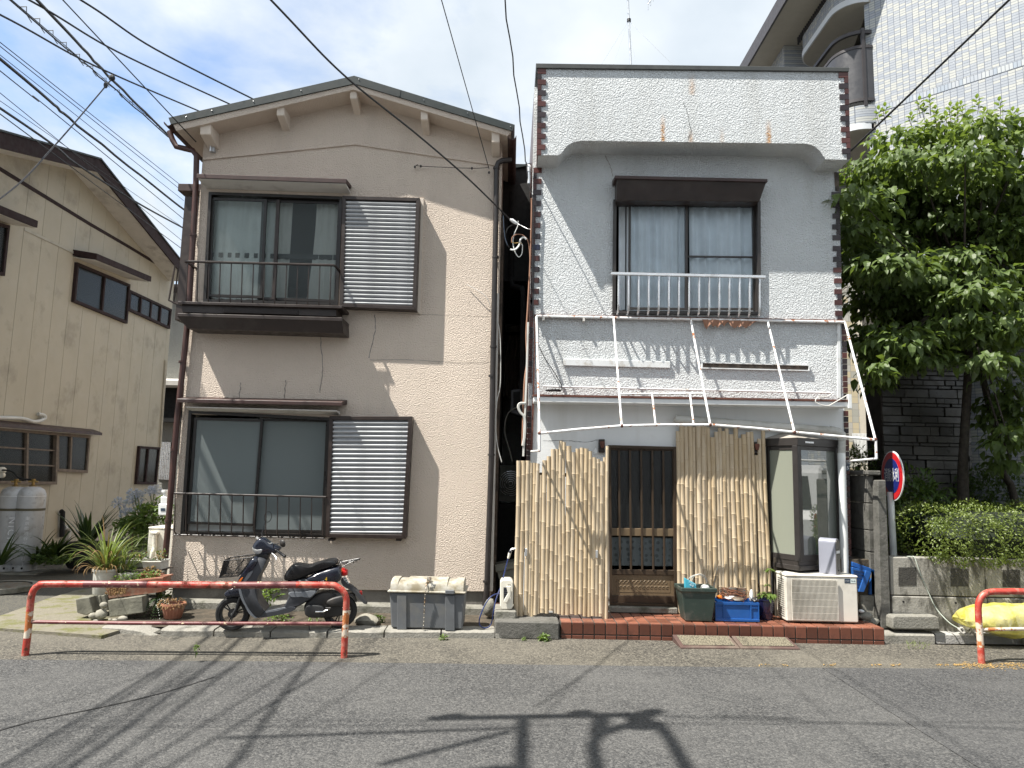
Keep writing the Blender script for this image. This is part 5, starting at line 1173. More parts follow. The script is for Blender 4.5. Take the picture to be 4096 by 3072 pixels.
tag(wr.build('bent_wire', 'soffit_paint', None, smooth=60), 'loops of pale bent wire in the green planter', 'wire')
kn = MB().prism([N(550, 450, Y=yg + .2), N(572, 450, Y=yg + .2), N(612, 200, Y=yg + .2)], (0, .01, 0)).build('saw_blade', 'chain_steel', None); tag(kn, 'thin rusty blade standing in the green planter', 'blade')
plain('crate_blue', (.012, .085, .30), .42, var=.1, grime=(.02, .06, .16), gamt=.2)
yc = N(770, 748, z=gpz).y; cr = thing('blue_crate', 'blue plastic crate of wire and scrap on the tiled step', 'crate', N(770, 748, Y=yc))
cA, cB, cC, cD = quadpx(N, [(576, 573), (970, 573), (968, 748), (580, 744)], yc); cdp = .30; x0, x1, z0, z1 = (cA.x + cD.x) / 2, (cB.x + cC.x) / 2, cC.z, cA.z; g = MB(); w_ = .012
for bxx in ((x0 + .02, x1 - .02, yc + .012, yc + .02, z0, z1), (x0 + .02, x1 - .02, yc + cdp - .02, yc + cdp - .012, z0, z1), (x0 + .012, x0 + .02, yc + .012, yc + cdp - .012, z0, z1), (x1 - .02, x1 - .012, yc + .012, yc + cdp - .012, z0, z1), (x0 + .02, x1 - .02, yc + .02, yc + cdp - .02, z0, z0 + .01)): g.box(*bxx)
g.build('body', 'crate_blue', cr)
g = MB()
for (a, b, c_, d) in ((x0, x1, yc, yc + .016), (x0, x1, yc + cdp - .016, yc + cdp), (x0, x0 + .016, yc + .016, yc + cdp - .016), (x1 - .016, x1, yc + .016, yc + cdp - .016)): g.box(a, b, c, d, z1 - .03, z1) if False else g.box(a, b, c_, d, z1 - .022, z1 + .002)
g.build('rim', 'crate_blue', cr)
for xx in (x0 + .002, x0 + .085, x1 - .095, x1 - .014): MB().box(xx, xx + .012, yc + .001, yc + .013, z0 + .03, z1 - .023).build('rib', 'crate_blue', cr)
MB().box(x0, x1, yc - .002, yc + .012, z0 + .0, z0 + .028).build('base_rail', 'crate_blue', cr, bevel=.003)
for xx in (x0 + .002, x1 - .096): MB().box(xx, xx + .094, yc + .003, yc + .013, z1 - .055, z1 - .045).build('rib', 'crate_blue', cr)
wi = MB(); rr = random.Random(15); plain('wire_rust', (.17, .065, .03), .6, .2, var=.3)
cw = N(735, 515, Y=yc + .15); 
for k in range(10):
    r1_ = .10 + .035 * rr.random(); tx, ty = rr.uniform(-.35, .35), rr.uniform(-.3, .3); o_ = V((rr.uniform(-.03, .05), rr.uniform(-.02, .02), rr.uniform(-.01, .05)))
    wi.tube([cw + o_ + V((r1_ * math.cos(a), r1_ * .8 * math.sin(a), r1_ * (tx * math.cos(a) + ty * math.sin(a)) + .006 * math.sin(a * 5 + k))) for a in [2 * math.pi * i / 26 for i in range(27)]], .0028, 5)
tag(wi.build('wire_coil', 'wire_rust', None, smooth=60), 'tangled coil of rusty wire heaped in the blue crate', 'wire coil')
jk = [('scrap_bottle', (615, 528), (.03, .045, .02), 'lens_orange', 'orange scrap at the left side of the blue crate'), ('white_can', (895, 525), (.02, .02, .05), 'ink_white', 'white can leaning in the right of the blue crate'), ('white_rag', (700, 535), (.06, .04, .02), 'plate_white', 'crumpled white rag in the middle of the blue crate'), ('dark_rag', (920, 548), (.04, .05, .02), 'engine_black', 'black rag in the right corner of the blue crate'), ('scrap_lump', (780, 548), (.06, .05, .02), 'chain_steel', 'grey scrap metal under the rusty wire in the crate')]
for k, (nm, (x, y), (a, b, c_), mm, lb) in enumerate(jk): tag(rock(nm, N(x, y, Y=yc + .12 - .01 * k), a, b, c_, mm, 30 + k, None, .5), lb, 'scrap')
mp_ = MB().prism(quadpx(N, [(622, 445), (845, 445), (850, 530), (620, 530)], yc + .27), (0, .02, .0)).build('metal_tray', 'chain_steel', None, bevel=.004); tag(mp_, 'grey metal tray standing at the back of the crate', 'tray')
plain('pot_navy', (.010, .011, .04), .15, var=.1, Coat_Weight=.5)
yn = yc + .12; pn = thing('navy_pot', 'glazed navy pot with a small green plant beside the air conditioner', 'plant pot', N(1040, 725, Y=yn))
bN, tN = N(1040, 726, Y=yn), N(1040, 550, Y=yn); rN = (N(1130, 560, Y=yn) - N(950, 560, Y=yn)).length / 2; hN = tN.z - zst
MB().lathe([(rN * .68, 0), (rN * .72, .01), (rN * .95, hN * .93), (rN, hN * .95), (rN, hN), (rN * .9, hN), (rN * .88, hN - .03)], V((bN.x, yn + .08, zst)), 24).build('pot', 'pot_navy', pn, smooth=40)
g = MB(); rr = random.Random(33); basep = V((bN.x, yn + .08, zst + hN - .02)); stems = [[basep, N(1042, 480, Y=yn + .07), N(1040, 400, Y=yn + .06), N(1048, 290, Y=yn + .05)]]
for s in stems: MB().tube(cat_curve(s, 4), .004, 5).build('stem', 'stem_green', pn)
for (x, y, n_, L_) in ((1048, 285, 8, .075), (1040, 425, 6, .06), (1035, 500, 16, .10), (1080, 510, 9, .09), (990, 515, 8, .08)):
    for k in range(n_):
        a = k * 2.4 + rr.random(); d = V((math.cos(a), math.sin(a), rr.uniform(-.35, .35))); add_leaf(g, N(x, y + rr.uniform(-12, 12), Y=yn + .06), d, V((0, 0, 1)), L_ * rr.uniform(.7, 1.2), L_ * .45, .2, .45)
g.build('foliage', 'leaf_fresh', pn)
# ---- air conditioner unit
plain('ac_cream', (.66, .63, .56), .45, var=.05, grime=(.45, .42, .36), gamt=.2)
ya = N(1520, 757, z=zst + .005).y; xa, xb = N(1203, 550, Y=ya).x, N(1841, 550, Y=ya).x; za, zt_ = zst + .015, N(1520, 350, Y=ya).z; adp = .27
ac = thing('air_conditioner', 'cream air conditioner outdoor unit under the showcase on the tiled step', 'air conditioner', (xa, ya, zst))
MB().box(xa, xb, ya, ya + adp, za, zt_).build('body', 'ac_cream', ac, bevel=.012)
MB().box(xa - .006, xb + .006, ya - .006, ya + adp + .006, zt_ - .002, zt_ + .022).build('top_panel', 'ac_cream', ac, bevel=.01)
gx0, gx1, gz0, gz1 = N(1246, 550, Y=ya).x, N(1656, 550, Y=ya).x, N(1450, 730, Y=ya).z, N(1450, 366, Y=ya).z
MB().box(gx0 + .01, gx1 - .01, ya - .008, ya - .0015, gz0 + .01, gz1 - .01).build('grille_back', 'black_void', ac)
fn = MB(); cx, cz, fr_ = (gx0 + gx1) / 2, (gz0 + gz1) / 2, (gz1 - gz0) * .45
plain('fan_grey', (.14, .14, .15), .5)
for k in range(3):
    a = k * 2.094 + .4; fn.add([V((cx + fr_ * rr_ * math.cos(a + t), ya - .010 - .004 * t, cz + fr_ * rr_ * math.sin(a + t))) for rr_, t in ((.15, 0), (.95, -.2), (1., .35), (.8, .75), (.2, .7))], [(0, 1, 2, 3, 4)])
fn.build('fan', 'fan_grey', ac)
gg = MB(); nf = 38
for k in range(nf + 1): x = lerp(gx0 + .004, gx1 - .004, k / nf); gg.box(x - .0015, x + .0015, ya - .030, ya - .014, gz0, gz1)
for k in range(7): z = lerp(gz0 + .004, gz1 - .004, k / 6); gg.box(gx0, gx1, ya - .026, ya - .018, z - .002, z + .002)
gg.build('grille', 'ac_cream', ac)
for k in range(18): z = lerp(za + .04, zt_ - .04, k / 17); MB().box(xa - .002, xa + .004, ya + .05, ya + adp - .05, z - .004, z + .004).build('side_vent', 'black_void', ac)
p = N(1748, 385, Y=ya - .002); plain('badge_navy', (.03, .05, .08), .4); plain('badge_pale', (.6, .68, .66), .4)
MB().prism(quadpx(N, [(1722, 366), (1774, 367), (1774, 403), (1722, 402)], ya - .003), (0, .004, 0)).build('badge', 'badge_navy', ac); MB().prism(quadpx(N, [(1774, 367), (1822, 368), (1822, 404), (1774, 403)], ya - .003), (0, .004, 0)).build('badge', 'badge_pale', ac)
text_obj('badge_text', 'MITSUBISHI', .0085, 'ink_white', ac, N(1748, 385, Y=ya - .004), R(90), 0, 0, ext=.0003); text_obj('badge_text', '霧ヶ峰', .014, 'badge_navy', ac, N(1798, 386, Y=ya - .004), R(90), 0, 0, ext=.0003)
# ---- mailbox on top of it
plain('mail_silver', (.27, .28, .33), .4, .2, var=.05); plain('mail_dark', (.20, .195, .19), .35, .4, var=.1)
ym = ya + .10; mb_ = thing('mailbox', 'silver arch topped mailbox standing on the air conditioner', 'mailbox', (SC(770, 1390, Y=ym).x, ym, zt_ + .022))
th = R(42); dn = V((math.sin(th), -math.cos(th), 0)); dt = V((math.cos(th), math.sin(th), 0)); mw, md = .105, .18; cF = SC(836, 1395, Y=ym - .05); cF.z = zt_ + .024; hh = SC(770, 1072, Y=ym).z - cF.z
arch = [(-mw / 2, 0), (mw / 2, 0)] + [(mw / 2 * math.cos(a), hh - mw / 2 + mw / 2 * math.sin(a)) for a in [math.pi * i / 12 for i in range(13)]]
MB().prism([cF + dt * u + V((0, 0, v)) for u, v in arch], -dn * md).build('body', 'mail_silver', mb_, smooth=35)
MB().prism([cF + dn * .002 + dt * u * .88 + V((0, 0, .008 + v * .955)) for u, v in arch], dn * .004).build('front_panel', 'mail_dark', mb_, smooth=35)
for (z0_, z1_, u, mm, nm) in ((.70, .705, .84, 'black_void', 'slot_line'), (.585, .66, .80, 'plate_white', 'name_plate'), (.55, .556, .84, 'black_void', 'slot_line'), (.09, .13, .25, 'black_void', 'lock')):
    MB().hexa([cF + dn * .0075 + dt * (s * mw / 2 * u) + V((0, 0, hh * z_)) for s, z_ in ((-1, z0_), (1, z0_), (1, z1_), (-1, z1_))], [cF + dn * .003 + dt * (s * mw / 2 * u) + V((0, 0, hh * z_)) for s, z_ in ((-1, z0_), (1, z0_), (1, z1_), (-1, z1_))]).build(nm, mm, mb_)
# ---- two ramp plates at the foot of the step
plain('ramp_rubber', (.085, .050, .042), .7, var=.15, grime=(.16, .13, .10), gamt=.3)
gm = NT('ramp_grating'); vv = gm.n('ShaderNodeTexVoronoi', {'Vector': gm.co, 'Scale': 60.}); gm.bsdf(gm.mix(gm.map(vv.outputs['Distance'], .2, .5), (.045, .04, .028), (.17, .15, .105)), .85, 0., gm.bump(vv.outputs['Distance'], .8, .01))
for lab, (f0x, f1x, b0x, b1x, fy0, fy1) in (('brown kerb ramp plate with gritty top at the step, left one', (275, 798, 222, 727, 1001, 1006)), ('brown kerb ramp plate with gritty top at the step, right one', (806, 1330, 738, 1228, 1006, 1012))):
    fa_, fb_ = N(f0x, fy0, z=0), N(f1x, fy1, z=0); ba, bb_ = N(b0x, 884, z=.095), N(b1x, 890, z=.095); yb2 = min(PLb.y, PRb.y) - .012
    k = (yb2 - fa_.y); ba = V((lerp(fa_.x, ba.x, .9), yb2, .095)); bb_ = V((lerp(fb_.x, bb_.x, .9), yb2, .095))
    ro = thing('ramp_plate', lab, 'ramp', (fa_ + fb_) / 2, 'kerb ramp plates'); up = V((0, 0, .032))
    MB().add([fa_, fb_, fb_ + up, fa_ + up, ba, bb_, V((ba.x, ba.y, 0)), V((bb_.x, bb_.y, 0))], [(0, 1, 2, 3), (3, 2, 5, 4), (4, 5, 7, 6), (0, 6, 7, 1), (0, 3, 4, 6), (1, 7, 5, 2)]).build('wedge', 'ramp_rubber', ro, bevel=.004)
    t0, t1, t2, t3 = fa_ + up, fb_ + up, bb_, ba; f_ = lambda u, v: lerp(lerp(t0, t1, u), lerp(t3, t2, u), v) + V((0, -.002, .003))
    MB().prism([f_(.06, .16), f_(.94, .16), f_(.94, .92), f_(.06, .92)], (0, 0, .003)).build('grip_top', 'ramp_grating', ro)
    for k in range(22): p = lerp(fa_, fb_, (k + .5) / 22) + V((0, -.002, .014)); MB().tube([p - V((.008, 0, .009)), p + V((.008, 0, .009))], .003, 4).build('grip_ridge', 'ramp_rubber', ro)

# =================================================================== panelled house across the alley
plain('panel_tan', (.42, .38, .295), .6, var=.05, scale=2, grime=(.27, .24, .18), gamt=.25, gscale=1.5)
plain('trim_maroon', (.022, .009, .009), .85, var=.2); plain('panel_trim', (.40, .37, .30), .6); plain('old_wood', (.15, .12, .095), .8, var=.3, scale=12)
LPL = (V((-7.42, 0, 0)), V((1, .034, 0)).normalized())
def lhp(x, y, d=0.): p = LH(x, y, pl=LPL); return p + LPL[1] * d
def jh(x, y, d=0.): return J(x, y, pl=LPL) + LPL[1] * d
def ah(x, y, d=0.): return A(x, y, pl=LPL) + LPL[1] * d
far_b = jh(875, 560); near_y = 9.0
ly = lambda y: V((-7.42 - .034 * y, y, 0)); yfar = far_b.y
th_ = thing('panelled_house', 'tan panelled house with dark maroon gable edge across the alley', 'house', ly(12))
# gable line measured along the verge
vg = [(-2.0, None)]
apex = ah(640, 1105); bot_r = lhp(1640, 700); lft = ah(0, 990)
slope_l = (apex.z - lft.z) / (apex.y - lft.y)
def top_z(y):
    return lerp(apex.z, bot_r.z, (y - apex.y) / (bot_r.y - apex.y)) if y > apex.y else apex.z + slope_l * (y - apex.y)
# panels: each a board of its own
seams = [(-140, 800), (103, 1400), (270, 1540), (430, 1650), (600, 1460), (740, 1480), (880, 1490), (1020, 1380), (1140, 1400), (1250, 1400), (1355, 1400), (1462, 1400), (1570, 1400)]
yy = sorted([lhp(x, y).y for x, y in seams]); yy = [yy[0] - .9, yy[0] - .45] + yy + [yfar]
yy = sorted(set(round(v, 3) for v in yy)); yy = [v for v in yy if v <= yfar + .001]
NRM = LPL[1]
opens = []      # window openings (y0, y1, z0, z1)
def win_rect(tl, br, rgf=lhp): a, b = rgf(*tl), rgf(*br); return (a.y, b.y, b.z, a.z)
for i in range(len(yy) - 1):
    y0, y1 = yy[i] + .004, yy[i + 1] - .004
    a, b = ly(y0), ly(y1); f_ = [V((a.x, y0, 0)), V((b.x, y1, 0)), V((b.x, y1, top_z(y1))), V((a.x, y0, top_z(y0)))]
    MB().hexa(f_, [p - NRM * .02 for p in f_]).build('panel', 'panel_tan', th_)
a, b = ly(9.1), ly(yfar - .02); MB().hexa([V((a.x, 9.1, 0)) - NRM * .022, V((b.x, yfar - .02, 0)) - NRM * .022, V((b.x, yfar - .02, top_z(yfar) - .02)) - NRM * .022, V((a.x, 9.1, 5.2)) - NRM * .022], [p - V((4, 0, 0)) for p in (V((a.x, 9.1, 0)), V((b.x, yfar - .02, 0)), V((b.x, yfar - .02, top_z(yfar) - .02)), V((a.x, 9.1, 5.2)))]).build('house_core', 'trim_maroon', th_)
# verge: roof edge, maroon board and pale soffit
def slope_board(pts, zl, zh, d0, d1, nm, mat):
    for i in range(len(pts) - 1):
        p, q = pts[i], pts[i + 1]; f_ = [p + V((0, 0, zl)) + NRM * d1, q + V((0, 0, zl)) + NRM * d1, q + V((0, 0, zh)) + NRM * d1, p + V((0, 0, zh)) + NRM * d1]
        MB().hexa(f_, [v - NRM * (d1 - d0) for v in f_]).build(nm, mat, th_)
ov = .45
def at_d(rg, x, y, d): return rg(x, y, pl=(LPL[0] + NRM * d, NRM))
b0, b1, b2, b3 = at_d(A, 0, 905, ov), at_d(A, 400, 1000, ov), at_d(A, 645, 1075, ov), at_d(LH, 1680, 590, ov)
dirn = (b1 - b0).normalized(); b00 = b0 - dirn * 1.9; dr2 = (b3 - b2).normalized(); b4 = b3 + dr2 * .7
line = [b00, b0, b2, b4]
for i in range(3):
    p, q = line[i], line[i + 1]; f_ = [p - V((0, 0, .12)), q - V((0, 0, .12)), q + V((0, 0, .12)), p + V((0, 0, .12))]
    MB().hexa(f_, [v - NRM * .03 for v in f_]).build('bargeboard', 'trim_maroon', th_)
    f_ = [p + V((0, 0, .121)) + NRM * .02, q + V((0, 0, .121)) + NRM * .02, q + V((0, 0, .15)) + NRM * .02, p + V((0, 0, .15)) + NRM * .02]
    MB().hexa(f_, [v - NRM * 4.5 for v in f_]).build('roof_slope', 'green_metal', th_)
    f_ = [p - V((0, 0, .10)) - NRM * .03, q - V((0, 0, .10)) - NRM * .03, q - V((0, 0, .07)) - NRM * .03, p - V((0, 0, .07)) - NRM * .03]
    MB().hexa(f_, [v - NRM * (ov + .1) for v in f_]).build('soffit', 'soffit_paint', th_)
# long maroon joint flashing and pale trim line
f1_ = [lhp(470, -5), lhp(850, 228), lhp(1200, 432), lhp(1560, 650), lhp(1630, 730)]; f0_ = lhp(470, -5) + (lhp(470, -5) - lhp(850, 228)).normalized() * 4
for nm, pts, w_, mm in (('flashing', [f0_] + f1_, .03, 'trim_maroon'), ('trim_line', [lhp(225, 275), lhp(460, 385), lhp(690, 497)], .022, 'panel_trim')):
    for i in range(len(pts) - 1):
        p, q = pts[i], pts[i + 1]; f_ = [p + NRM * .012 - V((0, 0, w_)), q + NRM * .012 - V((0, 0, w_)), q + NRM * .012 + V((0, 0, w_)), p + NRM * .012 + V((0, 0, w_))]; MB().hexa(f_, [v - NRM * .011 for v in f_]).build(nm, mm, th_)
MB().tube([jh(880, 400, .02), jh(911, -80, .02)], .03, 6).build('corner_strip', 'panel_trim', th_)
# windows: frame proud of the panels, dark panes, hoods
def side_window(q4, rgf, mull, hoodp=None, frame='trim_maroon', pane='window_dark', bars=(), fw=.05, proud=.06):
    p = [rgf(*c) for c in q4]; g = MB(); e = []
    for i, v in enumerate(p): u = (p[(i + 1) % 4] - v).normalized(); s = (p[i - 1] - v).normalized(); e.append(v + (u + s) * fw)
    for i in range(4): f_ = [v + NRM * proud for v in (p[i], p[(i + 1) % 4], e[(i + 1) % 4], e[i])]; g.hexa(f_, [v - NRM * (proud - .002) for v in f_])
    o = g.build('window', frame, th_)
    k = len(mull) + 1; cuts = [0.] + list(mull) + [1.]
    for i in range(k):
        c_ = [lerp(e[0], e[1], cuts[i]), lerp(e[0], e[1], cuts[i + 1]), lerp(e[3], e[2], cuts[i + 1]), lerp(e[3], e[2], cuts[i])]; off = NRM * (.022 + .012 * (i % 2))
        MB().hexa([v + off for v in c_], [v + off - NRM * .006 for v in c_]).build('pane', pane, o)
        if i: f_ = [c_[0] + (c_[1] - c_[0]).normalized() * s for s in (-.025, .025)] + [c_[3] + (c_[2] - c_[3]).normalized() * s for s in (.025, -.025)]; f_ = [v + NRM * (proud - .008) for v in f_]; MB().hexa(f_, [v - NRM * (proud - .015) for v in f_]).build('mullion', frame, o)
        for b in bars:
            q0, q1 = lerp(c_[0], c_[3], b), lerp(c_[1], c_[2], b); f_ = [q0 - V((0, 0, .012)), q1 - V((0, 0, .012)), q1 + V((0, 0, .012)), q0 + V((0, 0, .012))]; MB().hexa([v + NRM * .055 for v in f_], [v + NRM * .03 for v in f_]).build('glazing_bar', frame, o)
    bk_ = [v + NRM * .003 for v in e]; MB().hexa(bk_, [v - NRM * .001 for v in bk_]).build('room_shade', 'curtain_beige' if pane == 'window_dark' else 'black_void', o)
    return o
def side_hood(a, b, dep, h, rgf, mat='trim_maroon'):
    p, q = rgf(*a), rgf(*b); f_ = [p + NRM * dep - V((0, 0, h)), q + NRM * dep - V((0, 0, h)), q + NRM * dep, p + NRM * dep]
    bk_ = [p - V((0, 0, h * .4)), q - V((0, 0, h * .4)), q + V((0, 0, .06)), p + V((0, 0, .06))]; o = MB().hexa(f_, bk_).build('window_hood', mat, th_)
    f2 = [p + NRM * (dep - .02) - V((0, 0, h + .004)), q + NRM * (dep - .02) - V((0, 0, h + .004)), q + NRM * .01 - V((0, 0, h * .4 + .03)), p + NRM * .01 - V((0, 0, h * .4 + .03))]
    MB().hexa(f2, [v - V((0, 0, .006)) for v in f2]).build('hood_lining', 'soffit_paint', o); return o
side_window([(705, 590), (1210, 800), (1182, 1172), (672, 965)], lhp, (.5,)); side_hood((690, 500), (1240, 720), .42, .11, lhp)
side_window([(1208, 850), (1606, 1035), (1588, 1222), (1196, 1045)], lhp, (.25, .5, .75))
side_window([(-400, 120), (60, 240), (10, 720), (-440, 640)], lhp, (.5,)); side_hood((-400, -10), (110, 190), .40, .11, lhp)
side_window([(-300, 262), (298, 318), (290, 605), (-300, 600)], jh, (.36, .68), frame='old_wood', bars=(.33, .66), proud=.08); side_window([(298, 318), (484, 335), (468, 542), (298, 532)], jh, (.42,), frame='old_wood')
side_hood((-300, 245), (512, 318), .18, .05, jh, 'brown_metal_warm')
side_window([(758, 392), (872, 400), (852, 605), (740, 603)], jh, (.45,), frame='trim_maroon')
# service pipes on the wall
pipe('wall_pipe', [GS(640, 540, pl=LPL) + NRM * .06, GS(655, 545, pl=LPL) + NRM * .06, GS(645, 820, pl=LPL) + NRM * .06], .04, 'black_void', th_); pipe('wall_pipe', [GS(675, 722, pl=LPL) + NRM * .05, GS(715, 722, pl=LPL) + NRM * .05, GS(728, 745, pl=LPL) + NRM * .05, GS(712, 860, pl=LPL) + NRM * .05], .045, 'pvc', th_)
pipe('wall_conduit', cat_curve([jh(-60, 235, .05), jh(100, 240, .05), jh(170, 258, .05), jh(220, 245, .06), jh(225, 225, .06), jh(200, 215, .03)], 5), .03, 'pvc', th_)
# further back: grey house at the end of the alley
gh = thing('grey_house', 'grey stucco house at the far end of the alley', 'house', V((-6.4, 18.5, 0))); stucco('grey_stucco', (.34, .34, .31), (.2, .2, .18), feat=30., strength=.5)
p0_, p1_ = J(880, 700, Y=18.5), J(1010, 700, Y=18.5); zt0 = J(930, 50, Y=18.5).z; zt1 = J(930, 258, Y=18.5).z
MB().box(p0_.x - 1.5, p1_.x + 1.2, 18.5, 22, .2, zt1).build('lower_wall', 'grey_stucco', gh); MB().box(p0_.x - 1.5, p1_.x + 1.2, 18.9, 22, zt1, LH(1650, 880, Y=18.9).z).build('upper_wall', 'grey_stucco', gh)
MB().box(p0_.x - 1.5, p1_.x + 1.2, 18.1, 18.95, zt0 - .12, zt0 + .1).build('canopy', 'soffit_paint', gh, bevel=.05); MB().box(p0_.x - 1.5, p1_.x + 1.2, 18.3, 18.9, zt1 - .02, zt0 - .12).build('recess', 'black_void', gh)  # solid black block paints the shade in the recess below the canopy
MB().box(p0_.x - 1.6, p1_.x + 1.2, 18.3, 22, LH(1650, 880, Y=18.9).z, LH(1650, 850, Y=18.9).z).build('roof', 'trim_maroon', gh)
wq = quadpx(J, [(890, 370), (950, 372), (940, 580), (872, 576)], 18.48); gw = MB().prism(wq, (0, .015, 0)).build('window', 'room_dark', gh)
for k in range(7): p, q = lerp(wq[0], wq[1], (k + .5) / 7), lerp(wq[3], wq[2], (k + .5) / 7); MB().tube([p - V((0, .04, 0)), q - V((0, .04, 0))], .02, 6).build('bar', 'aluminium', gw)

# =================================================================== gas cylinders
plain('cylinder_grey', (.42, .43, .44), .35, .1, var=.06, grime=(.26, .25, .23), gamt=.3, gscale=5); plain('band_olive', (.09, .08, .05), .7); plain('ink_green', (.10, .40, .30), .5); plain('ink_grey', (.7, .71, .72), .5); plain('brass', (.28, .19, .07), .35, .8)
def cylinder(cx, lab, words):
    Yc = 10.75; c = GS(cx, 1150, Y=Yc); zb_ = GS(cx, 1190, Y=Yc).z; zt_c = GS(cx, 262, Y=Yc).z; Hc = zt_c - zb_; r = .185
    o = thing('gas_cylinder', lab, 'gas cylinder', (c.x, Yc, zb_), 'propane cylinders by the tan house'); C0 = V((c.x, Yc, zb_))
    MB().lathe([(r * .80, .08), (r * .97, .13), (r, .17), (r, Hc - .16), (r * .98, Hc - .11), (r * .85, Hc - .05), (r * .55, Hc - .01), (r * .25, Hc)], C0, 32).build('body', 'cylinder_grey', o, smooth=40)
    MB().lathe([(r * .86, 0), (r * .86, .085), (r * .82, .085), (r * .82, 0)], C0, 28, cap=False).build('foot_ring', 'cylinder_grey', o, smooth=40)
    for a in (-2.0, -1.2): p = C0 + V((math.cos(a) * r * .865, math.sin(a) * r * .865, .045)); MB().ball(p, .018, .006, .018, 8, 6).build('foot_hole', 'black_void', o)
    MB().lathe([(r + .004, -.018), (r + .004, .018)], C0 + V((0, 0, Hc * .725)), 32, cap=False).build('strap', 'band_olive', o, smooth=40); MB().lathe([(r + .001, -.004), (r + .001, .004)], C0 + V((0, 0, Hc * .885)), 32, cap=False).build('weld_seam', 'ink_grey', o, smooth=40)
    v_ = MB().lathe([(.05, 0), (.05, .02), (.022, .03), (.022, .09), (.03, .095), (.03, .12)], C0 + V((0, 0, Hc - .01)), 12).build('valve', 'brass', o, smooth=40); MB().tube([C0 + V((-.06, -.02, Hc + .07)), C0 + V((.06, .02, Hc + .07))], .014, 8).build('valve_outlet', 'brass', v_)
    for (txt, az, zc_, sz, mm, hh_, sp) in words:                       # lettering wrapped round the steel
        for k, chh in enumerate(txt):
            z_ = zb_ + Hc * zc_ - k * sp; p = C0 + V((math.sin(az) * (r + .002), -math.cos(az) * (r + .002), 0)); p.z = z_; text_obj('lettering', chh, sz, mm, o, p, R(90), hh_, az, ext=.0008)
    return o, C0, Hc
c1, cc1, hc1 = cylinder(78, 'large grey propane cylinder, the front one of the pair', [('NICIGAS', .62, .60, .13, 'ink_grey', R(90), .085)])
c2, cc2, hc2 = cylinder(272, 'large grey propane cylinder with white lettering, partly behind its neighbour', [('東京都渋谷区(本社)', .45, .62, .06, 'ink_grey', 0, .072)])
vz = cc2.z + hc2 + .09; hs_ = MB().tube(cat_curve([V((cc2.x, cc2.y, vz)), GS(210, 170, Y=10.75), GS(150, 110, Y=10.75), GS(60, 85, Y=10.8), GS(-60, 90, Y=10.85)], 6), .014, 7).build('gas_hose', 'black_void', c2, smooth=50)
rg_ = thing('gas_regulator', 'pale gas regulator fitting above the propane cylinders', 'regulator', GS(20, 100, Y=10.85)); MB().lathe([(.03, -.05), (.05, -.02), (.05, .02), (.03, .05)], GS(25, 85, Y=10.85), 12, (1, 0, 0)).build('housing', 'reel_cream', rg_, smooth=40); MB().lathe([(.04, -.02), (.045, .02)], GS(20, 140, Y=10.85), 12, (0, 1, 0)).build('cap', 'reel_cream', rg_, smooth=40)
# plank the cylinders stand on and a manhole
zpl = cc1.z; tag(MB().box(cc1.x - 1.2, cc2.x + .35, 10.45, 11.05, zpl - .06, zpl - .002).build('cylinder_plinth', 'old_concrete', None, bevel=.02), 'low concrete plinth under the gas cylinders', 'plinth')
mhp = GS(30, 1370, z=.12); mh = thing('manhole_cover', 'round cast iron manhole cover in the alley', 'manhole cover', mhp); MB().lathe([(.0, .0), (.30, .0), (.30, -.06)], mhp + V((0, 0, .012)), 32, cap=False).build('lid', 'chain_steel', mh); MB().lathe([(.32, .0), (.40, .0), (.40, -.06), (.32, -.06)], mhp + V((0, 0, .02)), 32, cap=False).build('ring', 'old_concrete', mh)

# =================================================================== plants beside the beige house
def groundz(y): return lerp(.035, .45, (y - 7.35) / 22.65)
def strap_plant(name, lab, base, n, L_, w, seed, mat='leaf_dark', group=None, lean=(.1, .9), arch=(.3, 1.4), pot=None, cat='plant'):
    r = random.Random(seed); o = thing(name, lab, cat, base, group); g = MB()
    for k in range(n): a = r.random() * 6.28; blade(g, base + V((math.cos(a) * .04, math.sin(a) * .04, 0)) * r.random() * 2, a, L_ * r.uniform(.6, 1.15), w * r.uniform(.7, 1.2), r.uniform(*arch), r.uniform(*lean))
    g.build('foliage', mat, o, smooth=60)
    if pot: MB().lathe(pot[0], base - V((0, 0, pot[2])), 20).build('pot', pot[1], o, smooth=40)
    return o
GSY = 10.9
b_ = GS(960, 900, Y=GSY); strap_plant('potted_clivia', 'dark broad leaved plant in a black pot by the tan wall', b_, 34, .62, .035, 41, pot=([(.22, 0), (.25, .05), (.30, .33), (.32, .36), (.28, .36), (.27, .30)], 'engine_black', .34), lean=(.0, .75), arch=(.2, .9))
for k, (x, y, n_, L_, lab) in enumerate(((590, 1050, 30, .52, 'dark strap leaved clump below the black wall pipe'), (420, 1080, 22, .48, 'dark strap leaved clump beside the rear gas cylinder'), (-10, 1130, 20, .5, 'dark strap leaves in front of the gas cylinders'))):
    strap_plant('strap_leaf_plant', lab, GS(x, y, Y=10.6 if x > 0 else 9.9), n_, L_, .028, 50 + k, group='strap leaved clumps in the alley', lean=(.1, 1.0), arch=(.4, 1.4))
g = MB(); rr = random.Random(8)
for k in range(420): p = GS(rr.uniform(340, 800), 1090 + rr.uniform(-50, 45), Y=rr.uniform(10.3, 11)); add_leaf(g, p, rdir(rr, 0), V((0, 0, 1)), .07, .045)
tag(g.build('ground_cover', 'leaf_mid', None), 'low leafy ground cover along the tan wall', 'ground cover', kind='stuff')
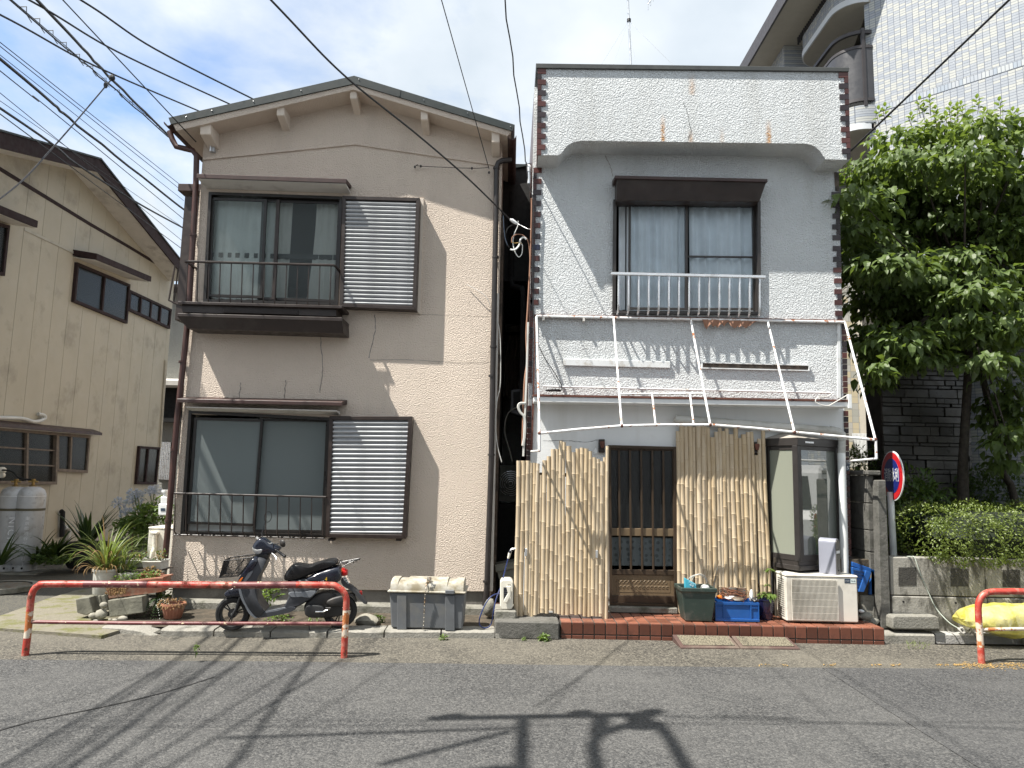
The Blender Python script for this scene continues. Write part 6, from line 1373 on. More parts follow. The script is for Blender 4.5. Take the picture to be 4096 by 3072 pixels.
# agapanthus
agb = J(780, 960, Y=9.9); ag = thing('agapanthus', 'agapanthus with pale blue flower heads behind the potted grass', 'flower', agb); rr = random.Random(22); stm = MB(); fl = MB(); lv = MB()
for (x, y) in ((655, 712), (742, 662), (733, 705), (780, 740), (830, 650), (700, 770), (760, 675), (855, 645)):
    hd = J(x, y, Y=9.9 + rr.uniform(-.2, .2)); root = agb + V((rr.uniform(-.25, .25), rr.uniform(-.15, .15), 0)); stm.tube([root, lerp(root, hd, .5) + V((rr.uniform(-.03, .03), 0, .05)), hd], .007, 5)
    for k in range(30):
        d = rdir(rr, -.3); p = hd + d * .06; fl.tube([hd, p], .0025, 3)
        for j in range(4): add_leaf(fl, p, (d + rdir(rr) * .55), rdir(rr), .05, .016, .1, .1)
stm.build('stalks', 'stem_green', ag, smooth=50); fl.build('flower_heads', 'flower_blue', ag)
for k in range(40): a = rr.random() * 6.28; blade(lv, agb + V((rr.uniform(-.2, .2), rr.uniform(-.1, .1), -.02)), a, rr.uniform(.3, .55), .014, rr.uniform(.8, 1.8), rr.uniform(.2, .9))
lv.build('foliage', 'leaf_mid', ag)
for k, (x, y, rx, rz_, n_, lab) in enumerate(((850, 790, .28, .26, 420, 'bushy green shrub under the gas meter'), (730, 860, .25, .2, 380, 'reddish green shrub behind the tall potted grass'))):
    o = thing('shrub', lab, 'shrub', J(x, y + 120, Y=9.6), 'shrubs at the alley corner'); bush(MB(), J(x, y, Y=9.6), (rx, .25, rz_), n_, .09, 60 + k, shell=.3).build('foliage', 'leaf_mid', o); MB().tube([J(x, y + 130, Y=9.6), J(x, y, Y=9.6)], .012, 5).build('stem', 'twig', o)
# air conditioner in the alley, gas meter
YAc = 9.05; acx0 = O(1182, 300, Y=YAc).x; aco = thing('air_conditioner', 'cream air conditioner outdoor unit behind the brown downpipe in the alley', 'air conditioner', O(1300, 550, Y=YAc)); az0, az1 = .10, O(1200, 195, Y=YAc).z
MB().box(acx0, wl_x - .02, YAc, YAc + .75, az0, az1).build('body', 'ac_cream', aco, bevel=.012); MB().box(acx0 - .006, wl_x - .014, YAc - .006, YAc + .756, az1 - .001, az1 + .02).build('top_panel', 'ac_cream', aco, bevel=.008)
p = O(1260, 255, Y=YAc - .03); MB().box(p.x - .05, p.x + .05, YAc - .06, YAc - .001, p.z - .01, p.z + .03).build('pipe_cover', 'ac_cream', aco, bevel=.01); pipe('refrigerant_pipe', cat_curve([O(1262, 270, Y=YAc - .03), O(1262, 420, Y=YAc - .03), O(1240, 480, Y=YAc - .05), O(1230, 540, Y=YAc - .05)], 5), .028, 'reel_cream', aco)
YGm = 8.8; gmo = thing('gas_meter', 'white gas meter on the alley corner of the beige house', 'gas meter', J(900, 770, Y=YGm))
for (x0, y0, x1, y1, d_) in ((874, 712, 926, 776, .10), (886, 672, 926, 712, .08)): qbox(MB(), J, rect(x0, y0, x1, y1), YGm - d_ / 2, YGm + .1).build('housing', 'plate_white', gmo, bevel=.01)
MB().lathe([(.03, 0), (.03, .05), (.05, .052), (.05, .08)], J(915, 672, Y=YGm), 12).build('cap', 'plate_white', gmo, smooth=40); qbox(MB(), J, rect(888, 736, 912, 752), YGm - .054, YGm - .05).build('dial', 'badge_navy', gmo)
# pots, blocks and stones at the mouth of the alley
plain('terracotta', (.36, .15, .095), .75, var=.15, grime=(.42, .30, .22), gamt=.3, gscale=8); plain('pot_white', (.56, .55, .50), .55, var=.06, grime=(.34, .32, .25), gamt=.35, gscale=6); plain('stone_slab', (.17, .165, .13), .9, var=.35, scale=7, bump=.5, bscale=30); plain('stone_pale', (.27, .255, .21), .9, var=.3, bump=.4); plain('soil_dry', (.09, .07, .05), .95)
YO = 7.98
def fr(rg, x, y, Y=YO): return rg(x, y, Y=Y)
pb_ = fr(O, 590, 1000); pt_ = fr(O, 590, 690); rw = (fr(O, 740, 690) - fr(O, 440, 690)).length / 2; hw_ = pt_.z - pb_.z
wp = thing('white_pot', 'white plastic pot with tall arching grass', 'plant pot', pb_); cW = V((pb_.x, YO + .1, pb_.z))
MB().lathe([(rw * .80, 0), (rw * .86, .01), (rw * .93, hw_ * .9), (rw * 1.02, hw_ * .92), (rw * 1.02, hw_), (rw * .92, hw_), (rw * .90, hw_ - .03)], cW, 28).build('pot', 'pot_white', wp, smooth=40); MB().lathe([(0, 0), (rw * .9, 0)], cW + V((0, 0, hw_ - .025)), 20, cap=False).build('soil', 'soil_dry', wp)
gb = MB(); gd = MB(); rr = random.Random(19); tp0 = cW + V((0, 0, hw_ - .03))
for k in range(95): a = rr.random() * 6.28; blade(gb if rr.random() < .78 else gd, tp0 + V((math.cos(a), math.sin(a), 0)) * rr.random() * rw * .55, a, rr.uniform(.32, .72), .0105 * rr.uniform(.6, 1.2), rr.uniform(.5, 2.6), rr.uniform(.02, .7), 9)
for k in range(60): a = rr.random() * 6.28; blade(gb, tp0 + V((.16, .05, -.02)) + V((math.cos(a), math.sin(a), 0)) * .05, a, rr.uniform(.25, .5), .006, rr.uniform(.8, 2.4), rr.uniform(.1, .8), 8)
for k in range(26): a = rr.uniform(3.4, 6.0); blade(gd, tp0 + V((math.cos(a), math.sin(a), 0)) * rw * .8, a, rr.uniform(.12, .34), .006, rr.uniform(2.2, 3.6), .6, 7)
gb.build('grass', 'leaf_grass', wp, smooth=60); gd.build('dry_grass', 'leaf_dry', wp, smooth=60)
def trough(name, lab, rg, tl, tr2, br3, bl2, Yf, dep, mat, rimh=.02):
    a, b, c_, d = [rg(*p, Y=Yf) for p in (tl, tr2, br3, bl2)]; o = thing(name, lab, 'planter', (c_ + d) / 2); bk_ = lambda v, k=0.: v + V((0, dep - k, 0)); iw = .012
    u = (b - a).normalized(); g = MB(); ring = lambda A_, B_, y0, y1: [A_ + V((0, y0, 0)), B_ + V((0, y0, 0)), B_ + V((0, y1, 0)), A_ + V((0, y1, 0))]; dn_ = V((0, 0, -rimh))
    g.loft([ring(d, c_, .02, dep - .02), ring(a + dn_ + u * .012, b + dn_ - u * .012, .0, dep), ring(a + dn_, b + dn_, -.012, dep + .012), ring(a, b, -.012, dep + .012), ring(a + u * iw, b - u * iw, .004, dep - .004), ring(a + u * iw + V((0, 0, -.035)), b - u * iw + V((0, 0, -.035)), .004, dep - .004)]); g.build('trough', mat, o, bevel=.003)
    g = MB(); q_ = ring(a + u * iw + V((0, 0, -.03)), b - u * iw + V((0, 0, -.03)), .004, dep - .004); g.quad(*q_).build('soil', 'soil_dry', o); return o, a, b
YT = 7.82
tt, ta, tb = trough('terracotta_trough', 'long terracotta planter trough propped on stone blocks', O, (648, 850), (1376, 772), (1335, 962), (700, 1042), YT, .20, 'terracotta')
g = MB(); gd = MB(); rr = random.Random(23)
for k in range(260):
    t = rr.uniform(.12, .85); p = lerp(ta, tb, t) + V((0, rr.uniform(.01, .18), rr.uniform(-.02, .055))); add_leaf(g, p, rdir(rr, -.1), V((0, 0, 1)), .032, .02)
for k in range(170):
    t = rr.uniform(.08, .40); p = lerp(ta, tb, t) + V((0, -.015 - .02 * rr.random(), -rr.uniform(-.02, .12))); add_leaf(gd, p, V((rr.uniform(-.5, .5), -.4, -1)), V((0, -1, 0)), .03, .012)
g.build('foliage', 'leaf_fresh', tt); gd.build('dry_foliage', 'leaf_dry', tt)
def block(name, lab, pts, Yf, dep, mat, seed, cat='stone block'):
    o = qbox(MB(), O, pts, Yf, Yf + dep).build(name, mat, None, bevel=.006); tag(o, lab, cat); return o
block('concrete_block', 'squarish grey stone block under the white pot', [(306, 1045), (470, 1022), (520, 1200), (432, 1242), (325, 1210)], YT - .02, .26, 'stone_slab', 1)
block('stone_slab', 'grey streaked stone slab propping up the terracotta trough', [(694, 1062), (1110, 1008), (1126, 1208), (712, 1262)], YT - .07, .14, 'stone_slab', 2)
block('rear_block', 'dark stone block behind the round cobble', [(470, 1020), (700, 990), (700, 1180), (520, 1210)], YT + .1, .25, 'stone_slab', 3)
for k, (x, y, rx, rz_, lab) in enumerate(((628, 1224, .062, .05, 'rounded grey cobble between the stone blocks'), (652, 1118, .04, .035, 'small rough stone wedged under the trough'), (885, 1278, .045, .03, 'pale chipped stone below the streaked slab'), (720, 1292, .018, .014, 'small pebble beside the rounded cobble'), (785, 1295, .03, .014, 'flat pebble below the streaked slab'), (520, 1250, .05, .035, 'brown rough stone left of the cobble'), (580, 1296, .05, .012, 'flat pale stone chip before the cobble'))):
    p = O(x, y, Y=YT - .06); tag(rock('stone', p, rx, rx * .8, rz_, 'stone_pale', 80 + k, None, .25), lab, 'stone', 'stones around the trough')
pb2, pt2 = O(1420, 1300, Y=YT - .05), O(1430, 1112, Y=YT - .05); r2_ = (O(1575, 1120, Y=YT) - O(1290, 1120, Y=YT)).length / 2; h2_ = pt2.z - pb2.z
sp = thing('terracotta_pot', 'small fluted terracotta pot with withered plant', 'plant pot', pb2); g = MB(); rings = []
for (k, zz) in ((.62, 0), (.68, .01), (.92, h2_ * .85), (1.0, h2_ * .87), (1.0, h2_), (.9, h2_), (.88, h2_ - .02)):
    rings.append([V((pb2.x, YT + .06, pb2.z + zz)) + V((math.cos(a), math.sin(a), 0)) * r2_ * k * (1 + (.03 * math.cos(a * 18) if k < .95 else 0)) for a in [2 * math.pi * i / 72 for i in range(72)]])
g.loft(rings).build('pot', 'terracotta', sp, smooth=40); gd = MB(); rr = random.Random(29)
for k in range(160): d = rdir(rr, -.5); p = V((pb2.x - .01, YT + .04, pb2.z + h2_)) + V((d.x * r2_ * 1.0, d.y * r2_, d.z * .06)); add_leaf(gd, p, V((d.x, d.y - .3, -.8 + rr.random())), V((0, 0, 1)), .035, .01)
gd.build('dry_foliage', 'leaf_dry', sp)
fnb = O(1250, 1180, Y=YT + .05); fo = thing('fern', 'dark green fern drooping left of the fluted pot', 'fern', O(1280, 1290, Y=YT + .05)); g = MB(); rr = random.Random(31)
for k in range(15):
    a = rr.random() * 6.28; bp0 = O(1290, 1080 + rr.uniform(-60, 60), Y=YT + .08); L_ = rr.uniform(.14, .26); h = V((math.cos(a), math.sin(a) * .6 - .2, 0)); th0 = .5
    for j in range(12):
        t = j / 11; p = bp0 + h * L_ * t + V((0, 0, .10 * t - .26 * t * t)); s = V((-h.y, h.x, 0)).normalized()
        for sg in (-1, 1): add_leaf(g, p, s * sg + h * .5 - V((0, 0, .3)), V((0, 0, 1)), .05 * (1 - t * .6), .014)
g.build('fronds', 'leaf_dark', fo)
g = MB(); bush(g, O(1385, 1000, Y=YT + .15), (.07, .06, .09), 70, .045, 90); o_ = thing('weed', 'small round leaved weed at the wall corner', 'weed', O(1385, 1090, Y=YT + .15)); g.build('foliage', 'leaf_mid', o_); MB().tube([O(1390, 1100, Y=YT + .15), O(1385, 1000, Y=YT + .15)], .004, 4).build('stem', 'stem_green', o_)
for k, (tl, tr2, br3, bl2, lab) in enumerate((((895, 575), (1108, 572), (1100, 668), (905, 665), 'white trough planter with withered plants, left of two behind the grass'), ((1100, 588), (1345, 585), (1338, 690), (1108, 676), 'white trough planter with withered plants next to the brown downpipe'))):
    o_, a, b = trough('white_trough', lab, O, tl, tr2, br3, bl2, 8.2 - .08 * k, .2, 'pot_white', .014); g = MB(); gd = MB(); rr = random.Random(95 + k)
    for j in range(110): t = rr.uniform(.1 if not k else .5, 1.); p = lerp(a, b, t) + V((0, rr.uniform(0, .15), rr.uniform(-.02, .06 + .05 * k))); add_leaf(g if rr.random() < .5 else gd, p, rdir(rr, -.4), V((0, 0, 1)), .035, .018)
    g.build('foliage', 'leaf_mid', o_); gd.build('dry_foliage', 'leaf_dry', o_)
p = O(1230, 742, Y=8.08); bo = thing('terracotta_bowl', 'low orange bowl of dead flowers behind the trough', 'plant bowl', p); MB().lathe([(.10, -.04), (.125, .0), (.13, .012), (.115, .012)], p, 20).build('bowl', 'terracotta', bo, smooth=40); gd = MB(); rr = random.Random(97)
for j in range(90): d = rdir(rr, 0); add_leaf(gd, p + V((d.x * .10, d.y * .06, d.z * .07)), rdir(rr), V((0, 0, 1)), .035, .018)
gd.build('dead_flowers', 'leaf_dry', bo); tag(MB().box(O(880, 690, Y=8.12).x, O(1345, 690, Y=8.12).x, 8.05, 8.4, O(1100, 705, Y=8.08).z, O(1100, 692, Y=8.08).z).build('pot_shelf', 'rotten_wood', None), 'dark plank shelf carrying the white troughs', 'shelf')
p = O(960, 730, Y=8.03); go_ = thing('grey_bowl', 'grey bowl of seedlings below the white troughs', 'plant bowl', p); MB().lathe([(.09, -.09), (.11, .0), (.10, .0)], p, 20).build('bowl', 'pot_white', go_, smooth=40); bush(MB(), p + V((0, 0, .02)), (.09, .06, .05), 60, .035, 99).build('foliage', 'leaf_mid', go_)
for x in (900, 1335): tag(MB().box(*(lambda q_: (q_.x - .03, q_.x + .03, 8.08, 8.18, .06, O(1100, 706, Y=8.08).z))(O(x, 760, Y=8.1))).build('shelf_block', 'stone_slab', None), 'stone block under the %s end of the pot shelf' % ('left' if x < 1000 else 'right'), 'stone block')
# weeds along the wall and kerb
def weed(lab, c, rad, n, L_, seed, mat='leaf_fresh', st=True):
    o = thing('weed', lab, 'weed', V((c.x, c.y, c.z - rad[2])), 'weeds by the kerb'); bush(MB(), c, rad, n, L_, seed, shell=.2, zmin=-.3).build('foliage', mat, o)
    if st: MB().tube([V((c.x, c.y, c.z - rad[2] - .03)), c], .004, 4).build('stem', 'stem_green', o)
weed('leafy weed growing behind the scooter leg shield', K(850, 1010, Y=8.0), (.10, .08, .10), 60, .075, 1)
weed('low weeds under the scooter engine', K(950, 1275, Y=7.85), (.16, .06, .025), 90, .035, 2, st=False); weed('low weeds below the rear wheel', K(1400, 1280, Y=7.9), (.10, .05, .02), 40, .03, 3, st=False)
weed('small weed at the kerb below the storage chest', L(895, 1110, Y=7.36), (.03, .02, .025), 26, .04, 4); weed('bright weed at the foot of the concrete slab', L(2000, 1120, Y=7.42), (.055, .03, .04), 70, .045, 5); weed('tiny weed near the kerb gap', L(1790, 1130, Y=7.42), (.02, .02, .02), 22, .025, 6)
weed('lone sprout in the asphalt before the guard rail', J(1085, 1510, Y=J(1085, 1585, z=0).y), (.016, .014, .05), 46, .025, 7); weed('dry weeds behind the storage chest', L(160, 900, Y=7.9), (.09, .05, .05), 70, .04, 8, 'leaf_mid')
o = rock('rubble', L(20, 900, Y=7.8), .12, .1, .06, 'stone_pale', 120, None, .3); tag(o, 'lump of broken concrete behind the scooter', 'rubble')
o = rock('rubble', L(1400, 790, Y=8.2), .06, .08, .10, 'old_concrete', 121, None, .3); tag(o, 'broken concrete lump by the drain pipe foot', 'rubble')

# =================================================================== retaining wall, fence, sign, bag
def stained(name, base, dark):
    m = NT(name); c = m.mix(m.noise(16, 5, .65), base, tuple(x * .7 for x in base)); c = m.mix(m.map(m.noise(1., 7, .72, co=m.scale((7, 7, 2.2))), .47, .60), c, dark)
    m.bsdf(c, .92, 0., m.bump(m.noise(45, 5, .7), .5, .012))
stained('retaining_concrete', (.34, .325, .285), (.10, .095, .08))
plain('dark_infill', (.055, .052, .045), .95, var=.3, bump=.6, bscale=50)
YR = Q(500, 1337, z=.12).y
rw_ = thing('retaining_wall', 'low stained concrete retaining wall below the clipped hedge', 'wall', Q(600, 1337, Y=YR))
zR0, zR1, zR2 = .04, Q(500, 1108, Y=YR).z, Q(450, 838, Y=YR).z; xR0 = Q(285, 1100, Y=YR).x
xs = [xR0, Q(948, 1000, Y=YR).x, Q(948, 1000, Y=YR).x + 1.0, xR0 + 6]
for i in range(3):
    MB().box(xs[i] + .003, xs[i + 1] - .003, YR, YR + .16, zR1 + .006, zR2).build('block', 'retaining_concrete', rw_, bevel=.008); MB().box(xs[i] + .003, xs[i + 1] - .003, YR - .012, YR + .16, zR0, zR1 - .004).build('block', 'retaining_concrete', rw_, bevel=.008)
for (x0, y0, x1, y1) in ((340, 907, 463, 1033), (705, 915, 828, 1040), (1067, 925, 1187, 1045)):
    o = qbox(MB(), Q, rect(x0, y0, x1, y1), YR - .004, YR + .02).build('vent_panel', 'dark_infill', rw_); c = Q((x0 + x1) / 2, (y0 + y1) / 2, Y=YR - .003); MB().lathe([(.0, 0), (.036, 0), (.04, .004)], c, 22, (0, 1, 0), cap=False).build('vent_plug', 'old_concrete', o)  # flush dark plates stand where the squares are set back
for x, y in ((373, 1146), (738, 1155)): MB().lathe([(.0, 0), (.012, 0)], Q(x, y, Y=YR - .0135), 10, (0, 1, 0), cap=False).build('tie_hole', 'black_void', rw_)
MB().box(xR0 - 1.2, xR0 + 8, YR + .15, YR + .2 + 1.0, .0, zR2 - .05).build('planting_soil', 'earth', rw_); bs = MB().box(xR0 - .9, 14, YR + 1.2, 11, .0, zR2 - .08); struct('garden_soil', bs, 'earth')
lo = thing('concrete_lump', 'rounded concrete kerb lump at the foot of the retaining wall', 'concrete', Q(460, 1340, Y=YR - .1)); qbox(MB(), Q, [(296, 1340), (296, 1256), (310, 1246), (600, 1246), (622, 1256), (634, 1342)], YR - .16, YR - .013).build('lump', 'old_concrete', lo, bevel=.012)
# block fence running back beside the shop, with its end post
xf = Q(188, 700, Y=YR + .05).x; fw = thing('block_fence', 'dark concrete panel fence running back beside the shop', 'fence', (xf, YR + .6, 0)); zf = [.10, Q(100, 790, Y=8.2).z, Q(100, 640, Y=8.2).z, Q(100, 455, Y=8.2).z, Q(100, 262, Y=8.2).z]
for i in range(4): MB().box(xf - .05, xf + .02, YR + .12, YR + 2.4, zf[i] + .004, zf[i + 1] - .004).build('panel', 'fence_concrete', fw, bevel=.006)
MB().box(xf - .08, xf + .07, YR + .04, YR + 2.4, zf[4], zf[4] + .05).build('coping', 'fence_concrete', fw, bevel=.01)
pp = quadpx(Q, [(192, 298), (252, 296), (290, 1335), (215, 1335)], YR - .03); MB().prism(pp, (0, .12, 0)).build('post', 'fence_concrete', fw, bevel=.01)
MB().box(wxr + .02, xf - .02, YR + .10, YR + .5, .05, Q(120, 1105, Y=YR + .1).z).build('footing', 'old_concrete', fw, bevel=.015)
for k, (x, y, r) in enumerate(((105, 1255, .07), (165, 1280, .06), (120, 1310, .08), (80, 1215, .03))): tag(rock('rubble', Q(x, y, Y=YR + .0), r, r * .7, r * .6, 'old_concrete' if k < 3 else 'plate_white', 140 + k, None, .35), ('broken grey rubble beside the air conditioner', 'broken rubble at the foot of the fence post', 'flat rubble piece between the step and the fence', 'crumpled white litter on the rubble beside the fence')[k], 'rubble' if k < 3 else 'litter')
# blue folding crates leaning in the gap
for k, (pts, lab) in enumerate((([(16, 868), (178, 925), (180, 1098), (135, 1098), (150, 945), (16, 900)], 'blue plastic crate leaning against the fence, the rear one'), ([(16, 905), (118, 930), (60, 1080), (25, 1060)], 'blue plastic crate leaning against the fence, the front one'))):
    o = thing('leaning_crate', lab, 'crate', Q(90, 1098, Y=YR + .15 - .05 * k), 'blue crates beside the fence'); qbox(MB(), Q, pts, YR + .12 - .05 * k, YR + .16 - .05 * k).build('side_panel', 'crate_blue', o, bevel=.004)
    if k: 
        g = MB()
        for j in range(7): g.tube([lerp(Q(22, 925, Y=YR + .065), Q(30, 1050, Y=YR + .065), j / 6), lerp(Q(112, 945, Y=YR + .065), Q(62, 1070, Y=YR + .065), j / 6)], .004, 4)
        g.build('lattice', 'badge_navy', o); qbox(MB(), Q, [(112, 928), (150, 945), (98, 1080), (60, 1078)], YR + .05, YR + .1).build('edge_rail', 'crate_blue', o, bevel=.004)
# fire water sign
plain('sign_red', (.55, .015, .02), .35, var=.05); plain('sign_blue', (.010, .022, .16), .35, var=.05); plain('sign_white', (.78, .80, .80), .4)
YSg = YR + .55; so_ = thing('fire_water_sign', 'round red and blue fire water sign on a white post', 'sign', Q(305, 835, Y=YSg)); sc_ = Q(294, 268, Y=YSg); Rs = (Q(294, 95, Y=YSg) - sc_).length; ths = R(95); sn = V((-math.sin(ths), -math.cos(ths), 0)); 
for (r, d, mm, nm) in ((Rs, 0, 'sign_white', 'disc'), (Rs * .95, .004, 'sign_red', 'red_ring'), (Rs * .70, .006, 'sign_blue', 'blue_field')): MB().lathe([(0, -.002 if d else -.012), (r, -.002 if d else -.012), (r, .001), (0, .001)], sc_ + sn * d, 40, sn, cap=False).build(nm, mm, so_, smooth=30)
text_obj('sign_text', '消防水利', Rs * .33, 'sign_white', so_, sc_ + sn * .0085, R(90), 0, -ths, ext=.0006, sx=1.0).scale = (1.0, 1.75, 1)
MB().tube([Q(281, 380, Y=YSg + .03), Q(305, 836, Y=YSg + .03), Q(312, 960, Y=YSg + .03)], .037, 14).build('post', 'sign_white', so_, smooth=50)
# street number plates on the shop corner
np_ = thing('number_plate', 'navy street number plate reading 25 on the shop corner', 'number plate', SC(920, 400, Y=YW - .03)); qbox(MB(), SC, [(898, 378), (944, 376), (944, 434), (898, 436)], YW - .03, YW - .02).build('plate', 'badge_navy', np_); text_obj('plate_text', '25', .055, 'sign_white', np_, SC(916, 406, Y=YW - .031), R(90), 0, 0, ext=.0004)
np2 = thing('district_plate', 'small blue district plate above the number plate', 'number plate', SC(922, 362, Y=YW - .03)); qbox(MB(), SC, [(904, 352), (950, 350), (950, 374), (904, 376)], YW - .03, YW - .02).build('plate', 'badge_navy', np2); text_obj('plate_text', '5丁目', .028, 'sign_white', np2, SC(926, 363, Y=YW - .031), R(90), 0, 0, ext=.0004)
# yellow net over rubbish
m = NT('yellow_net'); gn = m.math('MULTIPLY', m.math('SINE', m.math('MULTIPLY', m.n('ShaderNodeSeparateXYZ', {'Vector': m.co}).outputs[0], 500.)), m.math('SINE', m.math('MULTIPLY', m.n('ShaderNodeSeparateXYZ', {'Vector': m.co}).outputs[2], 500.)))
col = m.mix(m.map(m.noise(8, 4), .35, .65), (.62, .56, .05), (.70, .66, .30)); d_ = m.n('ShaderNodeBsdfPrincipled', {'Base Color': col, 'Roughness': .7, 'Normal': m.bump(m.noise(22, 4, .6), .6, .02)}).outputs[0]; t_ = m.n('ShaderNodeBsdfTranslucent', {'Color': (.7, .62, .1)}).outputs[0]; x_ = m.n('ShaderNodeBsdfTransparent').outputs[0]
mx = m.n('ShaderNodeMixShader', {0: .3, 1: d_, 2: t_}).outputs[0]; m.t.links.new(m.n('ShaderNodeMixShader', {0: .38, 1: mx, 2: x_}).outputs[0], m.out.inputs[0])
YN = YR - .28; c0 = Q(1130, 1275, Y=YN); nb = thing('net_bag', 'yellow net stuffed with pale rubbish bags behind the guard rail', 'net bag', Q(1100, 1390, Y=YN))
def lumpy(c, rx, ry, rz, seed, amp, mat, nm, par, fold=10):
    r = random.Random(seed); ph = [r.random() * 6 for _ in range(6)]; bm = bmesh.new(); bmesh.ops.create_icosphere(bm, subdivisions=4, radius=1)
    for v in bm.verts:
        a = math.atan2(v.co.y, v.co.x); k = 1 + amp * (math.sin(v.co.x * 5 + ph[0]) * math.sin(v.co.z * 4 + ph[1]) + .5 * math.sin(v.co.x * fold + v.co.z * 9 + ph[2]) * math.sin(v.co.z * 7 + ph[3]) + .3 * math.sin(v.co.x * 23 + v.co.z * 14 + ph[4]))
        taper = (1 - .12 * max(0, -v.co.x) ** 3); z = v.co.z * rz * k * taper; v.co = V((c.x + v.co.x * rx, c.y + v.co.y * ry * k * taper, max(c.z + z, c.z - rz * .86)))
    me = bpy.data.meshes.new(nm); bm.to_mesh(me); bm.free(); me.materials.append(MT[mat]); me.polygons.foreach_set('use_smooth', [True] * len(me.polygons)); return link(nm, me, par)
plain('rubbish_white', (.72, .73, .66), .5, bump=.5, bscale=20, var=.08)
NTOP = [(766, 1262), (776, 1238), (800, 1214), (835, 1192), (880, 1178), (940, 1170), (1000, 1168), (1060, 1158), (1110, 1154), (1160, 1162), (1215, 1160), (1290, 1150), (1370, 1165), (1440, 1195), (1490, 1245), (1515, 1300)]
NBOT = [1268, 1300, 1318, 1330, 1342, 1362, 1380, 1392, 1396, 1392, 1384, 1390, 1394, 1390, 1370, 1320]
def bagform(nm, mat, k0, k1, dep, shr, seed, par):
    r = random.Random(seed); ph = [r.random() * 6 for _ in range(8)]; rings = []; src_ = [(x, t, b_) for (x, t), b_ in zip(NTOP, NBOT)][k0:k1]; cv_t = cat_curve([V((x, t, 0)) for x, t, _ in src_], 4); cv_b = cat_curve([V((x, b_, 0)) for x, _, b_ in src_], 4); n = len(cv_t)
    for i in range(n):
        f = i / (n - 1); a_, b_ = Q(cv_t[i].x, cv_t[i].y, Y=YN), Q(cv_b[i].x, cv_b[i].y, Y=YN); c = (a_ + b_) / 2; h_ = (a_.z - b_.z) / 2 * shr; e_ = min(1, (min(f, 1 - f) * 5 + .12)) ** .5; ring = []
        for j in range(30):
            an_ = 2 * math.pi * j / 30; cr = 1 + .07 * math.sin(an_ * 3 + f * 9 + ph[0]) + .045 * math.sin(an_ * 7 + f * 23 + ph[1]) + .035 * math.sin(an_ * 5 - f * 41 + ph[2]) + .02 * r.uniform(-1, 1)
            ring.append(V((c.x + .012 * math.sin(an_ * 4 + f * 30 + ph[3]), c.y + math.cos(an_) * dep * shr * e_ * cr, max(c.z + math.copysign(abs(math.sin(an_)) ** .8, math.sin(an_)) * h_ * (1 + (cr - 1) * .6), b_.z + (1 - shr) * .05))))
        rings.append(ring)
    return MB().loft(rings).build(nm, mat, par, smooth=50)
bagform('net', 'yellow_net', 0, 16, .20, 1., 3, nb); bagform('rubbish_bag', 'rubbish_white', 3, 9, .18, .86, 5, nb); bagform('rubbish_bag', 'rubbish_white', 8, 15, .18, .86, 6, nb)
plain('rope_pale', (.42, .46, .40), .9, var=.2); plain('rope_grey', (.38, .37, .34), .9, var=.2)
rp = thing('rope', 'thin pale rope hanging down the retaining wall to the net bag', 'rope', Q(770, 1340, Y=YR - .2)); MB().tube(cat_curve([Q(395, 832, Y=YR + .1), Q(430, 832, Y=YR + .02), Q(452, 842, Y=YR - .01), Q(490, 950, Y=YR - .02), Q(545, 1075, Y=YR - .025), Q(600, 1190, Y=YR - .06), Q(690, 1290, Y=YR - .15), Q(772, 1340, Y=YR - .22)], 6), .0055, 6).build('line', 'rope_pale', rp, smooth=50)
g = MB(); rr = random.Random(4)
for k in range(5): c = Q(800 + rr.uniform(-20, 25), 1350 + rr.uniform(-12, 12), Y=YR - .26); g.tube([c + V((.035 * math.cos(a), .025 * math.sin(a), .022 * math.sin(a * 2 + k))) for a in [2 * math.pi * i / 14 for i in range(14)]], .011, 6, closed=True)
g.tube([Q(830, 1352, Y=YR - .26), Q(880, 1372, Y=YR - .27)], .012, 6); g.build('knot', 'rope_grey', rp, smooth=60)
# dry moss and grass tufts in the road edge
g = MB(); rr = random.Random(44)
for (x0, x1, y, n_, mat_) in ((395, 560, 1455, 150, 0),):
    for k in range(n_): blade(g, Q(rr.uniform(x0, x1), y + rr.uniform(-25, 35), z=.01), rr.random() * 6.28, rr.uniform(.02, .06), .002, rr.uniform(.5, 2), rr.uniform(.1, .9), 4)
tag(g.build('verge_grass', 'leaf_grass', None), 'dry grass tuft at the foot of the kerb', 'grass', kind='stuff')
g = MB()
for k in range(1500):
    u = rr.random(); x = 1560 + 660 * u ** .6; w = 9 if x > 2080 else 2.5; y = lerp(1437, 1436, (x - 1560) / 660) + rr.gauss(0, w * .5)
    if x < 2060 and (math.sin(x * .05) + math.sin(x * .13 + 1) < .5 or rr.random() < .6): continue
    p = D(x, y, z=.004); s = rr.uniform(.004, .012); a = rr.random() * 6; g.add([p + V((math.cos(a + t) * s, math.sin(a + t) * s * 1.4, .001 + .004 * rr.random())) for t in (0, 2.1, 4.2)], [(0, 1, 2)])
plain('moss_ochre', (.34, .22, .075), .95, var=.3); tag(g.build('dry_moss', 'moss_ochre', None), 'ochre dry moss along the road edge', 'moss', kind='stuff')

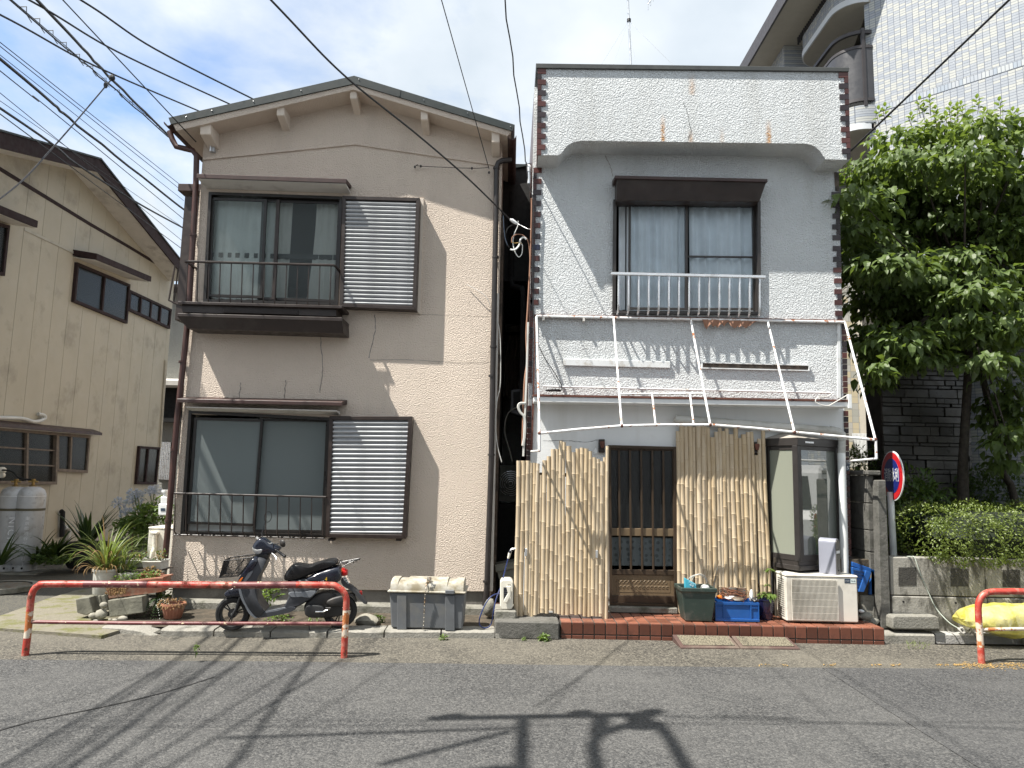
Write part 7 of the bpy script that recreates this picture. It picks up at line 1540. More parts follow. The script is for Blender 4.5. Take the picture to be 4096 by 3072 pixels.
# =================================================================== hedge, shrubs and tree
leaf_mat('leaf_hedge', (.105, .15, .026), (.175, .22, .045), .4, .3); leaf_mat('leaf_tree', (.068, .112, .028), (.145, .205, .06), .5, .38); leaf_mat('leaf_tree_lit', (.15, .22, .045), (.22, .29, .075), .5, .45)
hd = thing('clipped_hedge', 'dense clipped green hedge overhanging the retaining wall', 'hedge', Q(900, 840, Y=YR + .4)); hx0 = Q(487, 700, Y=YR + .1).x; hz0, hz1 = Q(900, 950, Y=YR - .05).z, Q(700, 475, Y=YR + .6).z
core = []; rr = random.Random(70); g = MB(); hc = V((hx0 + 2.1, YR + .62, (hz0 + hz1) / 2)); hr_ = V((2.1, .78, (hz1 - hz0) / 2))
def sup(u, v):      # rounded box surface
    f = lambda t, e: math.copysign(abs(t) ** e, t); cu, su, cv, sv = math.cos(u), math.sin(u), math.cos(v), math.sin(v)
    return V((hr_.x * f(cv, .6) * f(cu, .5), hr_.y * f(cv, .6) * f(su, .7), hr_.z * f(sv, .55)))
hrd = .30; hin = V((hr_.x - hrd, hr_.y - hrd, hr_.z - hrd))
for k in range(16000):
    f = rr.random(); sx_, sy_, sz_ = rr.uniform(-1, 1), rr.uniform(-1, 1), rr.uniform(-1, 1)
    if f < .55: sy_ = -1
    elif f < .92: sz_ = 1
    else: sx_ = -1
    p = V((sx_ * hr_.x, sy_ * hr_.y, sz_ * hr_.z)); c_ = V([max(-hin[i], min(hin[i], p[i])) for i in range(3)]); n_ = (p - c_)
    if hc.x + p.x > 7.3 or n_.length < 1e-4: continue
    n_.normalize(); q_ = hc + c_ + n_ * (hrd + .05 * math.sin(p.x * 9 + 1) * math.sin(p.z * 8 + p.y * 5) + .03 * math.sin(p.x * 19 + p.y * 11) + rr.uniform(-.07, .02))
    add_leaf(g, q_, (n_ * .8 + rdir(rr) * .8), n_ + rdir(rr) * .4, rr.uniform(.024, .045), rr.uniform(.012, .019), .2, .2)
g.build('foliage', 'leaf_hedge', hd)
plain('hedge_inner', (.010, .016, .006), .95, var=.3); MB().loft([[hc + sup(-math.pi + 2 * math.pi * i / 32, v) * .86 for i in range(32)] for v in (-1.2, -.9, -.5, 0, .5, .9, 1.2)]).build('shade_core', 'hedge_inner', hd)  # near-black solid core; the shade inside the hedge is put into its colour
def shrub(lab, c, rad, n, L_, seed, mat, base):
    o = thing('dark_shrub', lab, 'shrub', base, 'shade shrubs behind the wall'); g = bush(MB(), c, rad, n, L_, seed, L_ * .38, -.6, .45); g.build('foliage', mat, o); MB().tube([base, c], .02, 6).build('stem', 'bark', o)
shrub('dark leafy shrub behind the round sign post', Q(470, 560, Y=YR + 1.15), (.50, .3, .62), 1300, .12, 71, 'leaf_mid', Q(470, 835, Y=YR + 1.1)); shrub('dark shrub right of the tree trunk', Q(985, 390, Y=YR + 1.9), (.55, .35, .40), 1100, .08, 72, 'leaf_mid', Q(985, 640, Y=YR + 1.9)); shrub('dark shrub in the gap beside the shop wall', Q(60, 190, Y=YR + 2.6), (.5, .4, .28), 700, .08, 73, 'leaf_mid', Q(60, 400, Y=YR + 2.6))
tr = thing('dogwood_tree', 'broad leafy tree with layered green crown in front of the tiled apartment block', 'tree', Q(790, 480, Y=9.35)); YTk = 9.35
tk = [Q(790, 640, Y=YTk), Q(792, 470, Y=YTk), Q(788, 250, Y=YTk), Q(795, 60, Y=YTk), D(2092, 780, Y=YTk), D(2088, 690, Y=YTk), D(2075, 600, Y=YTk), D(2060, 500, Y=YTk), D(2050, 400, Y=YTk)]
MB().tube(cat_curve(tk, 4), [lerp(.078, .02, i / (len(tk) * 4 - 4)) for i in range((len(tk) - 1) * 4 + 1)], 10).build('trunk', 'bark', tr, smooth=60)
t2 = [Q(1160, 480, Y=9.5), Q(1120, 330, Y=9.5), Q(1060, 200, Y=9.45), D(2120, 800, Y=9.4), D(2100, 720, Y=9.4)]; MB().tube(cat_curve(t2, 4), [lerp(.05, .035, i / 16) for i in range(17)], 8).build('stem', 'bark', tr, smooth=60)
CL = [(1955, 305, 95, 30), (2040, 285, 90, 32), (2135, 285, 100, 34), (2200, 320, 80, 40), (1890, 365, 85, 38), (1985, 355, 110, 40), (2085, 350, 110, 40), (2180, 390, 100, 42), (1860, 435, 75, 42), (1940, 425, 110, 42), (2040, 430, 110, 40), (2140, 450, 110, 44), (1850, 500, 60, 40), (1900, 505, 90, 40), (2000, 505, 90, 32), (2205, 500, 80, 44), (1855, 570, 55, 36), (1925, 575, 90, 34), (2010, 610, 80, 28), (2150, 540, 100, 34), (2200, 600, 70, 36), (1900, 640, 100, 36), (1975, 660, 95, 30), (2060, 690, 80, 30), (2150, 650, 90, 34), (1880, 720, 60, 34), (1960, 740, 100, 36), (2050, 735, 90, 34), (2130, 720, 90, 34), (2200, 700, 70, 40), (1890, 800, 28, 30), (2165, 790, 70, 50), (2200, 860, 50, 60), (2180, 950, 45, 48), (2120, 780, 45, 26), (1905, 760, 40, 26), (2240, 420, 60, 60), (2260, 620, 60, 80), (2120, 600, 80, 28), (2080, 560, 60, 24), (1895, 828, 32, 28), (1925, 785, 60, 30), (2185, 1000, 40, 28), (2150, 890, 40, 50), (2210, 930, 45, 70), (2075, 700, 100, 30), (2000, 780, 60, 24), (1960, 465, 95, 30), (2060, 480, 95, 30), (2165, 500, 85, 30), (1900, 545, 70, 30), (2100, 640, 85, 30), (2030, 560, 80, 26)]
CL += [(x + 12, y + 20, rx, ry, 1) for (x, y, rx, ry) in CL if 330 < y < 760]  # rear layer of leaf clumps, added to shade the pier behind
g = MB(); gy = MB(); rr = random.Random(101); big = []; br_ob = MB(); px2m = 9 / 1533.
for k, cl_ in enumerate(CL):
    x, y, rx, ry = cl_[:4]; Yc = rr.uniform(9.1, 9.9) if len(cl_) > 4 else (rr.uniform(8.15, 9.4) if y > 330 else rr.uniform(8.5, 9.4)); c = D(x, y, Y=Yc); n_ = int(rx * ry * .052) + 22
    anchor = path_pt([D(2088, 690, Y=YTk), D(2075, 600, Y=YTk), D(2055, 450, Y=YTk)], rr.uniform(0, .9)); mid = lerp(anchor, c, .5) + V((0, 0, -.12)); br_ob.tube(cat_curve([anchor, mid, c], 4), [lerp(.026, .006, i / 8) for i in range(9)], 5)
    for j in range(n_):
        d = rdir(rr, -.5); kk = rr.uniform(.35, 1.0); p = c + V((d.x * rx * px2m * kk, d.y * .42 * kk, d.z * ry * px2m * kk)); out = V((d.x, d.y, 0))
        ld = (out * .7 + rdir(rr) * .6 + V((0, 0, -.45))).normalized(); L_ = rr.uniform(.10, .175); up = V((0, 0, 1)) + rdir(rr) * .45
        lit_top = y < 330 and d.z > .2 and rr.random() < .7  # sunlit tone of the crown top put into a paler leaf colour
        if not lit_top and len(big) < 300 and p.y < 8.75 and kk > .6: big.append((p, ld, up, L_))
        else: add_leaf(gy if lit_top else g, p, ld, up, L_, L_ * .56, .22, .35)
    if y < 330:
        for j in range(7):
            p = c + V((rr.uniform(-1, 1) * rx * px2m, rr.uniform(-.25, .25), ry * px2m * .6)); h = rr.uniform(.08, .26); br_ob.tube([p, p + V((rr.uniform(-.04, .04), 0, h))], .004, 4)
            for q_ in range(8): a = q_ * 2.4; add_leaf(gy, p + V((0, 0, h * (.4 + .09 * q_))), V((math.cos(a), math.sin(a), .3 + .08 * q_)), V((0, 0, 1)), .085, .045, .25, .3)
br_ob.build('branches', 'bark', tr, smooth=60); fo_ = g.build('foliage', 'leaf_tree', tr); fo_['kind'] = 'stuff'; f2_ = gy.build('lit_foliage', 'leaf_tree_lit', tr); f2_['kind'] = 'stuff'
lm = MB(); add_leaf(lm, V((0, 0, 0)), V((1, 0, 0)), V((0, 0, 1)), 1., .56, .22, .35); leaf_me = lm.mesh('leaf', 'leaf_tree')
for (p, d, up, L_) in big:
    s = d.cross(up).normalized(); n_ = s.cross(d).normalized(); o = link('leaf', leaf_me, tr); M = Matrix(((d.x, -s.x, n_.x, p.x), (d.y, -s.y, n_.y, p.y), (d.z, -s.z, n_.z, p.z), (0, 0, 0, 1))); o.location = p; o.rotation_euler = M.to_3x3().to_euler(); o.scale = (L_, L_, L_)

# =================================================================== apartment block
def tilewall(name, w, h, cols, mortar, axis):
    m = NT(name); s = m.n('ShaderNodeSeparateXYZ', {'Vector': m.co}).outputs; u = s[1] if axis == 'y' else (m.math('ADD', m.math('MULTIPLY', s[0], .70), m.math('MULTIPLY', s[1], -.714)) if axis == 'd' else s[0])
    v = m.n('ShaderNodeCombineXYZ', {'X': u, 'Y': s[2]}).outputs[0]; b = m.n('ShaderNodeTexBrick', {'Vector': v, 'Color1': (0, 0, 0), 'Color2': (1, 1, 1), 'Mortar': (.5, .5, .5), 'Scale': 1., 'Mortar Size': .0035, 'Mortar Smooth': .1, 'Brick Width': w, 'Row Height': h, 'Bias': 0.}, offset=0.)
    r = m.n('ShaderNodeSeparateColor', {'Color': b.outputs['Color']}).outputs[0]; c = m.mix(m.map(r, .15, .45), cols[0], cols[1]); c = m.mix(m.map(r, .55, .62), c, cols[2]); c = m.mix(b.outputs['Fac'], c, mortar)
    m.bsdf(c, m.map(b.outputs['Fac'], 0, 1, .25, .9), 0., m.bump(m.math('SUBTRACT', 1., b.outputs['Fac']), .6, .004))
TC = ((.33, .355, .395), (.37, .39, .415), (.45, .455, .43)); tilewall('apartment_tiles', .094, .044, TC, (.13, .145, .18), 'd'); tilewall('apartment_tiles_side', .094, .044, TC, (.13, .145, .18), 'y'); tilewall('apartment_soldier', .05, .10, ((.33, .37, .42), (.40, .42, .45), (.44, .46, .47)), (.13, .145, .18), 'd')
plain('render_beige', (.40, .375, .325), .8, var=.05); plain('lip_white', (.6, .62, .64), .5, var=.04); plain('panel_charcoal', (.05, .05, .055), .4, var=.1); plain('eave_dark', (.045, .04, .042), .5)
ab = thing('apartment_block', 'pale tiled apartment block with curved balconies behind the tree', 'apartment block', V((6.5, 11.3, 0)))
Yc = 11.3; fx = T(1222, 600, Y=Yc).x; fdir = V((.70, -.714, 0)); A0 = V((fx, Yc, 0)); A1 = A0 + fdir * 6; nf_ = V((-.714, -.70, 0))
zs0 = T(1283, 1068, Y=Yc).z
def fin(z0, z1, d, mat, nm): f_ = [A0 + nf_ * d + V((0, 0, z0)), A1 + nf_ * d + V((0, 0, z0)), A1 + nf_ * d + V((0, 0, z1)), A0 + nf_ * d + V((0, 0, z1))]; return MB().hexa(f_, [v - nf_ * (.3 + d) for v in f_]).build(nm, mat, ab)
fin(0, zs0 - .055, 0, 'apartment_tiles', 'tile_wall'); fin(zs0 - .055, zs0 + .055, .004, 'apartment_soldier', 'soldier_course'); fin(zs0 + .055, 14, 0, 'apartment_tiles', 'tile_wall')
xb_ = T(810, 280, Y=12.).x; zbU = T(900, 120, Y=11.75).z; zbL = T(1180, 1198, Y=11.15).z; xF = 6.5; rx_ = .45
def plan(x0, y0, y1, x1, r, n=8): return [(x1, y0)] + [(x0 + r - r * math.sin(a), y0 + r - r * math.cos(a)) for a in [math.pi / 2 * i / n for i in range(n + 1)]] + [(x0 + r - r * math.cos(a), y1 - r + r * math.sin(a)) for a in [math.pi / 2 * i / n for i in range(n + 1)]] + [(x1, y1)]
def balcony(z, y0, y1, x0, closed, par=ab):
    pl_ = plan(x0, y0, y1, xF, rx_); pl_[0] = (fx + .07, y0); P = lambda dz, grow=0.: [V((x - (grow if x < xF else 0), y, z + dz)) for x, y in pl_]
    o = MB().prism(P(0), (0, 0, .10)).build('balcony', 'render_beige', par); MB().prism([V((p.x, p.y, p.z)) for p in P(.002, .03)], (0, 0, .11)).build('balcony_lip', 'lip_white', o, smooth=40)
    ring = pl_[:-1]
    def strip(z0, z1, d, nm, mat):
        g = MB(); nr_ = []
        for i in range(len(ring)):
            a_, b_ = ring[max(i - 1, 0)], ring[min(i + 1, len(ring) - 1)]; t_ = V((b_[0] - a_[0], b_[1] - a_[1], 0)).normalized(); nr_.append(V((-t_.y, t_.x, 0)))
        sg = 1 if nr_[len(ring) // 2].x < 0 else -1
        g.loft([[V((x, y, z + zz)) + n_ * (sg * dd) for zz, dd in ((z0, d), (z1, d), (z1, d - .05), (z0, d - .05))] for (x, y), n_ in zip(ring, nr_)]); return g.build(nm, mat, o, smooth=40)
    strip(.116, .42, .01, 'tile_band', 'apartment_tiles_side')
    if closed: strip(.55, 1.45, 0, 'screen_panel', 'panel_charcoal'); strip(.50, .55, .01, 'rail', 'eave_dark'); strip(1.45, 1.50, .01, 'rail', 'eave_dark'); strip(1.72, 1.78, .0, 'rail', 'eave_dark')
    else:
        strip(1.15, 1.22, .0, 'rail', 'eave_dark'); strip(.46, .50, .0, 'rail', 'eave_dark')
        for k in range(26): y = lerp(y0 + .1, y1 - .1, k / 25); MB().box(x0 - .0, x0 + .03, y - .012, y + .012, z + .42, z + 1.18).build('bar', 'panel_charcoal', o)
    for k in (2, len(ring) - 2): x, y = ring[k]; MB().box(x - .02, x + .03, y - .02, y + .03, z + .4, z + 1.8).build('rail_post', 'eave_dark', o)
d_ = T.ray(575, 612); t_ = xb_ / d_.x; balcony(EYE.z + d_.z * t_, 11.22, d_.y * t_ + .1, xb_, False); balcony(zbL, 11.22, 13.2, xb_ - .05, True)
MB().box(xF, xF + 4, 11.3, 13.4, 0, 14).build('balcony_back_wall', 'render_beige', ab); MB().box(5.35, 12, 13.4, 21, 0, T(385, 628, Y=14.2).z).build('rear_wing', 'apartment_tiles_side', ab)
ze = T(290, 312, Y=13.).z; xe = T(290, 312, Y=13.).x; MB().box(xe, 12, 10.9, 22, ze, ze + .05).build('eave_soffit', 'render_beige', ab); MB().box(xe - .04, xe, 10.9, 22, ze - .02, ze + .28).build('eave_fascia', 'eave_dark', ab); MB().box(xe, 12, 10.9, 22, ze + .06, ze + .26).build('roof', 'eave_dark', ab)
MB().lathe([(.05, 0), (.05, -.03), (.015, -.035), (.015, -.2)], T(920, 575, z=EYE.z + d_.z * t_), 10).build('ceiling_lamp', 'soffit_paint', ab)
# ledge-stone pier in the shade of the tree
sp_ = thing('stone_pier', 'pier clad in dark ledge stone behind the tree', 'stone pier', D(2000, 1090, Y=10.1)); px0, px1 = D(1905, 900, Y=10.1).x, D(2095, 900, Y=10.1).x; MB().box(px0 + .02, px1 - .02, 10.12, 10.6, 0, 5.0).build('pier_core', 'dark_infill', sp_); rr = random.Random(55); z = .85; nst = 0
tile_mat('ledge_stone', (.085, .08, .072))
while z < 4.9 and nst < 296:
    h = rr.choice((.05, .065, .08, .10, .13)); x = px0
    while x < px1 and nst < 296:
        w = min(rr.uniform(.12, .42), px1 - x); hh_ = h
        MB().box(x + .004, x + w - .004, 10.10 - rr.uniform(0, .035), 10.13, z + .004, z + hh_ - .004).build('stone', 'ledge_stone', sp_, bevel=.005); nst += 1; x += w
        if px1 - x < .05: break
    z += h
# pale house and white railings glimpsed between the shop and the pier
gz = thing('rear_tiled_house', 'pale tiled building glimpsed between the shop and the stone pier', 'building', V((5.9, 15, 0))); tilewall('rear_tiles', .12, .12, ((.42, .43, .40), (.5, .5, .48), (.58, .52, .38)), (.3, .3, .3), 'x'); MB().box(4.4, 7.0, 13.2, 13.35, 0, 5.4).build('tiled_wall', 'rear_tiles', gz)
rl = thing('white_railing', 'white vertical railing glimpsed behind the awning corner', 'railing', V((5, 12.4, 1)))
for k in range(16): x = lerp(I(235, 600, Y=12.4).x, I(325, 600, Y=12.4).x, k / 15); MB().tube([V((x, 12.4, I(260, 720, Y=12.4).z)), V((x, 12.4, I(260, 590, Y=12.4).z))], .012, 5).build('bar', 'sign_white', rl)

# =================================================================== things down the narrow gap
plain('annex_black', (.018, .018, .017), .8, var=.3, scale=9); plain('cloth_brown', (.14, .105, .075), .95, var=.2, scale=30); plain('siding_white', (.62, .62, .58), .7, var=.06)
ax = thing('rear_annex', 'black corrugated annex high up between the two houses', 'annex', V((0, 9.7, 4.2))); za_ = X1(200, 1478, Y=9.6).z; zb_a = X1(340, 370, Y=9.6).z
MB().box(wr_x - .02, wxl + .03, 9.6, 12.5, za_, zb_a).build('wall', 'annex_black', ax); a, b = X1(262, 398, Y=9.55), X1(432, 350, Y=9.55); MB().hexa([a - V((.1, 0, .03)), b + V((.05, 0, -.03)), b + V((.05, 0, 0)), a - V((.1, 0, 0))], [V((p.x, 12.6, p.z + .15)) for p in (a - V((.1, 0, .03)), b + V((.05, 0, -.03)), b + V((.05, 0, 0)), a - V((.1, 0, 0)))]).build('roof_edge', 'green_metal', ax)
MB().tube([X1(232, 640, Y=9.5), X1(228, 1450, Y=9.5), X1(240, 1530, Y=9.4), X1(330, 1545, Y=9.2), X2(338, 60, Y=9.1), X2(330, 960, Y=9.0)], .035, 8).build('black_downpipe', 'black_void', ax)
MB().box(wr_x - .02, wr_x + .035, 8.66, 12, .1, 4.9).build('timber_side', 'rotten_wood', ax)
shs = thing('siding_house', 'white boarded house seen at the end of the narrow gap', 'house', V((0, 13.2, 0))); ztp = X2(240, 165, Y=13.).z
for k in range(22):
    z0 = .3 + k * .21
    if z0 + .21 > ztp: break
    f_ = [V((-1.2, 13.0, z0)), V((1.2, 13.0, z0)), V((1.2, 13.02, z0 + .205)), V((-1.2, 13.02, z0 + .205))]; MB().hexa(f_, [v + V((0, .05, 0)) for v in f_]).build('board', 'siding_white', shs)
MB().box(-1.4, 1.4, 12.7, 16, ztp, ztp + .12).build('eave', 'trim_maroon', shs); MB().box(-1.4, 1.4, 12.8, 16, ztp + .12, ztp + .2).build('roof', 'green_metal', shs); MB().box(-1.2, 1.2, 13.08, 16, 0, ztp).build('core', 'siding_white', shs)
p0, p1 = X2(190, 400, Y=11.5), X2(325, 400, Y=11.5); MB().box(p0.x, p1.x, 11.4, 11.8, p0.z - .05, p0.z + .05).build('small_hood', 'old_wood', shs)
g = MB(); rows = []
for j in range(7):
    t = j / 6; y = lerp(452, 1030, t); x0 = lerp(205, 150, min(1, t * 2)) + (15 * t if t > .5 else 0); x1 = lerp(308, 308, t) - 50 * max(0, t - .55); rows.append([X2(lerp(x0, x1, i / 8), y, Y=11.3 + .04 * math.sin(i * 1.9 + j * .3)) for i in range(9)])
tag(g.loft(rows, cap=False, closed=False).build('hanging_cloth', 'cloth_brown', None, smooth=60), 'brown cloth hanging in the narrow gap between the houses', 'cloth')
bxg = thing('black_appliance', 'black angular appliance casing mounted in the narrow gap', 'appliance', X2(290, 1190, Y=9.2)); qbox(MB(), X2, [(222, 968), (330, 955), (360, 975), (360, 1190), (320, 1220), (216, 1185)], 9.2, 9.5).build('casing', 'panel_charcoal', bxg, bevel=.01); qbox(MB(), X2, [(245, 990), (310, 985), (310, 1160), (245, 1160)], 9.19, 9.21).build('recess', 'black_void', bxg)
acg = thing('gap_condenser', 'old air conditioner with round fan deep in the narrow gap', 'air conditioner', V((.0, 10, .4)));  zf0, zf1 = M_ = (M_0 := Rg(1900, 500, 1.2069))(110, 1235, Y=10).z, M_0(110, 1140, Y=10).z
cxg = M_0(118, 1190, Y=10).x; MB().box(cxg - .24, cxg + .22, 10.0, 10.3, zf0 - .05, zf1 + .05).build('body', 'planter_grey', acg); cg = V((cxg, 9.995, (zf0 + zf1) / 2))
for k in range(6): MB().tube([cg + V((math.cos(a) * (.03 + .028 * k), 0, math.sin(a) * (.03 + .028 * k))) for a in [2 * math.pi * i / 20 for i in range(20)]], .004, 4, closed=True).build('fan_ring', 'aluminium', acg)
MB().box(cxg - .24, cxg + .22, 10.0, 10.3, .1, zf0 - .09).build('lower_body', 'annex_black', acg)
# loose cables and insulators at the gap
def cable(name, lab, pts, r, mat, cat='cable', group=None, n=6): return tag(MB().tube(cat_curve(pts, n), r, 5).build(name, mat, None, smooth=60), lab, cat, group)
GRP = 'loose cables in the narrow gap'
ins = thing('cable_insulator', 'white porcelain cable insulator at the mouth of the gap', 'insulator', X1(245, 915, Y=8.26)); MB().tube([X1(212, 895, Y=8.26), X1(232, 902, Y=8.26), X1(262, 925, Y=8.26), X1(282, 935, Y=8.26)], [.012, .022, .022, .012], 8).build('body', 'plate_white', ins, smooth=40); MB().tube([X1(282, 935, Y=8.26), X1(380, 985, Y=8.18), X1(412, 990, Y=8.14)], .005, 5).build('tie_wire', 'aluminium', ins)
for k, (pts, mm, r, lab) in enumerate((([(290, 910), (285, 960), (255, 1030), (240, 1110), (260, 1200), (295, 1250), (325, 1220), (330, 1140), (300, 1100)], 'pvc_white', .006, 'white cable loop hanging below the insulator'), ([(230, 1115), (235, 1065), (275, 1038), (335, 1045), (375, 1085), (395, 1160), (402, 1300), (392, 1500)], 'rust_cloth', .006, 'tan cable curving down the tiled corner'), ([(215, 1180), (260, 1182), (300, 1140), (310, 1090), (340, 1065), (370, 1085)], 'pvc_white', .011, 'thick grey cable bend in the gap'), ([(260, 945), (200, 970), (170, 1040), (175, 1100), (205, 1160)], 'black_void', .007, 'black cable loop left of the insulator'), ([(150, 860), (155, 960), (165, 1060), (190, 1140)], 'badge_navy', .005, 'dark blue cable hanging beside the downpipe'), ([(228, 1110), (260, 1120), (300, 1115), (325, 1125)], 'brass', .004, 'yellow wire end below the insulator'))):
    cable('gap_cable', lab, [X1(x, y, Y=8.32 - .01 * k) for x, y in pts], r, mm, group=GRP)
cable('corner_cable', 'brown cable bundle running down the tiled shop corner', [X1(410, 700, Y=8.11), X1(420, 760, Y=8.11), X1(408, 1250, Y=8.12), X2(385, 150, Y=8.12), X2(368, 450, Y=8.12), X2(375, 700, Y=8.12), X2(350, 920, Y=8.12), X2(330, 1500, Y=8.15)], .011, 'rust_cloth'); cable('corner_pipe', 'pale conduit running down the tiled shop corner', [X2(385, 330, Y=8.11), X2(372, 800, Y=8.11), X2(358, 1150, Y=8.11), X2(340, 1600, Y=8.11)], .014, 'pvc'); cable('bent_conduit', 'thick grey conduit bending beside the tiled corner', [X2(360, 1100, Y=8.10), X2(310, 1100, Y=8.10), X2(292, 1130, Y=8.10), X2(310, 1180, Y=8.10), X2(352, 1240, Y=8.10), X2(352, 1400, Y=8.10), X2(335, 1500, Y=8.10)], .016, 'pvc'); cable('slack_cable', 'slack grey cable looping low in the gap', [X2(330, 1120, Y=8.85), X2(230, 1160, Y=8.85), X2(175, 1240, Y=8.85), X2(165, 1380, Y=8.85), X2(215, 1560, Y=8.85), X2(235, 1650, Y=8.85)], .008, 'planter_grey'); cable('wall_cable', 'pale cable hanging along the corner of the beige house', [X2(92, 300, Y=8.45), X2(120, 480, Y=8.45), X2(122, 900, Y=8.45), X2(90, 1080, Y=8.45), X2(78, 1300, Y=8.45), X2(95, 1500, Y=8.45), X2(135, 1655, Y=8.45)], .006, 'pvc')
strip_ = MB().prism(quadpx(X2, [(447, 300), (455, 300), (440, 1100), (428, 1540), (406, 1540), (428, 1000)], YW - .02), (0, .015, 0)).build('rust_strip', 'rust_metal', wh)
mtr = thing('roof_conduit_head', 'grey conduit head beside the top of the gap', 'conduit head', X1(395, 500, Y=8.15)); MB().lathe([(.02, -.18), (.02, -.03), (.026, -.03), (.026, .04), (.02, .05)], X1(395, 420, Y=8.10), 12).build('cap', 'aluminium', mtr, smooth=40)

# =================================================================== overhead lines
plain('line_black', (.012, .012, .014), .5)
def line3(lab, a, Ya, b, Yb, r, sag=.0, ext=0., mids=(), group='overhead lines above the alley', wavy=0., name='overhead_line', pull=None):
    p, q = a[0](*a[1], Y=Ya), b[0](*b[1], Y=Yb); d = q - p; m0 = mids[0][0](*mids[0][1], Y=mids[0][2]) if mids else q; p2 = (p - (m0 - p) * 2.) if pull == 'on' else (pull if pull is not None else p - d * ext); n = 44; pts = []; rr = random.Random(int(Ya * 100) + len(lab)); ctrl = [p2, p] + [m[0](*m[1], Y=m[2]) for m in mids] + [q]
    base = cat_curve(ctrl, 10) if len(ctrl) > 3 else [lerp(p2, q, i / n) for i in range(n + 1)]
    for i, c in enumerate(base): t = i / (len(base) - 1); pts.append(c + V((wavy * math.sin(i * 2.1), 0, -sag * 4 * t * (1 - t) + wavy * math.cos(i * 1.7))))
    return tag(MB().tube(pts, r, 5).build(name, 'line_black', None, smooth=60), lab, 'cable', group)
def steep(i, lab, a, b, r, Ya=7.8, Yb=13., mids=(), ext=1.6, wavy=0.): return line3(lab, (A, a), Ya, (A, b), Yb, r, mids=[(A, m, lerp(Ya, Yb, (m[0] - a[0]) / (b[0] - a[0]) * .9)) for m in mids], ext=ext, wavy=wavy)
steep(0, 'topmost dark line sloping to the gable ridge', (520, -2), (1640, 642), .013, 8.0, 11., ((1000, 315),), ext=.6)
steep(1, 'dark line sloping to the left roof slope, second from the top', (185, -2), (1490, 675), .013, 8.0, 11.5, ((760, 335),), ext=.6); steep(2, 'dark line reaching the roof low on its left slope', (-10, 90), (1290, 720), .013, 8.0, 12, ((600, 420),), ext=.6)
steep(3, 'thin drop line to the eave insulator of the beige house', (405, -2), (1270, 920), .007, 6.5, 8.42, ext=.9)
steep(4, 'thick twisted cable passing the hanging clamp', (235, -2), (1100, 885), .021, 8.0, 13., ((700, 490),), wavy=.006)
steep(5, 'bundled cable with zigzag hangers, lower strand', (60, -2), (1110, 905), .012, 8.2, 13.5, ((640, 490),), wavy=.012); steep(6, 'bundled cable with zigzag hangers, straight carrier strand', (75, -2), (1115, 890), .006, 8.2, 13.5)
steep(7, 'thin upper line of the pair crossing the tan house roof', (-5, 270), (1190, 1215), .006, 8., 14.); steep(8, 'thin lower line of the pair crossing the tan house roof', (-5, 296), (1190, 1245), .006, 8.1, 14.)
steep(9, 'thick twisted cable above the tan house roof', (-5, 380), (1192, 1360), .020, 7.9, 14., ((500, 810),), wavy=.007); steep(10, 'thin line just below the thick twisted cable', (-5, 455), (1190, 1420), .007, 8.0, 14., ((300, 690),)); steep(11, 'thin line running beside the twisted cable', (-5, 352), (1190, 1300), .005, 8.3, 14.)
steep(12, 'thin line low over the tan house gable', (-5, 598), (1180, 1560), .005, 8., 14.); steep(13, 'thick dark line crossing the tan house bargeboard', (-5, 698), (1185, 1476), .016, 8., 14., ((500, 1065), (880, 1308))); steep(14, 'lowest thin line crossing the tan house gable', (-5, 735), (1175, 1610), .007, 8., 14.); steep(15, 'faint line low beside the brown bay window', (-5, 650), (1180, 1470), .004, 8., 14.)
line3('black drop cable running from the clamp down across the tan house', (A, (728, 508)), 9.9, (A, (-30, 1310)), 7.6, .010, mids=[(A, (690, 552), 9.8), (A, (480, 800), 9.2), (A, (330, 970), 8.8), (A, (150, 1165), 8.2)], pull=A(735, 500, Y=9.95))
clp = thing('cable_clamp', 'dark cable clamp hanging on the twisted overhead cable', 'cable clamp', A(725, 505, Y=9.9)); MB().ball(A(725, 505, Y=9.9), .05, .04, .05, 8, 6).build('body', 'line_black', clp); MB().ball(A(685, 552, Y=9.8), .03, .03, .05, 8, 6).build('sleeve', 'line_black', clp)
zz = thing('cable_hangers', 'zigzag wire hangers tying the bundled overhead cable', 'cable hangers', A(560, 430, Y=10.5))
for k in range(11):
    t = k / 10; x, y = lerp(110, 1010, t), lerp(45, 815, t); Yz = lerp(8.5, 13., t)
    MB().tube([A(x, y, Y=Yz), A(x + 62 - 40 * t, y - 2, Y=Yz), A(x + 62 - 40 * t, y + 48 - 30 * t, Y=Yz), A(x + 95 - 60 * t, y + 100 - 70 * t, Y=Yz + .2)], .006, 4).build('hanger', 'line_black', zz)
POLE = V((-3.05, 2.3, 0)); PT = V((-3.05, 2.3, 6.9))
line3('black service cable crossing the gable down to the gap insulator', (D, (583, -2)), 5.4, (X1, (210, 893)), 8.26, .010, mids=[(D, (740, 160), 6.1), (D, (900, 290), 6.9), (D, (1010, 385), 7.5)], pull='on', group='service drops')
line3('thin wire from the sky to the bracket right of the gable', (D, (978, -2)), 5.5, (B, (1935, 605)), YB - .06, .005, pull=V((-1.9, -2, 7.5)), group='service drops'); line3('wavy black wire dropping to the top of the gap', (D, (1090, -2)), 5.8, (X1, (365, 350)), 8.09, .007, pull=V((-1.0, -2, 7.5)), group='service drops', wavy=.008); cable('gap_drop', 'black cable tail running down beside the tiled shop corner', [X1(365, 350, Y=8.09), X1(380, 470, Y=8.09), X1(395, 580, Y=8.09), X1(420, 660, Y=8.09), X1(432, 740, Y=8.09), X1(430, 1200, Y=8.10), X2(432, 150, Y=8.10), X2(440, 290, Y=8.10)], .008, 'line_black')
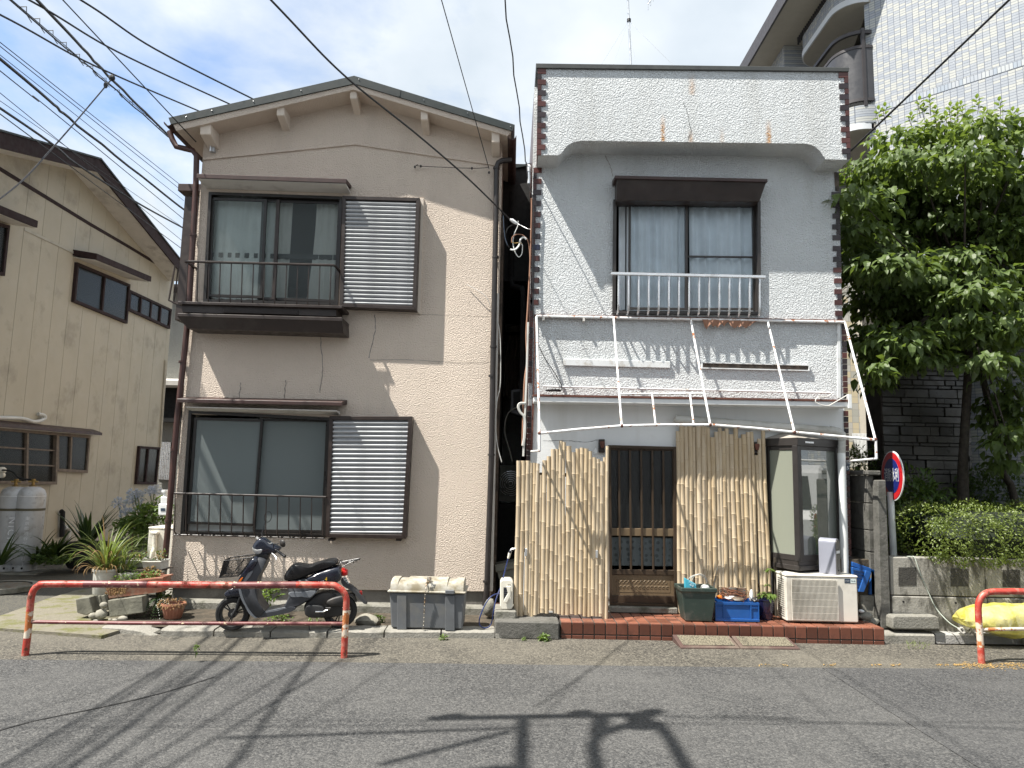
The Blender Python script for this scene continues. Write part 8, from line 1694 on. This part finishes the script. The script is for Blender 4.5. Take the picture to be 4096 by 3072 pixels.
line3('thick wire rising from the shop parapet corner past the tiled block', (H, (1325, -2)), 6.0, (H, (512, 772)), YPP + .02, .012, ext=.8, group='service drops')
line3('thin grey wire along the tan house wall', (A, (-5, 1138)), 10.3, (A, (545, 1152)), 12.5, .006)
# utility pole beside the camera, outside the picture: it throws the shadows on the road
plain('pole_concrete', (.32, .31, .29), .85, var=.15); plain('transformer_grey', (.36, .38, .38), .5)
up_ = thing('utility_pole', 'concrete utility pole with crossarm and equipment beside the road', 'utility pole', POLE)
MB().lathe([(.17, 0), (.12, 7.1)], POLE, 20).build('pole', 'pole_concrete', up_, smooth=40)
def unshadow(x, y, h): g_ = D(x, y, z=0); return g_ - SUN * (h / -SUN.z)
h_ = 6.4
MB().tube([unshadow(930, 1552, h_), unshadow(1415, 1543, h_)], .05, 8).build('crossarm', 'transformer_grey', up_)
for x, y in ((960, 1540), (1240, 1532), (1395, 1530)): p = unshadow(x, y + 10, h_); MB().lathe([(.05, 0), (.07, .05), (.04, .12), (.06, .17), (.03, .22)], p, 10).build('insulator', 'plate_white', up_, smooth=40)
MB().tube([unshadow(1130, 1548, h_), unshadow(1128, 1610, h_), unshadow(1126, 1720, h_)], .045, 8).build('arm_bracket', 'transformer_grey', up_)
MB().tube([unshadow(1298, 1720, h_), unshadow(1286, 1640, h_), unshadow(1280, 1608, h_), unshadow(1292, 1588, h_), unshadow(1330, 1574, h_), unshadow(1395, 1556, h_), unshadow(1422, 1562, h_), unshadow(1450, 1600, h_), unshadow(1478, 1650, h_), unshadow(1530, 1760, h_)], .045, 8).build('cable_frame', 'transformer_grey', up_)
MB().tube([unshadow(1300, 1545, h_), unshadow(1292, 1588, h_)], .06, 8).build('frame_strut', 'transformer_grey', up_); MB().tube([unshadow(1380, 1548, h_), unshadow(1385, 1575, h_)], .09, 8).build('frame_joint', 'transformer_grey', up_)
MB().lathe([(.22, -.45), (.25, -.4), (.25, .35), (.2, .42)], unshadow(1020, 1705, h_), 20).build('transformer', 'transformer_grey', up_, smooth=40); MB().tube([PT - V((0, 0, .5)), unshadow(1020, 1705, h_)], .06, 8).build('bracket', 'transformer_grey', up_)
MB().tube([unshadow(1126, 1715, h_), PT - V((0, 0, .5))], .05, 8).build('bracket', 'transformer_grey', up_); MB().tube([unshadow(1298, 1720, h_), PT - V((0, 0, .5))], .04, 8).build('bracket', 'transformer_grey', up_)
for k, (a, b, r) in enumerate((((-60, 1572), (2300, 1560), .007), ((480, 1594), (1130, 1572), .024), ((-60, 1556), (930, 1557), .006), ((820, 1652), (1100, 1580), .03), ((1415, 1546), (2300, 1580), .010), ((1540, 1546), (1720, 1552), .014))):
    tag(MB().tube([unshadow(*a, h_ + .1 * k), unshadow(*b, h_ + .1 * k)], r, 5).build('overhead_line', 'line_black', None), 'overhead line above the road outside the picture, number %s from the pole' % ('one', 'two', 'three', 'four', 'five', 'six')[k], 'cable', 'overhead lines above the road')
for k, (a, b, r) in enumerate((((742, 1424), (352, 1664), .014), ((640, 1440), (240, 1690), .011), ((560, 1448), (200, 1660), .005), ((420, 1462), (-30, 1640), .005), ((345, 1448), (-30, 1570), .006), ((500, 1440), (130, 1664), .007), ((860, 1430), (480, 1664), .006), ((1272, 1446), (1160, 1560), .006))):
    tag(MB().tube([unshadow(*a, 6.1 + .08 * k), unshadow(*b, 6.1 + .08 * k)], r, 5).build('overhead_line', 'line_black', None), 'overhead line left of the camera outside the picture, %s strand' % ('first', 'second', 'third', 'fourth', 'fifth', 'sixth', 'seventh', 'eighth')[k], 'cable', 'overhead lines above the road')
# =================================================================== aerial on the shop roof
an = thing('roof_aerial', 'thin aerial mast on the flat shop roof', 'aerial', AN(895, 716, Y=9.5)); mt = AN(862, 0, Y=9.5); mb0 = AN(895, 730, Y=9.5); mt2 = mt + (mt - mb0).normalized() * .9
MB().tube([mb0, mt, mt2], .016, 8).build('mast', 'aluminium', an, smooth=50); MB().lathe([(.03, -.02), (.03, .02)], AN(873, 226, Y=9.5), 10).build('guy_collar', 'line_black', an)
for x, y in ((572, 696), (700, 700), (952, 704), (1372, 718)): MB().tube([AN(870, 230, Y=9.5), AN(x, y + 12, Y=9.3)], .0025, 4).build('guy_wire', 'aluminium', an)
bm_ = AN(856, -150, Y=9.5); MB().tube([bm_ + V((-.75, 0, .02)), bm_ + V((.55, 0, 0))], .012, 6).build('boom', 'aluminium', an)
for k in range(13): x = -.72 + k * .1; MB().tube([bm_ + V((x, -.16, 0)), bm_ + V((x, .16, 0))], .005, 5).build('element', 'aluminium', an)
for x, y0, y1 in ((1087, -20, 110), (1115, -30, 65), (1145, -30, 12)): MB().tube([AN(x, y0, Y=9.5), AN(x - 2, y1, Y=9.5)], .006, 5).build('element', 'aluminium', an)
MB().tube([AN(1050, 90, Y=9.5) * 0 + AN(1086, 45, Y=9.5), AN(1125, -10, Y=9.5)], .010, 5).build('element', 'aluminium', an)
# =================================================================== what the glass reflects: a van parked up the street and the houses opposite
plain('van_white', (.68, .69, .69), .25, var=.04, Coat_Weight=.4); plain('plate_yellow', (.75, .55, .06), .4); plain('bin_green', (.02, .20, .11), .5)
vn = thing('white_van', 'white delivery van parked up the street, its rear towards the shop', 'van', V((8.6, 6.9, 0))); vx, v0, v1 = 8.2, 5.95, 7.45
prof = [(vx, .35), (vx - .04, .55), (vx - .03, 1.0), (vx + .05, 1.15), (vx + .22, 1.85), (vx + .5, 1.95), (vx + 2.4, 1.95), (vx + 2.9, 1.3), (vx + 3.4, 1.05), (vx + 3.45, .35)]
MB().prism([V((x, v0, z)) for x, z in prof], (0, v1 - v0, 0)).build('body', 'van_white', vn, bevel=.05)
gw_ = [V((vx + .045, y, z)) + V(((z - 1.15) * .245, 0, 0)) for y, z in ((v0 + .15, 1.18), (v1 - .15, 1.18), (v1 - .22, 1.75), (v0 + .22, 1.75))]; MB().prism(gw_, (-.012, 0, 0)).build('rear_window', 'black_void', vn, bevel=.004); MB().box(vx - .09, vx + .02, v0 + .02, v1 - .02, .35, .56).build('bumper', 'transformer_grey', vn, bevel=.03); pq_ = MB().box(vx - .06, vx - .03, (v0 + v1) / 2 - .17, (v0 + v1) / 2 + .17, .78, .95).build('licence_plate', 'plate_yellow', vn)
for y in (v0 + .06, v1 - .06): MB().box(vx - .045, vx + .03, y - .05, y + .05, .75, 1.1).build('tail_light', 'lens_red', vn, bevel=.01); MB().lathe([(.28, -.1), (.28, .1)], V((vx + .7, y, .28)), 20, (0, 1, 0)).build('wheel', 'tyre', vn); MB().lathe([(.28, -.1), (.28, .1)], V((vx + 2.7, y, .28)), 20, (0, 1, 0)).build('wheel', 'tyre', vn)
bn = thing('green_bin', 'green rubbish bin standing behind the parked van', 'bin', V((7.2, 7.3, 0))); MB().lathe([(.20, 0), (.26, .55), (.28, .58), (.26, .62), (.05, .68)], V((7.2, 7.3, .1)), 18).build('body', 'bin_green', bn, smooth=40)
plain('opp_wall', (.42, .40, .36), .8, var=.08); plain('opp_wall_b', (.38, .37, .35), .8, var=.08)
for k, (x0, x1, hh_, mm, lab) in enumerate(((-13, -5.2, 5.2, 'opp_wall', 'tan two storey house across the road, behind the camera on the left'), (-4.9, 3.6, 5.5, 'opp_wall_b', 'grey two storey house across the road, straight behind the camera'), (3.9, 12, 5.1, 'opp_wall', 'tan two storey house across the road, behind the camera on the right'))):
    o = thing('opposite_house', lab, 'house', V(((x0 + x1) / 2, -9, 0)), 'houses across the road'); MB().box(x0, x1, -14, -9, 0, hh_).build('wall', mm, o); MB().prism([V((x0 - .3, -8.6, hh_)), V((x0 - .3, -11.5, hh_ + 1.2)), V((x0 - .3, -14.3, hh_))], (x1 - x0 + .6, 0, 0)).build('roof', 'roof_flashing', o)
    for wx in range(3):
        for wz in (.9, 3.4): xx = lerp(x0, x1, (wx + .5) / 3); w_ = MB().box(xx - .85, xx + .85, -8.99, -8.93, wz, wz + 1.3).build('window', 'showcase_frame', o); MB().box(xx - .78, xx + .78, -8.925, -8.92, wz + .07, wz + 1.23).build('pane', 'window_dark', w_)
